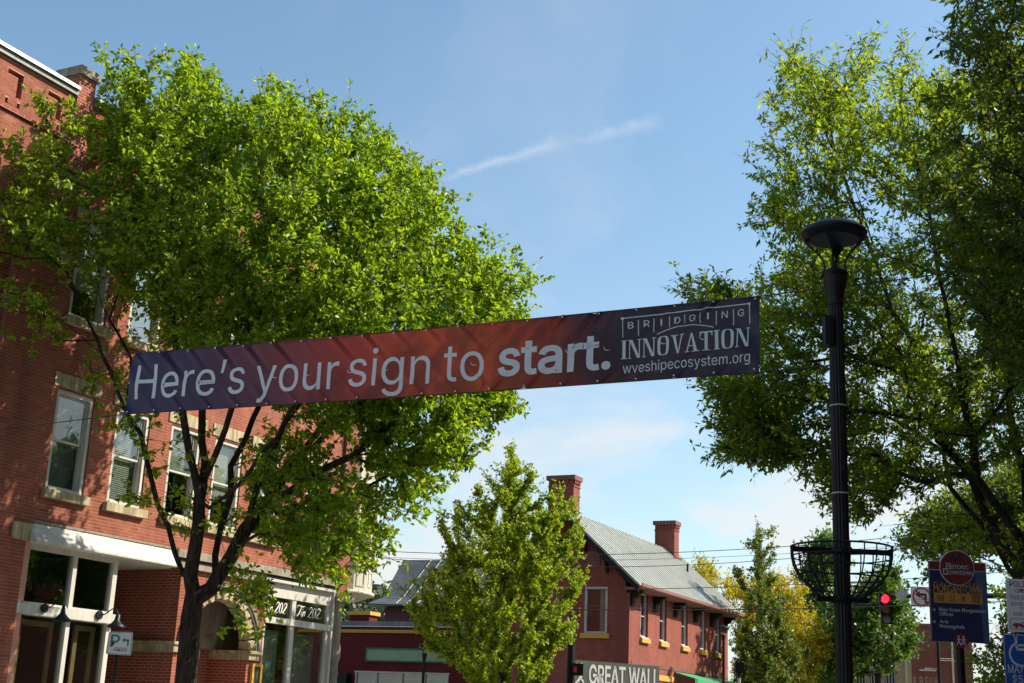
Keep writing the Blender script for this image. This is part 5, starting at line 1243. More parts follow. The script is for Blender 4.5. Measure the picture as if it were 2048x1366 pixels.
# banner plane, needed so that the crowns stay clear of the cloth
BL = at(258, 767, 21.5); BR = at(1519, 667, 16.8)
bdir = (BR - BL)[:2] / np.linalg.norm((BR - BL)[:2]); bnor = np.array([-bdir[1], bdir[0]])    # away from the camera
def behind_banner(P, gap=.35):
    return (P[:, :2] - BL[:2]) @ bnor > gap
def keep_left(P):
    s = (P - P0) @ NRM
    return (s > .25) & behind_banner(P, .5)
Yl = 28.6
make_tree('street_tree', 'large bright green street tree in front of the tall red brick building', Yl,
    [(366, 1440, 0), (372, 1366, 0), (377, 1290, 0), (381, 1235, 0), (387, 1195, .0)],
    [(0, [(385, 1205, 0), (381, 1150, -.1), (393, 1082, -.3), (398, 1000, -.4), (390, 952, -.5), (378, 900, -.6), (366, 828, -.9), (345, 640, -1.2), (300, 420, -1.4), (270, 240, -1.4)]),
     (0, [(398, 1000, -.4), (406, 965, -.2), (410, 924, 0), (404, 844, .3), (400, 660, .8), (395, 430, 1.2), (390, 220, 1.3)]),
     (0, [(406, 965, -.2), (430, 912, -.6), (450, 860, -.9), (462, 820, -1.2), (500, 640, -1.9), (540, 400, -2.2)]),
     (0, [(398, 1010, -.4), (418, 1016, -.6), (458, 988, -1.0), (490, 956, -1.4), (522, 908, -1.8), (570, 840, -2.2), (650, 680, -2.7), (720, 480, -2.8)]),
     (0, [(381, 1160, 0), (367, 1150, .1), (336, 1052, .2), (316, 1012, .2), (298, 940, .1), (282, 868, 0), (254, 828, -.2), (222, 745, -.3), (180, 650, -.2), (140, 570, 0), (80, 420, .2)]),
     (0, [(254, 828, -.2), (262, 715, .4), (205, 610, .8), (160, 510, 1.0), (100, 330, 1.1)]),
     (0, [(387, 1200, 0), (422, 1178, .1), (462, 1112, .2), (490, 1060, .3), (538, 1000, .4), (582, 936, .5), (610, 896, .5), (690, 800, .6), (780, 690, .6), (880, 560, .5)]),
     (0, [(422, 1160, .1), (430, 1110, .7), (442, 1052, .9), (462, 992, 1.1), (462, 932, 1.3), (490, 880, 1.5), (540, 760, 1.8), (600, 540, 2.0), (620, 330, 2.0)]),
     (0, [(538, 1000, .4), (594, 972, -.2), (650, 936, -.8), (706, 912, -1.2), (780, 850, -1.6), (880, 760, -1.8), (980, 690, -1.8)]),
     (0, [(530, 1015, .4), (554, 1028, .7), (626, 1000, 1.1), (680, 1000, 1.4), (760, 960, 1.6)]),
     (0, [(490, 1060, .3), (500, 1028, -.3), (530, 940, -.9), (570, 844, -1.3), (640, 700, -1.5), (720, 480, -1.2), (740, 330, -.8)]),
     (0, [(582, 936, .5), (640, 880, 1.2), (720, 800, 1.8), (820, 700, 2.2), (900, 560, 2.2)])],
    [([(205, 300), (182, 180), (182, 92), (235, 98), (255, 130), (300, 108), (330, 95), (360, 125), (400, 116), (440, 155), (470, 200), (520, 190), (540, 156), (575, 178), (600, 188), (645, 176), (665, 204), (695, 190), (725, 220), (745, 255), (795, 290), (810, 325), (850, 330), (885, 350), (900, 400), (935, 425), (950, 465), (1000, 480), (1015, 505), (1052, 535), (1068, 562), (1066, 600), (1048, 640), (1055, 690), (1055, 790), (1035, 840), (985, 870), (955, 925), (925, 955), (880, 985), (850, 1035), (800, 1055), (760, 1000), (730, 900), (640, 840), (500, 770), (350, 700), (240, 600)], 2900, 48),
     ([(-200, 330), (-60, 262), (0, 240), (60, 175), (95, 190), (150, 215), (178, 180), (205, 300), (240, 600), (100, 545), (0, 520), (-200, 560)], 350, 38),
     ([(600, 840), (760, 990), (810, 1050), (780, 1110), (825, 1128), (800, 1155), (720, 1165), (660, 1190), (560, 1120), (520, 1020), (480, 880)], 310, 26),
     ([(0, 520), (220, 600), (350, 700), (390, 830), (300, 960), (320, 1080), (250, 1020), (240, 900), (130, 690), (0, 730), (-120, 700), (-120, 540)], 85, 22),
     ([(410, 1110), (520, 1120), (560, 1190), (530, 1290), (440, 1280)], 34, 20),
     ([(290, 835), (640, 835), (720, 960), (700, 1110), (520, 1110), (420, 1060), (330, 1080), (290, 980)], 110, 13)],
    (.125, .60, 'ovate', .35), M['leaf_elm'], M['bark'], 11, r_base=.215, r_tip=.006, expo=.43, sides=11, n_limbs=14, thick=4.3, spread=.18, clump=6, sig=.48, keep=keep_left)

def keep_right(P): return behind_banner(P, .45)
make_tree('street_tree', 'tall leafy street tree behind the near lamp post, limbs leaning left', 21.0,
    [(2110, 1440, 0), (2085, 1300, 0), (2062, 1215, 0), (2050, 1180, 0)],
    [(0, [(2062, 1215, 0), (2041, 1146, 0), (2007, 1091, -.1), (1973, 1030, -.2), (1939, 944, -.3), (1894, 900, -.3), (1871, 793, -.4), (1842, 720, -.4), (1787, 628, -.4), (1750, 520, -.3), (1690, 360, 0), (1640, 200, .2)]),
     (0, [(2055, 1195, 0), (2017, 1139, .5), (1980, 1067, .8), (1939, 1023, 1.0), (1901, 975, 1.0), (1886, 903, 1.0), (1813, 852, .9), (1758, 826, .8), (1703, 804, .6), (1600, 740, .5), (1520, 640, .5)]),
     (0, [(2050, 1180, 0), (2048, 1084, -.4), (2007, 1030, -.7), (1952, 955, -1.0), (1925, 800, -1.3), (1890, 600, -1.5), (1830, 300, -1.5)]),
     (0, [(2050, 1180, 0), (2070, 1060, .6), (2050, 944, 1.0), (2034, 900, 1.2), (2000, 700, 1.6), (1960, 400, 1.8), (1900, 200, 1.8)]),
     (0, [(1871, 793, -.4), (1800, 740, -.9), (1740, 725, -1.2), (1660, 690, -1.4), (1560, 560, -1.4)]),
     (0, [(1813, 852, .9), (1740, 860, 1.4), (1640, 850, 1.7), (1520, 850, 1.6)]),
     (0, [(1787, 628, -.4), (1700, 560, .5), (1600, 470, .9), (1530, 360, .9)])],
    [([(1350, 570), (1400, 558), (1470, 575), (1492, 520), (1482, 470), (1502, 420), (1480, 372), (1512, 330), (1486, 312), (1512, 262), (1505, 205), (1560, 185), (1558, 115), (1590, 82), (1640, 115), (1690, 100), (1720, 66), (1770, 60), (1808, 84), (1830, 125), (1850, 155), (1900, 145), (2000, 110), (2150, 70), (2300, 200), (2350, 700), (2250, 960), (2048, 960), (1960, 940), (1880, 950), (1800, 1000), (1760, 1035), (1700, 1045), (1640, 1000), (1600, 950), (1540, 945), (1450, 925), (1408, 900), (1428, 850), (1445, 800), (1365, 772), (1400, 745), (1520, 650)], 2450, 50),
     ([(1348, 566), (1400, 556), (1480, 572), (1520, 560), (1530, 640), (1440, 640), (1380, 604)], 70, 40),
     ([(1362, 772), (1520, 745), (1600, 800), (1580, 930), (1450, 928), (1406, 900), (1428, 850), (1442, 805)], 170, 40),
     ([(1880, 1000), (1960, 1010), (2048, 1060), (2100, 1150), (1990, 1150), (1900, 1130), (1860, 1170), (1800, 1105), (1780, 1035)], 45, 26)],
    (.105, .42, 'diamond', .5), M['leaf_dark'], M['bark_grey'], 12, r_base=.13, r_tip=.0045, expo=.43, sides=10, n_limbs=9, thick=3.4, spread=.16, clump=15, sig=.42, keep=keep_right, group='street trees on the right pavement')
def keep_near(P): return behind_banner(P, -1.8)
make_tree('street_tree', 'nearest dark shaded street tree filling the upper right corner', 15.0,
    [(2420, 1440, 0), (2390, 1200, 0), (2360, 1000, 0)],
    [(0, [(2380, 1100, 0), (2300, 850, .2), (2200, 640, .3), (2080, 480, .3), (1960, 330, .3)]),
     (0, [(2360, 1000, 0), (2250, 700, -.6), (2120, 400, -.9), (2020, 150, -1.0)]),
     (0, [(2360, 1000, 0), (2330, 700, .8), (2200, 380, 1.0), (2080, 60, 1.1)]),
     (0, [(2300, 850, .2), (2150, 760, .9), (2020, 680, 1.2), (1940, 600, 1.2)])],
    [([(1885, 62), (1925, 0), (1940, -80), (2050, -160), (2300, -220), (2420, 0), (2450, 600), (2350, 820), (2120, 830), (2020, 760), (1950, 700), (1905, 570), (1825, 480), (1800, 410), (1830, 330), (1800, 262), (1860, 185), (1900, 135)], 1550, 48)],
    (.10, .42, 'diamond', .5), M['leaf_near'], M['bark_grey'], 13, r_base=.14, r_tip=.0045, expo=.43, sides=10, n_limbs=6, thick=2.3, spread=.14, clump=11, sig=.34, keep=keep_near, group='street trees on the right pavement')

G1 = [(1030, 862), (1044, 900), (1062, 930), (1078, 955), (1092, 985), (1112, 960), (1132, 968), (1132, 1005), (1163, 985), (1162, 1035), (1188, 1030), (1172, 1065), (1176, 1100), (1192, 1125), (1178, 1150), (1160, 1200), (1160, 1250), (1148, 1290), (1110, 1335), (1090, 1430), (960, 1430), (945, 1365), (905, 1335), (862, 1312), (818, 1308), (850, 1288), (822, 1250), (795, 1195), (782, 1162), (838, 1145), (860, 1120), (872, 1092), (846, 1072), (882, 1076), (862, 1034), (900, 1002), (932, 1000), (962, 952), (990, 922), (1012, 892)]
make_tree('ginkgo_tree', 'bushy yellow-green ginkgo tree in front of the low maroon shop', 40.0,
    [(1010, 1480, 0), (1008, 1380, 0), (1006, 1300, 0), (1005, 1200, 0), (1015, 1050, 0), (1026, 920, 0)], [],
    [(G1, 600, 185)], (.072, 1.15, 'fan', .0), M['leaf_ginkgo'], M['bark_grey'], 14, r_base=.17, r_tip=.007, expo=.42, sides=8, n_limbs=6, thick=2.4, plume=1.2, spread=.11, clump=0, wpath=.5, up=.8, lift=.4, group='ginkgo trees by the crossing')
G2 = [(1512, 1022), (1528, 1030), (1530, 1055), (1550, 1045), (1553, 1062), (1540, 1085), (1568, 1076), (1560, 1104), (1556, 1140), (1575, 1175), (1590, 1166), (1580, 1205), (1602, 1265), (1606, 1430), (1462, 1430), (1462, 1260), (1468, 1222), (1478, 1190), (1452, 1130), (1440, 1110), (1472, 1120), (1492, 1150), (1502, 1120), (1480, 1092), (1490, 1066), (1505, 1076)]
make_tree('ginkgo_tree', 'slender upright ginkgo tree beside the far end of the gabled brick house', 67.0,
    [(1530, 1480, 0), (1527, 1366, 0), (1524, 1250, 0), (1520, 1120, 0), (1515, 1040, 0)], [],
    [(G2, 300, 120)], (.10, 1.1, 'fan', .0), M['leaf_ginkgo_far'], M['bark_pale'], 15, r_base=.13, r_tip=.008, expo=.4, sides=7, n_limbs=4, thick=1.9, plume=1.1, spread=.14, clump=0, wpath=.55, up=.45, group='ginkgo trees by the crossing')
YT = [(1386, 1108), (1410, 1116), (1440, 1122), (1480, 1150), (1540, 1160), (1600, 1155), (1612, 1180), (1602, 1200), (1620, 1228), (1650, 1222), (1655, 1240), (1642, 1260), (1670, 1272), (1672, 1302), (1652, 1340), (1660, 1430), (1480, 1430), (1460, 1250), (1400, 1200)]
make_tree('golden_tree', 'golden yellow tree behind the slender ginkgo', 76.0,
    [(1560, 1480, 0), (1556, 1380, 0), (1552, 1300, 0)], [],
    [(YT, 520, 110)], (.15, .6, 'diamond', .15), M['leaf_yellow'], M['bark'], 16, r_base=.16, r_tip=.01, expo=.42, sides=7, n_limbs=5, thick=2.6, spread=.28, up=.3)
MT = 'broad-leaved trees at the far corner'
make_tree('maple_tree', 'dark green maple rising behind the hanging wire basket', 88.0,
    [(1650, 1480, 0), (1648, 1380, 0), (1645, 1250, 0)], [],
    [([(1590, 1145), (1610, 1130), (1628, 1080), (1645, 1068), (1665, 1078), (1690, 1120), (1705, 1200), (1705, 1440), (1590, 1440)], 320, 110)], (.20, .8, 'diamond', .2), M['leaf_maple'], M['bark'], 17, r_base=.2, r_tip=.012, sides=7, n_limbs=4, thick=3, spread=.4, group=MT)
make_tree('maple_tree', 'glossy green maple directly behind the red traffic light', 76.0,
    [(1760, 1480, 0), (1758, 1380, 0), (1756, 1280, 0)], [],
    [([(1700, 1205), (1735, 1165), (1768, 1148), (1790, 1135), (1805, 1180), (1822, 1240), (1840, 1282), (1828, 1302), (1795, 1322), (1782, 1345), (1700, 1350), (1690, 1440), (1660, 1440), (1660, 1260)], 380, 110)], (.19, .8, 'diamond', .2), M['leaf_maple'], M['bark'], 18, r_base=.18, r_tip=.012, sides=7, n_limbs=4, thick=2.6, spread=.34, group=MT)
make_tree('roadside_tree', 'light green tree low down between the wayfinding sign and the blue sign', 33.0,
    [(2130, 1500, 0), (2080, 1420, 0), (2004, 1326, 0)], [(0, [(2004, 1326, 0), (1970, 1286, -.1), (1950, 1240, -.2)])],
    [([(1925, 1300), (1985, 1275), (2000, 1200), (1985, 1160), (2060, 1120), (2200, 1100), (2260, 1500), (1905, 1500), (1900, 1420), (1920, 1350)], 520, 60)], (.13, .6, 'diamond', .3), M['leaf_fresh'], M['bark_pale'], 19, r_base=.13, r_tip=.008, sides=7, n_limbs=3, thick=1.8, spread=.24)
make_tree('roadside_tree', 'pale green leafy bough hanging above the no-turn sign', 30.0,
    [(2230, 1500, 0), (2215, 1300, 0), (2150, 1150, 0)], [(0, [(2150, 1150, 0), (2000, 1040, 0), (1880, 1040, 0), (1820, 1080, 0)])],
    [([(1786, 1060), (1840, 1010), (1960, 960), (2100, 900), (2250, 950), (2250, 1150), (2080, 1130), (1960, 1100), (1905, 1120), (1880, 1165), (1850, 1165), (1846, 1125), (1800, 1110)], 680, 48)], (.11, .55, 'diamond', .4), M['leaf_fresh'], M['bark_grey'], 20, r_base=.15, r_tip=.007, sides=7, n_limbs=3, thick=1.8, spread=.22)

# two unseen street trees, added past the crossing as reflections for the shop windows
t0 = [o for o in bpy.data.objects if o.get('label', '').startswith('glossy green maple')][0]
for sx_, px_, lab in ((27.5, 25.5, 'unseen street tree added past the crossing for window reflections, first of two'), (33.5, 24.0, 'unseen street tree added past the crossing for window reflections, second of two')):
    c = copy_tree(t0); c.location = tuple(street(sx_, px_)); c.scale = (1.15, 1.15, 1.3); c['label'] = lab; c.name = 'street_tree'

# ================================================================== the banner across the street
BLEN = float(np.linalg.norm((BR - BL)[:2])); BH_ = 1.0
BZ = float((BL[2] + BR[2]) / 2)
BN = empty('street_banner', (BL[0], BL[1], BZ), math.atan2(bdir[1], bdir[0]))
tag(BN, 'long purple and red vinyl banner stretched across the street on cables', 'banner')
def buv(px, py):
    d = ray(px, py); n3 = np.array([bnor[0], bnor[1], 0]); t = ((BL - CAM) @ n3) / (d @ n3); Q = CAM + d * t
    return float((Q - BL)[:2] @ bdir), float(Q[2] - BZ)
cTL, cBL, cTR, cBR = buv(265, 707), buv(251, 828), buv(1518, 592), buv(1521, 744)
UL, UR = (cTL[0] + cBL[0]) / 2, (cTR[0] + cBR[0]) / 2
def edges(u):
    t = (u - UL) / (UR - UL); sag = -.03 * math.sin(math.pi * t)
    return cBL[1] + (cBR[1] - cBL[1]) * t + sag * .6, cTL[1] + (cTR[1] - cTL[1]) * t + sag
NG = 20
gu = [UL + .06 + (UR - UL - .12) * i / (NG - 1) for i in range(NG)]
random.seed(12)
ga = [random.choice((.15, .5, .8, 1.0, 1.3)) * random.uniform(.7, 1.2) for _ in range(NG)]; gb = [random.uniform(.4, 1.1) for _ in range(NG)]
def disp(u, v):
    "cloth depth: folds fan out from the eyelets, slack waves between"
    lo, hi = edges(u); t = (u - UL) / (UR - UL); lean = .95 if t < .62 else -.95
    d = .012 * math.sin(u * 2.1 + v * 1.3) + .008 * math.sin(u * 5.3 - v * 3.1 + 1)
    for i in range(NG):
        dv = hi - v; c = (u - gu[i]) - lean * dv
        if abs(c) < .3 and dv < .9: d += .038 * ga[i] * math.exp(-(c / (.045 + .09 * dv)) ** 2) * math.exp(-dv / .38)
        c2 = (u - gu[i] - .08 * lean) - lean * dv
        if abs(c2) < .3: d -= .034 * ga[i] * math.exp(-(c2 / (.05 + .10 * dv)) ** 2) * math.exp(-dv / .42)
        db = v - lo; c = (u - gu[i]) + lean * db
        if abs(c) < .3: d += .036 * gb[i] * math.exp(-(c / (.04 + .08 * db)) ** 2) * math.exp(-db / .3)
    e = min(abs(u - UL), abs(u - UR))
    if e < .8: d += .018 * math.sin((u + v) * 9) * (1 - e / .8)
    return -d
nu, nv_ = 420, 44
vs = []; fs = []
for i in range(nu + 1):
    u = UL + (UR - UL) * i / nu; lo, hi = edges(u)
    for j in range(nv_ + 1):
        v = lo + (hi - lo) * j / nv_; vs.append((u, disp(u, v), v))
for i in range(nu):
    for j in range(nv_):
        a = i * (nv_ + 1) + j; fs.append((a, a + nv_ + 1, a + nv_ + 2, a + 1))
m, nt, b = new_mat('printed_banner_vinyl')
t_ = N(nt, 'ShaderNodeTexCoord'); s_ = N(nt, 'ShaderNodeSeparateXYZ'); nt.links.new(t_.outputs['Object'], s_.inputs[0])
nf = noise(nt, .35, 2)
x1 = N(nt, 'ShaderNodeMath', operation='MULTIPLY_ADD'); nt.links.new(s_.outputs[0], x1.inputs[0]); x1.inputs[1].default_value = 1 / (UR - UL); x1.inputs[2].default_value = -UL / (UR - UL) - .04
x2 = N(nt, 'ShaderNodeMath', operation='MULTIPLY_ADD'); nt.links.new(s_.outputs[2], x2.inputs[0]); x2.inputs[1].default_value = .05; nt.links.new(x1.outputs[0], x2.inputs[2])
x3 = N(nt, 'ShaderNodeMath', operation='MULTIPLY_ADD'); nt.links.new(nf, x3.inputs[0]); x3.inputs[1].default_value = .08; nt.links.new(x2.outputs[0], x3.inputs[2])
col = ramp(nt, x3.outputs[0], [(0, (.022,.020,.060)), (.13, (.034,.018,.050)), (.27, (.085,.020,.032)), (.42, (.22,.026,.016)), (.60, (.36,.052,.012)), (.70, (.26,.034,.014)), (.77, (.065,.017,.022)), (.85, (.028,.017,.032)), (1, (.022,.018,.036))])
nt.links.new(col, b.inputs['Base Color']); b.inputs['Roughness'].default_value = .36; b.inputs['Specular IOR Level'].default_value = .28
tr = N(nt, 'ShaderNodeBsdfTranslucent'); nt.links.new(col, tr.inputs[0])
mx = N(nt, 'ShaderNodeMixShader'); mx.inputs[0].default_value = .22
nt.links.new(b.outputs[0], mx.inputs[1]); nt.links.new(tr.outputs[0], mx.inputs[2]); nt.links.new(mx.outputs[0], nt.nodes['Material Output'].inputs[0])
M['banner'] = m
m, nt, b = new_mat('printed_white'); out = nt.nodes['Material Output']
b.inputs['Base Color'].default_value = (.84, .82, .79, 1); b.inputs['Roughness'].default_value = .4
tr = N(nt, 'ShaderNodeBsdfTranslucent'); tr.inputs[0].default_value = (.84, .82, .79, 1)
mx = N(nt, 'ShaderNodeMixShader'); mx.inputs[0].default_value = .22
nt.links.new(b.outputs[0], mx.inputs[1]); nt.links.new(tr.outputs[0], mx.inputs[2]); nt.links.new(mx.outputs[0], out.inputs[0])
M['print_white'] = m
cloth = MB().add(vs, fs, True).build('cloth', M['banner'], BN)
def on_cloth(name, V2, F, eps=.009):
    "lay flat outlines on the cloth: cut finely, then follow its folds"
    bm = bmesh.new(); vv = [bm.verts.new((u, 0, v)) for u, v in V2]
    for f in F:
        try: bm.faces.new([vv[i] for i in f])
        except ValueError: pass
    us = [p[0] for p in V2]; ws = [p[1] for p in V2]
    g = .022
    for k in range(math.ceil(min(us) / g), math.floor(max(us) / g) + 1):
        bmesh.ops.bisect_plane(bm, geom=bm.verts[:] + bm.edges[:] + bm.faces[:], plane_co=(k * g, 0, 0), plane_no=(1, 0, 0))
    for k in range(math.ceil(min(ws) / g), math.floor(max(ws) / g) + 1):
        bmesh.ops.bisect_plane(bm, geom=bm.verts[:] + bm.edges[:] + bm.faces[:], plane_co=(0, 0, k * g), plane_no=(0, 0, 1))
    for v in bm.verts: v.co.y = disp(v.co.x, v.co.z) - eps
    bmesh.ops.recalc_face_normals(bm, faces=bm.faces[:])
    me = bpy.data.meshes.new(name); bm.to_mesh(me); bm.free()
    for p in me.polygons: p.use_smooth = True
    return link(name, me, M['print_white'], cloth)
def word(body, left, right, cap_h, bold=0.0, desc=True):
    "a word whose baseline runs from photo point left to right"
    V, F = text2d(body, 'sans', bold); (u0, v0), (u1, v1) = buv(*left), buv(*right); w = V[:, 0].max()
    on_cloth('lettering', [(u0 + (u1 - u0) * x / w, v0 + (v1 - v0) * x / w + z * cap_h) for x, z in V], F)
h0 = buv(269.5, 799); h1 = buv(280, 732); CAPH = h1[1] - h0[1]
word("Here\u2019s", (269.5, 799), (487, 786), CAPH)
word("your", (510, 785), (676, 778), CAPH)
word("sign", (696, 773.5), (858, 767), CAPH)
word("to", (886, 764), (967, 759.5), CAPH)
word("start.", (996, 752), (1221, 736), (buv(1203, 667)[1] - buv(1203, 738)[1]) / 1.02, .035)
word("wveshipecosystem.org", (1245, 747), (1501.5, 724), (buv(1245, 733)[1] - buv(1245, 747)[1]) * 1.42)
# the word under the bridge, in tall display serifs
def display_word(s, lb, lt, rb):
    (u0, v0), (_, vt), (u1, v1) = buv(*lb), buv(*lt), buv(*rb); H = vt - v0
    k, t, sf = .18, .05, .04                                   # thick stem, thin stem, serif height
    def stem(x, w): return [[(x, sf), (x + w, sf), (x + w, 1 - sf), (x, 1 - sf)], [(x - .07, 0), (x + w + .07, 0), (x + w + .07, sf), (x - .07, sf)], [(x - .07, 1 - sf), (x + w + .07, 1 - sf), (x + w + .07, 1), (x - .07, 1)]]
    def gl(c):
        if c == 'I': return .38, stem(.10, .17)
        if c == 'N':
            p = stem(.08, t); p += [[(.60, .0), (.66, 0), (.66, 1 - sf), (.60, 1 - sf)], [(.52, 1 - sf), (.74, 1 - sf), (.74, 1), (.52, 1)], [(.08, 1), (.08 + .17, 1), (.66, 0), (.51, 0)]]
            return .78, p
        if c == 'O':
            o_ = arc(.36, .5, .31, .52, 0, 360, 40)[:-1]; 
            def sq(a, rx, ry):
                ca, sa = math.cos(a), math.sin(a); return (.36 + rx * math.copysign(abs(ca) ** .55, ca), .5 + ry * math.copysign(abs(sa) ** .55, sa))
            n = 40; q = []
            for i in range(n):
                a0, a1 = 2 * math.pi * i / n, 2 * math.pi * (i + 1) / n
                q.append([sq(a0, .31, .51), sq(a1, .31, .51), sq(a1, .16, .47), sq(a0, .16, .47)])
            return .74, q
        if c == 'V': return .76, [[(.11, 1 - sf), (.28, 1 - sf), (.46, 0), (.37, 0)], [(.60, 1 - sf), (.67, 1 - sf), (.46, 0), (.40, 0)], [(.02, 1 - sf), (.40, 1 - sf), (.40, 1), (.02, 1)], [(.52, 1 - sf), (.76, 1 - sf), (.76, 1), (.52, 1)]]
        if c == 'A': return .78, [[(.42, 1), (.34, 1), (.49, sf), (.67, sf)], [(.34, 1), (.40, 1), (.17, sf), (.10, sf)], [(.02, 0), (.26, 0), (.26, sf), (.02, sf)], [(.38, 0), (.78, 0), (.78, sf), (.38, sf)], [(.22, .3), (.5, .3), (.5, .35), (.22, .35)]]
        if c == 'T': return .70, [[(.27, sf), (.43, sf), (.43, 1 - .07), (.27, 1 - .07)], [(.02, .93), (.68, .93), (.68, 1), (.02, 1)], [(.15, 0), (.55, 0), (.55, sf), (.15, sf)], [(.02, .76), (.06, .76), (.10, .93), (.02, .93)], [(.64, .76), (.68, .76), (.68, .93), (.60, .93)]]
    x = 0; lay = []
    for c in s: w, p = gl(c); lay.append((x, p)); x += w
    W = x; V = []; F = []
    for x0, ps in lay:
        for p in ps:
            n = len(V); V += [(u0 + (u1 - u0) * (a + x0) / W, v0 + (v1 - v0) * (a + x0) / W + b_ * H) for a, b_ in p]; F.append(tuple(range(n, n + len(p))))
    on_cloth('lettering', V, F)
display_word('INNOVATION', (1241, 719), (1243, 682), (1502, 692.5))
bars = [(262, 600, 385), (440, 578, 360), (615, 540, 340), (795, 485, 322), (970, 437, 300), (1150, 437, 278), (1330, 458, 258), (1520, 458, 236), (1705, 440, 215)]
def zz_(x, y): return buv(1200 + x / 5.689, 570 + y / 5.689)
V = []; F = []
def ribbon(pts, w):
    for q in stroke([zz_(*p) for p in pts], w):
        n = len(V); V.extend(q); F.append((n, n + 1, n + 2, n + 3))
for i, (x, yb, yt) in enumerate(bars): ribbon([(x, yb), (x, (yb + yt) / 2), (x, yt + (3 if i in (0, 8) else 40 if i else 0))], .012)
ribbon([(255, 385), (600, 346), (1000, 298), (1400, 250), (1700, 215)], .014)
for cx, cy in ((257, 384), (1700, 217)): ribbon([(cx - 15, cy + 2), (cx, cy), (cx + 15, cy - 2)], .034)
ribbon([(650, 560), (760, 515), (880, 478), (980, 464), (1080, 460), (1190, 467), (1300, 485)], .012)
on_cloth('bridge_emblem', V, F)
for c, x0, x1, yb, yt in (('B', 320, 385, 500, 427), ('R', 500, 567, 480, 408), ('I', 693, 712, 465, 392), ('D', 848, 920, 444, 370), ('G', 1018, 1095, 420, 345), ('I', 1227, 1246, 395, 322), ('N', 1388, 1455, 381, 303), ('G', 1570, 1645, 358, 282)):
    if c == 'I':
        V = []; F = []; ribbon([((x0 + x1) / 2, yb), ((x0 + x1) / 2, (yb + yt) / 2), ((x0 + x1) / 2, yt)], .024); on_cloth('lettering', V, F); continue
    V2, F2 = text2d(c, 'sans', .01); (u0, v0), (u1, _), (_, vt) = zz_(x0, yb), zz_(x1, yb), zz_(x0, yt); w = V2[:, 0].max()
    v1 = zz_(x1, yb - 8)[1]
    on_cloth('lettering', [(u0 + (u1 - u0) * x / w, v0 + (vt - v0) * z) for x, z in V2], F2)
# half-moon wind slits, the light through them drawn as white crescents
for px, py in ((552, 752), (703, 742), (775, 737), (951, 727), (1140, 702), (1217, 697), (1330, 684), (1410, 676), (620, 748)):
    u, v = buv(px, py); P = stroke(arc(u, v + .03, .065, .06, 180, 300, 10), .002, .012); V = [q for p in P for q in p]; F = [tuple(range(4 * i, 4 * i + 4)) for i in range(len(P))]
    on_cloth('wind_slit_light', V, F, .020)
gm_ = MB().tube([(0, 0, 0), (0, -.012, 0)], .012, 10).mesh('eyelet'); gm_.materials.append(surf('eyelet_steel', (.6, .6, .58), .4, .05, 4, metal=.3))
for u in gu:
    lo, hi = edges(u)
    for v in (lo + .03, hi - .03):
        o = link('eyelet', gm_, None, cloth); o.location = (u, disp(u, v) - .002, v)
for v in (0, ):
    o = link('eyelet', gm_, None, cloth); lo, hi = edges(UL + .03); o.location = (UL + .03, disp(UL + .03, (lo + hi) / 2) - .002, (lo + hi) / 2)
# cables
def bw(u, v, off=0.0): return BL * np.array([1, 1, 0]) + np.array([bdir[0] * u - bnor[0] * off, bdir[1] * u - bnor[1] * off, BZ + v])
tF = float(((P0 - BL) @ NRM) / (np.array([bdir[0], bdir[1], 0]) @ NRM))       # where the cable meets the left facade
for nm, ea, lab, dl, dr in (('support_cable', 1, 'steel cable along the top edge of the banner, tied off to the brick facade', .10, .10), ('support_cable', 0, 'steel cable along the bottom edge of the banner, tied off to the brick facade', -.28, .12)):
    pts = [bw(tF + .02, edges(UL)[ea] + dl)] + [bw(UL + (UR - UL) * k / 24, edges(UL + (UR - UL) * k / 24)[ea], -.008) for k in range(25)] + [bw(UR + 9.4 * k / 6, edges(UR)[ea] + dr * k / 6 * 1.5 + .2 * (k / 6) ** 2) for k in range(1, 7)]
    o = MB().tube(pts, .0075, 6).build(nm, M['wire']); tag(o, lab, 'cable', 'cables that hold the banner')
pe = bw(UR + 9.45, 0)
bp = empty('banner_pole', (pe[0], pe[1], 0)); tag(bp, 'dark steel pole that anchors the banner cables on the right pavement', 'pole')
MB().lathe([(.13, 0), (.12, .5), (.09, 9.0), (.0, 9.05)], (0, 0, 0), 14).build('shaft', M['black'], bp); MB().lathe([(.2, 0), (.2, .06), (.13, .1)], (0, 0, .002), 14).build('base_plate', M['black'], bp)

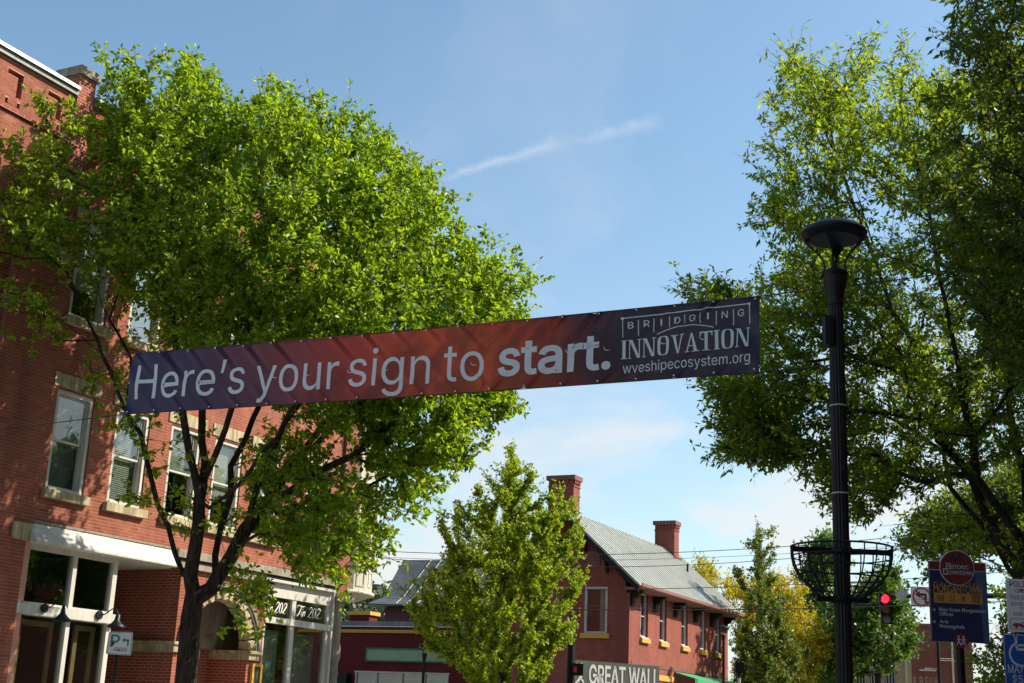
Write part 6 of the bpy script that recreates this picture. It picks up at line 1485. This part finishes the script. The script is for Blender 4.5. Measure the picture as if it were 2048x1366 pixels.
# ================================================================== overhead utility wires
def upole(px, Yp, lab):
    b_ = at(px, 1300, Yp); b_[2] = 0
    u = empty('utility_pole', tuple(b_)); tag(u, lab, 'utility pole')
    MB().tube([(0, 0, 0), (0, 0, 10.6)], [.16, .11], 10).build('shaft', M['bark'], u); MB().box(-.06, .06, -1.1, 1.1, 10.0, 10.12).build('crossarm', M['bark'], u)
    return u
upole(560, 47, 'wooden utility pole behind the tall red brick building'); upole(2250, 47, 'wooden utility pole beyond the signs on the right')
for i, (pts, rad, lab) in enumerate([
    ([(800, 1104), (1160, 1109), (1476, 1100), (1590, 1091)], .012, 'topmost thin overhead wire above the gabled roof'),
    ([(800, 1116), (1220, 1120), (1492, 1112), (1590, 1106)], .007, 'second thin overhead wire from the top'),
    ([(820, 1121), (1220, 1134), (1345, 1131), (1590, 1116)], .011, 'third overhead wire, crossing the metal roof slope'),
    ([(1144, 1180), (1361, 1177), (1530, 1171), (1900, 1152)], .012, 'overhead wire crossing the roof just above the eaves'),
    ([(1144, 1219), (1361, 1219.5), (1530, 1219), (1880, 1209)], .018, 'thick overhead cable crossing the upper windows of the gabled house'),
    ([(1144, 1211), (1361, 1213), (1530, 1211), (1900, 1196)], .006, 'lowest hair-thin wire just above the thick cable')]):
    c = np.polyfit([p[0] for p in pts], [p[1] for p in pts], 2); xs_ = np.linspace(560, 2250, 40)
    o = MB().tube([at(x, np.polyval(c, x), 47) for x in xs_], rad, 5).build('overhead_wire', M['wire']); tag(o, lab, 'wire', 'overhead wires over the crossing')

# ================================================================== lamp posts and basket
M['lens'] = surf('frosted_lens', (.80, .73, .66), .35, .08, 9)
def lamp_post(loc, top, label, detail=True):
    "top: height of the rim of the lamp head"
    L = empty('lamp_post', tuple(loc)); tag(L, label, 'street lamp', 'matching black lamp posts')
    zc = top - .33                                                  # collar top
    sh = MB(); n = 16
    prof = [(.15, 0), (.15, .25), (.11, .45), (.085, .9), (.066, 1.0), (.062, zc - 1.0), (.058, zc - .272)]
    vs = []; fs = []; sides = 32
    for r, z in prof:
        for k in range(sides):
            rr = r * (1 - (.09 if (k % 2 and z > .9) else 0)); a = 2 * math.pi * k / sides; vs.append((rr * math.cos(a), rr * math.sin(a), z))
    for i in range(len(prof) - 1):
        for k in range(sides): fs.append((i*sides+k, i*sides+(k+1)%sides, (i+1)*sides+(k+1)%sides, (i+1)*sides+k))
    sh.add(vs, fs); sh.build('shaft', M['brown_black'], L)
    MB().lathe([(.062, zc - .275), (.068, zc - .258), (.058, zc - .24), (.063, zc - .215), (.090, zc - .09), (.097, zc - .05), (.090, zc - .015), (.105, zc + .0), (.07, zc + .03), (.0, zc + .05)], (0, 0, 0), 20).build('collar', M['brown_black'], L)
    for k in range(4):
        a = math.pi / 4 + k * math.pi / 2 + .42; ca, sa = math.cos(a), math.sin(a)
        rr = [.108, .086, .080, .090, .115, .155, .195, .235]; zz2 = [zc - .03, zc + .02, zc + .06, zc + .11, zc + .155, zc + .20, zc + .24, zc + .295]
        wd = [.030, .024, .018, .018, .020, .028, .05, .095]
        mb = MB(); vs = []
        for r, z, w in zip(rr, zz2, wd):
            for q, dr in ((-1, -.008), (1, -.008), (1, .008), (-1, .008)): vs.append(((r + dr) * ca - q * w / 2 * sa, (r + dr) * sa + q * w / 2 * ca, z))
        fs = [(4*i+j, 4*i+(j+1)%4, 4*i+4+(j+1)%4, 4*i+4+j) for i in range(7) for j in range(4)]
        mb.add(vs, fs).build('arm', M['brown_black'], L)
    hd = MB().lathe([(.20, top - .045), (.235, top - .03), (.262, top), (.268, top + .012), (.255, top + .035), (.20, top + .075), (.10, top + .10), (.0, top + .108)], (0, 0, 0), 36).build('lamp_head', M['navy_paint'], L)
    MB().lathe([(.0, top - .028), (.205, top - .028), (.205, top - .02)], (0, 0, 0), 32).build('lens', M['lens'], hd)
    if detail:
        mb = MB()
        for i in range(4):
            for j in range(3): mb.box(-.12 + i * .065, -.08 + i * .065, -.09 + j * .065, -.07 + j * .065, top - .034, top - .0285)
        mb.build('led_row', M['stone_gray'], hd)
        MB().lathe([(.012, top + .10), (.008, top + .15), (0, top + .17)], (0, 0, 0), 8).build('finial', M['black'], hd)
        bx = MB().box(-.105, -.055, -.075, .03, zc - .62, zc - .38).build('control_box', M['navy_paint'], L)
        MB().box(-.052, -.04, -.078, -.066, zc - .62, zc - .38).build('conduit', M['brown_black'], bx)
        for z in (4.05, 3.35): MB().lathe([(.064, z - .005), (.067, z), (.064, z + .005)], (0, 0, 0), 24).build('strap', M['cream'], L)
    return L
lamp_post((2.605, 10.5, 0.14), 5.63 - .14, 'near tall black lamp post with saucer-shaped head and four curved arms')
q = at(1447, 1256, 62); lamp_post((q[0], q[1], 0.14), q[2] - .14, 'far lamp post in front of the end of the gabled house', False)
q = at(850, 1292, 57); lamp_post((q[0], q[1], 0.14), q[2] - .14, 'far lamp post in front of the green panel of the maroon shop', False)
HB = empty('hanging_basket', (2.605, 10.5, 2.66)); tag(HB, 'empty black wire flower basket clamped round the near lamp post', 'flower basket')
prof = [(.382, .41), (.380, .34), (.366, .27), (.336, .20), (.294, .15), (.246, .10), (.19, .05), (.13, .015)]
def rad_at(z):
    zs_ = [p[1] for p in prof][::-1]; rs_ = [p[0] for p in prof][::-1]; return float(np.interp(z, zs_, rs_))
def ringm(r, z, rad, name):
    MB().tube([(r * math.cos(a), r * math.sin(a), z) for a in np.linspace(0, 2 * math.pi, 49)], rad, 6, False).build(name, M['black'], HB)
ringm(.382, .41, .008, 'rim')
for z in (.335, .255, .175, .095): ringm(rad_at(z), z, .0052, 'hoop')
rm = MB().tube([(r, 0, z) for r, z in prof], .0052, 6).mesh('rib'); rm.materials.append(M['black'])
for k in range(22):
    o = link('rib', rm, None, HB); o.rotation_euler = (0, 0, 2 * math.pi * k / 22 + .07)
for s_ in (-1, 1):
    mb = MB(); vs = []
    for r, z in prof:
        for dr, dy in ((-.007, -.018), (.007, -.018), (.007, .018), (-.007, .018)): vs.append((s_ * (r + dr), dy, z))
    fs = [(4*i+j, 4*i+(j+1)%4, 4*i+4+(j+1)%4, 4*i+4+j) for i in range(len(prof) - 1) for j in range(4)]
    mb.add(vs, fs).build('side_strap', M['black'], HB)
MB().box(-.375, -.07, -.012, .012, .365, .405).build('cross_bar', M['black'], HB); MB().box(.07, .375, -.012, .012, .365, .405).build('cross_bar', M['black'], HB)
MB().box(-.20, -.07, -.02, .02, -.005, .035).build('foot_bar', M['black'], HB); MB().box(.07, .20, -.02, .02, -.005, .035).build('foot_bar', M['black'], HB)
MB().lathe([(.066, -.01), (.082, -.01), (.082, .04), (.066, .04)], (0, 0, 0), 20).build('clamp', M['black'], HB)
MB().lathe([(.064, .36), (.082, .36), (.082, .41), (.064, .41)], (0, 0, 0), 20).build('clamp', M['black'], HB)

# ================================================================== signs
def frontal(name, px, py, Yp, label, cat, ref_top=None):
    b_ = at(px, py, Yp); e = empty(name, (b_[0], b_[1], 0)); tag(e, label, cat)
    def loc(x, y):
        q = at(x, y, Yp); return float(q[0] - b_[0]), float(q[2])
    return e, loc
def disc(cx, cz, r, n=36): return [(cx + r * math.cos(2 * math.pi * i / n), cz + r * math.sin(2 * math.pi * i / n)) for i in range(n)]
def plate(name, outline, y0, y1, mat, parent): return MB().prism(outline, y0, y1, 'y').build(name, mat, parent)
M['sign_navy'] = surf('sign_navy', (.016, .020, .068), .45, .1, 3); M['sign_red'] = surf('sign_red', (.17, .021, .017), .45, .1, 3)
M['sign_blue_light'] = surf('sign_light_blue', (.045, .095, .16), .45, .1, 3); M['sign_orange'] = surf('sign_orange', (.52, .23, .032), .5, .1, 6)
M['sign_white'] = surf('sign_white', (.72, .70, .66), .45, .06, 3); M['sign_print'] = surf('sign_print', (.56, .56, .55), .5, .05, 4)
M['sign_text_red'] = surf('sign_text_red', (.42, .03, .04), .5, .1, 5); M['sign_blue'] = surf('sign_blue', (.012, .075, .30), .4, .1, 3)
M['sign_green'] = surf('sign_green', (.01, .22, .17), .45, .1, 5); M['sign_ring_red'] = surf('sign_red_bright', (.5, .03, .03), .45, .1, 5)  # brighter red for the no-turn ring
W, wl_ = frontal('wayfinding_sign', 1920, 1300, 18.0, 'navy and red historic downtown wayfinding sign with round top on a dark post', 'sign')
xl, zt_ = wl_(1858.5, 1123); xr_, _ = wl_(1971.5, 1125); _, zb = wl_(1915, 1284)
zt_ = wl_(1915, 1123.5)[1]
plate('board', [(xl, zb), (xr_, zb), (xr_, zt_), (xl, zt_)], 0, .07, M['sign_navy'], W)
zr1 = wl_(1915, 1141)[1]
poly_on('red_band', W, [[(xl, zr1), (xr_, zr1), (xr_, zt_ - .008), (xl, zt_ - .008)]], -.003, M['sign_red'])
poly_on('band_line', W, [[(xl, zr1 - .008), (xr_, zr1 - .008), (xr_, zr1), (xl, zr1)], [(xl, zt_ - .008), (xr_, zt_ - .008), (xr_, zt_), (xl, zt_)], [(xr_ - .012, zr1), (xr_, zr1), (xr_, zt_ - .008), (xr_ - .012, zt_ - .008)]], -.005, M['sign_print'])
cur = [(xr_ - .10 + .045 * math.sin(t * 2.6 - 1.0) - .02, zr1 - .012 + (zb - zr1) * t) for t in np.linspace(0, 1, 20)]
poly_on('blue_sweep', W, [[cur[i], cur[i + 1], (xr_, cur[i + 1][1]), (xr_, cur[i][1])] for i in range(19)], -.002, M['sign_blue_light'])
cx, cz = wl_(1913.5, 1136); rr = .222
plate('round_plate', disc(cx, cz, rr + .008), -.014, .06, M['sign_print'], W)
poly_on('round_face', W, [disc(cx, cz, rr)], -.016, M['sign_red'])
poly_on('initial', W, [[(cx - .075, cz + .185), (cx - .045, cz + .185), (cx - .005, cz + .085), (cx - .03, cz + .085)], [(cx + .03, cz + .08), (cx + .05, cz + .08), (cx + .06, cz + .18), (cx + .03, cz + .19)], [(cx - .03, cz + .085), (cx - .005, cz + .085), (cx + .045, cz + .19), (cx + .03, cz + .19)]], -.018, M['sign_navy'])
def small_caps(c0, rest, x0, xm, x1, zb_, capL, capS):
    text_on('lettering', W, c0, x0, xm, zb_, capL, -.018, M['sign_print'], 'gill'); text_on('lettering', W, rest, xm + .006, x1, zb_, capS, -.018, M['sign_print'], 'gill')
    poly_on('serif', W, [[(x0 - .006, zb_ - .004), (xm + .004, zb_ - .004), (xm + .004, zb_ + .003), (x0 - .006, zb_ + .003)], [(x0 - .006, zb_ + capL - .004), (xm + .004, zb_ + capL - .004), (xm + .004, zb_ + capL + .002), (x0 - .006, zb_ + capL + .002)]], -.019, M['sign_print'])
small_caps('H', 'ISTORIC', cx - .145, cx - .09, cx + .15, cz - .015, .072, .052)
small_caps('D', 'OWNTOWN', cx - .185, cx - .125, cx + .198, cz - .090, .072, .052)
ox0, oz0 = wl_(1868, 1205); ox1, _ = wl_(1965, 1205); _, oz1 = wl_(1915, 1187); _, oz2 = wl_(1915, 1174)
poly_on('emblem', W, [[(ox0, oz0), (ox1, oz0), (ox1, oz1), (ox0, oz1)]] + [[(ox0 + (ox1 - ox0) * t, oz1), (ox0 + (ox1 - ox0) * (t + .10), oz1), (ox0 + (ox1 - ox0) * (t + .05), oz1 + .025)] for t in (.25, .42)], -.003, M['sign_orange'])
poly_on('emblem_windows', W, [[(ox0 + (ox1 - ox0) * t, oz0 + .02), (ox0 + (ox1 - ox0) * (t + .018), oz0 + .02), (ox0 + (ox1 - ox0) * (t + .018), oz1 - .03), (ox0 + (ox1 - ox0) * t, oz1 - .03)] for t in (.07, .11, .15, .19, .34, .40, .58, .62, .80, .84, .88, .92)] + [[(ox0 + (ox1 - ox0) * .77, oz1 - .028), (ox1 - .01, oz1 - .028), (ox1 - .01, oz1 - .016), (ox0 + (ox1 - ox0) * .77, oz1 - .016)]], -.005, M['sign_navy'])
text_on('lettering', W, 'MORGANTOWN', ox0, ox1, oz1 + .004, oz2 - oz1 + .02, -.004, M['sign_orange'], 'gill', .02)
text_on('lettering', W, 'MAINSTREET', ox0 + .01, ox1 - .01, oz2 + .030, .030, -.004, M['sign_orange'], 'gill', 0.0, .45)
def line_px(body, x0, x1, yb, cap): 
    a, z = wl_(x0, yb); b_, _ = wl_(x1, yb); text_on('lettering', W, body, a, b_, z, cap, -.004, M['sign_print'], 'gill', .004)
line_px('Main Street Morgantown', 1878, 1974.0 - 3, 1222, .048); line_px('Offices', 1878.5, 1906, 1231, .048); line_px('Arts', 1879.5, 1896.5, 1246, .048); line_px('Monongahela', 1879.5, 1929, 1255.5, .048)
for yb in (1219, 1243):
    a, z = wl_(1864, yb); poly_on('arrow', W, stroke([(a, z), (a + .045, z)], .009) + stroke([(a + .025, z + .018), (a + .045, z)], .008) + stroke([(a + .025, z - .018), (a + .045, z)], .008), -.004, M['sign_print'])
wx, wz = wl_(1921.5, 1281.5)
plate('walk_disc', disc(wx, wz, .095), -.02, .02, M['sign_red'], W)
for s_ in (-.032, .030):
    k = [disc(wx + s_, wz + .052, .012, 10)] + stroke([(wx + s_, wz + .04), (wx + s_ - .002, wz - .005)], .024) + stroke([(wx + s_, wz - .002), (wx + s_ + .012, wz - .03), (wx + s_ + .026, wz - .06)], .013) + stroke([(wx + s_ - .004, wz - .002), (wx + s_ - .012, wz - .03), (wx + s_ - .03, wz - .058)], .013) + stroke([(wx + s_, wz + .032), (wx + s_ + .028, wz + .006)], .009) + stroke([(wx + s_, wz + .032), (wx + s_ - .026, wz + .01)], .009)
    poly_on('walking_figure', W, k, -.022 - (.001 if s_ > 0 else 0), M['sign_print'])
MB().tube([(wx + .02, .055, 0.14), (wx + .0, .055, zb + .25)], .052, 14).build('post', M['black'], W)
MB().lathe([(.09, .14), (.09, .18), (.06, .22)], (wx + .02, .055, 0), 14).build('post_base', M['black'], W)

# police-only sign and accessible-parking sign share a post at the right edge
Q, ql = frontal('police_parking_sign', 2038, 1366, 11.5, 'white police only parking sign with red lettering, above the blue sign', 'sign')
def rrect(x0, x1, z0, z1, r, n=5):
    out = []
    for cx_, cz_, a0 in ((x1 - r, z1 - r, 0), (x0 + r, z1 - r, 90), (x0 + r, z0 + r, 180), (x1 - r, z0 + r, 270)): out += arc(cx_, cz_, r, r, a0, a0 + 90, n)
    return out
x0, z1 = ql(2010.5, 1157); x1 = x0 + .262; z0 = ql(2012, 1263)[1]
plate('plate', rrect(x0, x1, z0, z1, .02), 0, .004, M['sign_white'], Q)
xc = (x0 + x1) / 2
for body, y, cap, w in (('POLICE', 1173.5, .047, .200), ('ONLY', 1185, .030, .108), ('THIS SPACE', 1198.5, .032, .212), ('10:00 P.M.', 1211, .030, .186), ('TO', 1220, .026, .048), ('6:00 A.M.', 1231, .030, .160)):
    z = ql(2030, y)[1]; text_on('lettering', Q, body, xc - w / 2, xc + w / 2, z, cap, -.003, M['sign_text_red'], 'sans', .012)
za, zb_ = ql(2030, 1259)[1], ql(2030, 1237)[1]
fr = rrect(x0 + .02, x1 - .02, za, zb_, .012); fr2 = rrect(x0 + .024, x1 - .024, za + .004, zb_ - .004, .01)
n = len(fr); poly_on('tow_frame', Q, [[fr[i], fr[(i + 1) % n], fr2[(i + 1) % n], fr2[i]] for i in range(n)], -.003, M['sign_text_red'])
cxx = x0 + .05
poly_on('tow_symbol', Q, [disc(cxx + .02, za + .022, .012, 14), disc(cxx + .065, za + .022, .009, 14), disc(cxx + .13, za + .022, .012, 14), [(cxx - .01, za + .028), (cxx + .075, za + .028), (cxx + .07, za + .048), (cxx + .02, za + .055), (cxx - .01, za + .045)], [(cxx + .11, za + .028), (cxx + .17, za + .028), (cxx + .17, za + .065), (cxx + .14, za + .068), (cxx + .11, za + .05)]] + stroke([(cxx + .06, za + .05), (cxx + .10, za + .07), (cxx + .12, za + .06)], .006), -.004, M['sign_text_red'])
MB().tube([(xc, -.003, za + .03), (xc, -.008, za + .03)], .009, 8).build('bolt', M['black'], Q)
MB().tube([(xc, -.003, z1 - .09), (xc, -.008, z1 - .09)], .009, 8).build('bolt', M['black'], Q)
MB().box(xc - .03, xc + .03, .005, .05, .14, z1 - .01).build('post', M['black'], Q)
Q2, ql2 = frontal('accessible_parking_sign', 2038, 1366, 11.46, 'blue accessible parking sign with white wheelchair symbol and fine notice', 'sign')
x0, z1 = ql2(2005, 1266.5); x1 = x0 + .385; z0 = z1 - .60
plate('plate', rrect(x0, x1, z0, z1, .025), 0, .004, M['sign_blue'], Q2)
fr = rrect(x0 + .004, x1 - .004, z0 + .004, z1 - .004, .022); fr2 = rrect(x0 + .010, x1 - .010, z0 + .010, z1 - .010, .018); n = len(fr)
poly_on('border', Q2, [[fr[i], fr[(i + 1) % n], fr2[(i + 1) % n], fr2[i]] for i in range(n)], -.003, M['sign_print'])
def z_(x, y): return ql2(1840 + x / 4.774, 1080 + y / 4.774)
hx_, hz_ = z_(912, 920)
P = [disc(hx_, hz_, .0175, 18)] + stroke([z_(912, 935), z_(925, 1040)], .021) + stroke([z_(918, 1005), z_(985, 1005), z_(1015, 1005)], .016) + stroke([z_(922, 1045), z_(1000, 1045), z_(1040, 1045)], .021) + stroke([z_(1035, 1040), z_(1075, 1150), z_(1110, 1150)], .02)
wcx, wcz = z_(965, 1090)
P += stroke(arc(wcx, wcz, .094, .094, 118, 372, 22), .0175)
poly_on('wheelchair_symbol', Q2, P, -.003, M['sign_print'])
a, zz3 = z_(840, 1268); text_on('lettering', Q2, 'MAX. FINE', a, a + .315, zz3, .066, -.003, M['sign_print'], 'sans', .01)
a, zz3 = z_(884, 1362); text_on('lettering', Q2, '$500', a, a + .185, zz3, .060, -.003, M['sign_print'], 'sans', .01)
MB().tube([(hx_, -.004, hz_), (hx_, -.009, hz_)], .007, 8).build('bolt', M['black'], Q2)

# parking arrow sign by the left pavement
K, kl = frontal('parking_sign', 232, 1366, 29.2, 'white parking sign with green P and bent arrow, in front of the recessed entry', 'sign')
(ax_, az_), (bx_, bz_), (cx_, cz_), (dx_, dz_) = kl(218, 1263), kl(266, 1264), kl(262, 1311), kl(211, 1308)
def kq(u, v):                                                      # u, v in 0..1 across the plate
    t = (ax_ + (bx_ - ax_) * u, az_ + (bz_ - az_) * u); q_ = (dx_ + (cx_ - dx_) * u, dz_ + (cz_ - dz_) * u); return (q_[0] + (t[0] - q_[0]) * v, q_[1] + (t[1] - q_[1]) * v)
o_ = rrect(0, 1, 0, 1, .08); plate('plate', [kq(*p) for p in o_], 0, .006, M['sign_white'], K)
o1, o2 = rrect(.02, .98, .02, .98, .07), rrect(.045, .955, .045, .955, .06); n = len(o1)
poly_on('border', K, [[kq(*o1[i]), kq(*o1[(i + 1) % n]), kq(*o2[(i + 1) % n]), kq(*o2[i])] for i in range(n)], -.003, M['stone_gray'])
def ktext(body, u0, u1, v0, v1, bold, mat):
    V2, F2 = text2d(body, 'sans', bold); w = V2[:, 0].max(); mb = MB(); mb.add([(kq(u0 + (u1 - u0) * x / w, v0 + (v1 - v0) * z)[0], -.004, kq(u0 + (u1 - u0) * x / w, v0 + (v1 - v0) * z)[1]) for x, z in V2], F2); mb.build('lettering', mat, K)
ktext('P', .12, .50, .34, .86, .03, M['sign_green']); ktext('ARKING', .28, .82, .15, .32, .0, M['black'])
poly_on('arrow', K, [[kq(*p) for p in q_] for q_ in [[(.58, .64), (.70, .53), (.70, .75)], [(.70, .60), (.86, .60), (.86, .68), (.70, .68)], [(.80, .40), (.87, .40), (.87, .68), (.80, .68)]]], -.004, M['sign_green'])
px0 = kl(234, 1312)
MB().tube([(px0[0] - .02, .03, .14), (px0[0], .03, px0[1] + .2)], .03, 10).build('post', M['navy_paint'], K)

# ================================================================== corner restaurant sign
sl_ = at(1150, 1322, 54.3); sr_ = at(1319, 1330, 56.6)
sang = math.atan2(sr_[1] - sl_[1], sr_[0] - sl_[0]); slen = float(np.linalg.norm((sr_ - sl_)[:2]))
GS = empty('restaurant_sign', (sl_[0], sl_[1], 0), sang); tag(GS, 'olive corner sign board with large pale letters reading GREAT WALL', 'sign')
ztop = float((sl_[2] + sr_[2]) / 2)
MB().box(0, slen, 0, .18, ztop - 1.15, ztop).build('board', M['olive'], GS)
def sx(px): 
    d = ray(px, 1340); e = np.array([math.cos(sang), math.sin(sang)]); A = np.array([[d[0], -e[0]], [d[1], -e[1]]]); t = np.linalg.solve(A, np.array([sl_[0], sl_[1]])); return float(t[1])
text_on('lettering', GS, 'GREAT WALL', sx(1178), sx(1322) - .12, ztop - .86, .70, -.012, M['letter_grey'], 'sans', .035)
gx = sx(1160); dz = ztop - .5
poly_on('dragon_mark', GS, stroke([(gx - .22, dz - .38), (gx - .1, dz - .3), (gx + .05, dz - .12), (gx - .02, dz + .05), (gx - .12, dz + .2)], .04, .13) + stroke([(gx - .12, dz + .2), (gx + .02, dz + .33), (gx + .10, dz + .40)], .03, .07) + stroke([(gx - .14, dz + .22), (gx - .2, dz + .32), (gx - .16, dz + .38)], .03, .06) + stroke([(gx + .02, dz - .18), (gx + .14, dz - .28), (gx + .2, dz - .38)], .03, .09), -.012, M['letter_grey'])
MB().box(.3, .4, .18, .9, 3.2, ztop - .3).box(slen - .5, slen - .4, .18, .6, 3.2, ztop - .3).build('bracket', M['black'], GS)

# shop-window script on the transom lights
def script(parent, x0, x1, zb_, h):
    k = x1 - x0; P = []
    def S(pts, a, b_): P.extend(stroke([(x0 + k * u + h * .22 * v, zb_ + h * v) for u, v in pts], a * h, b_ * h))
    S([(.00, .78), (.01, .95), (.07, 1.0), (.14, .93), (.22, .90), (.30, .98)], .03, .14)                 # T bar
    S([(.17, .90), (.15, .6), (.12, .25), (.06, .02), (.0, .05), (.0, .18)], .03, .17)                     # T stem
    S([(.22, .48), (.205, .2), (.22, .02), (.255, .1)], .03, .12); P.extend([[(x0 + k * .235 + h * .15 + dx * h, zb_ + h * .68 + dz_ * h) for dx, dz_ in ((-.04, -.04), (.04, -.04), (.04, .04), (-.04, .04))]])
    S([(.285, .5), (.275, .2), (.27, 0)], .06, .11); S([(.275, .25), (.31, .46), (.345, .48), (.35, .3), (.345, .05), (.38, .08)], .03, .12)
    for d_ in (.50, .83):
        S([(d_, .72), (d_ + .02, .92), (d_ + .07, .98), (d_ + .115, .88), (d_ + .10, .6), (d_ + .03, .22), (d_ - .02, .03), (d_ + .03, .08), (d_ + .09, .0), (d_ + .13, .12)], .04, .14)
    S(arc(.72, .48, .055, .5, 90, 270, 12), .03, .14); S(arc(.72, .48, .055, .5, 270, 450, 12), .03, .14)
    poly_on('lettering', parent, P, .084, M['sign_white'])
script(TP[1], 9.86, 11.05, 4.33, .30); script(TP[0], 8.36, 9.42, 4.33, .30)
# old painted sign on the far brick wall
text_on('lettering', FB, 'D B FAW', .6, 2.2, at(1840, 1372, 88)[2], .55, -.006, M['stone_gray'], 'sans', .03)

# ================================================================== traffic signals
def emit(name, col, s):
    m, nt, b = new_mat(name); b.inputs['Base Color'].default_value = (*col, 1); b.inputs['Emission Color'].default_value = (*col, 1); b.inputs['Emission Strength'].default_value = s; return m
M['red_lit'] = emit('red_signal_lit', (1.0, .02, .04), 1.6); M['hand_lit'] = emit('dim_red_hand', (.4, .008, .01), .1)
M['amber_off'] = surf('amber_lens', (.20, .09, .02), .3, .1, 9); M['green_off'] = surf('unlit_lens', (.22, .20, .18), .3, .1, 9)
TS, tl = frontal('traffic_signal', 1771, 1290, 50.0, 'three-lens traffic signal showing red, hung on the mast arm', 'traffic light')
bx0, bz1 = tl(1760.5, 1188); bx1, bz0 = tl(1783, 1249)
lean = tl(1773, 1249)[0] - tl(1769, 1188)[0]
cxs = (tl(1769.5, 1197.5), tl(1772, 1217.5), tl(1774, 1237.5))
hm = MB()
for (x, z) in cxs: hm.box(x - .19, x + .19, 0, .20, z - .182, z + .182)
hm.build('housing', M['black'], TS)
for (x, z), mt in zip(cxs, (M['red_lit'], M['amber_off'], M['green_off'])):
    d_ = MB(); vs = [(x, -.045, z)] + [(x + .158 * math.cos(a), -.005, z + .158 * math.sin(a)) for a in np.linspace(0, 2 * math.pi, 25)[:-1]]
    d_.add(vs, [(0, 1 + (i + 1) % 24, 1 + i) for i in range(24)], True); d_.build('lens', mt, TS)
    v = MB(); pts = arc(x, z, .172, .172, -20, 200, 16); vs = [(a, -.004, b_) for a, b_ in pts] + [(a, -.20, b_ - .03) for a, b_ in pts]
    v.add(vs, [(i, i + 1, i + 18, i + 17) for i in range(16)]); v.build('visor', M['black'], TS)
MA, ml = frontal('signal_mast_arm', 2250, 1366, 50.3, 'dark horizontal signal mast arm with its pole beyond the right edge', 'mast arm')
a0, a1 = ml(1776, 1192), ml(2250, 1186)
MB().tube([(a0[0], 0, a0[1]), (a1[0], 0, a1[1] - .1)], [.07, .14], 10).build('arm', M['black'], MA); MB().tube([(a1[0], 0, .14), (a1[0], 0, a1[1] + .5)], [.2, .15], 12).build('pole', M['black'], MA)
NT, nl = frontal('no_left_turn_sign', 1843, 1290, 50.0, 'square white no left turn sign with red ring, on the mast arm', 'sign')
(u0, w1), (u1, w0) = nl(1821, 1172.5), nl(1866, 1214.5)
plate('plate', rrect(u0, u1, w0, w1, .05), 0, .01, M['sign_white'], NT)
cx, cz = (u0 + u1) / 2, (w0 + w1) / 2
poly_on('arrow_symbol', NT, stroke([(cx + .14, cz - .22), (cx + .14, cz + .08), (cx - .08, cz + .08)], .09) + [[(cx - .24, cz + .08), (cx - .06, cz + .20), (cx - .06, cz - .04)]], -.004, M['black'])
poly_on('red_ring', NT, stroke(arc(cx, cz, .31, .31, 0, 360, 36), .06) + stroke([(cx - .21, cz + .21), (cx + .21, cz - .21)], .06), -.008, M['sign_ring_red'])
DS, dl_ = frontal('diamond_sign', 1803, 1290, 50.0, 'tan back of a small diamond shaped sign beside the traffic signal', 'sign')
cx, cz = dl_(1803.5, 1190); plate('plate', [(cx - .26, cz - .04), (cx, cz - .26), (cx + .24, cz + .04), (cx, cz + .28)], -.02, -.005, M['cream'], DS)
# signal pole with pedestrian head, left of the restaurant sign
SP, spl = frontal('signal_pole', 1140, 1366, 46.0, 'dark signal pole with lit pedestrian head in front of the gabled house', 'signal pole')
_, zt3 = spl(1138, 1225)
MB().tube([(0, 0, .14), (0, 0, zt3)], [.16, .11], 12).build('pole', M['black'], SP)
(u0, w1), (u1, w0) = spl(1143, 1327), spl(1165, 1352)
MB().box(u0, u1, -.3, -.05, w0, w1).build('signal_head', M['black'], SP); MB().box(.08, u0, -.2, -.14, w0 + .12, w0 + .18).build('bracket', M['black'], SP)
hx_, hz_ = u0 + .11, (w0 + w1) / 2
poly_on('hand_symbol', SP, [[(hx_ - .05, hz_ - .09), (hx_ + .05, hz_ - .09), (hx_ + .05, hz_ + .02), (hx_ - .05, hz_ + .02)]] + [[(hx_ - .05 + i * .027, hz_ + .02), (hx_ - .03 + i * .027, hz_ + .02), (hx_ - .03 + i * .027, hz_ + .09), (hx_ - .05 + i * .027, hz_ + .09)] for i in range(4)], -.305, M['hand_lit'])
SB, sbl = frontal('pedestrian_signal', 1478, 1366, 56.0, 'back of a dark boxy signal on a white post by the slender ginkgo', 'traffic light')
(u0, w1), (u1, w0) = sbl(1470, 1325), sbl(1487, 1347)
MB().box(u0, u1, -.1, .25, w0, w1).box(u0 + .08, u1 - .08, -.14, -.1, w0 + .06, w1 - .06).build('housing', M['black'], SB)
MB().tube([((u0 + u1) / 2, .05, .14), ((u0 + u1) / 2, .05, w0 - .18)], .06, 10).build('post', M['white'], SB); MB().tube([((u0 + u1) / 2, .05, w0 - .179), ((u0 + u1) / 2, .05, w0)], .065, 10).build('collar', M['black'], SB)
# slim pole in front of the far brick wall
q = at(1879, 1366, 70); LPp = empty('banner_lamp_pole', (q[0], q[1], 0)); tag(LPp, 'thin dark far pole with two side rods before the brown brick wall', 'pole')
MB().tube([(0, 0, .14), (0, 0, at(1875, 1285, 70)[2] + 1.5)], .075, 8).build('shaft', M['black'], LPp)
for y_, s_ in ((1317, 1), (1338, -1)):
    z = at(1879, y_, 70)[2]; MB().tube([(0, 0, z), (s_ * .72, -.02, z)], .02, 6).build('side_rod', M['cream'], LPp)
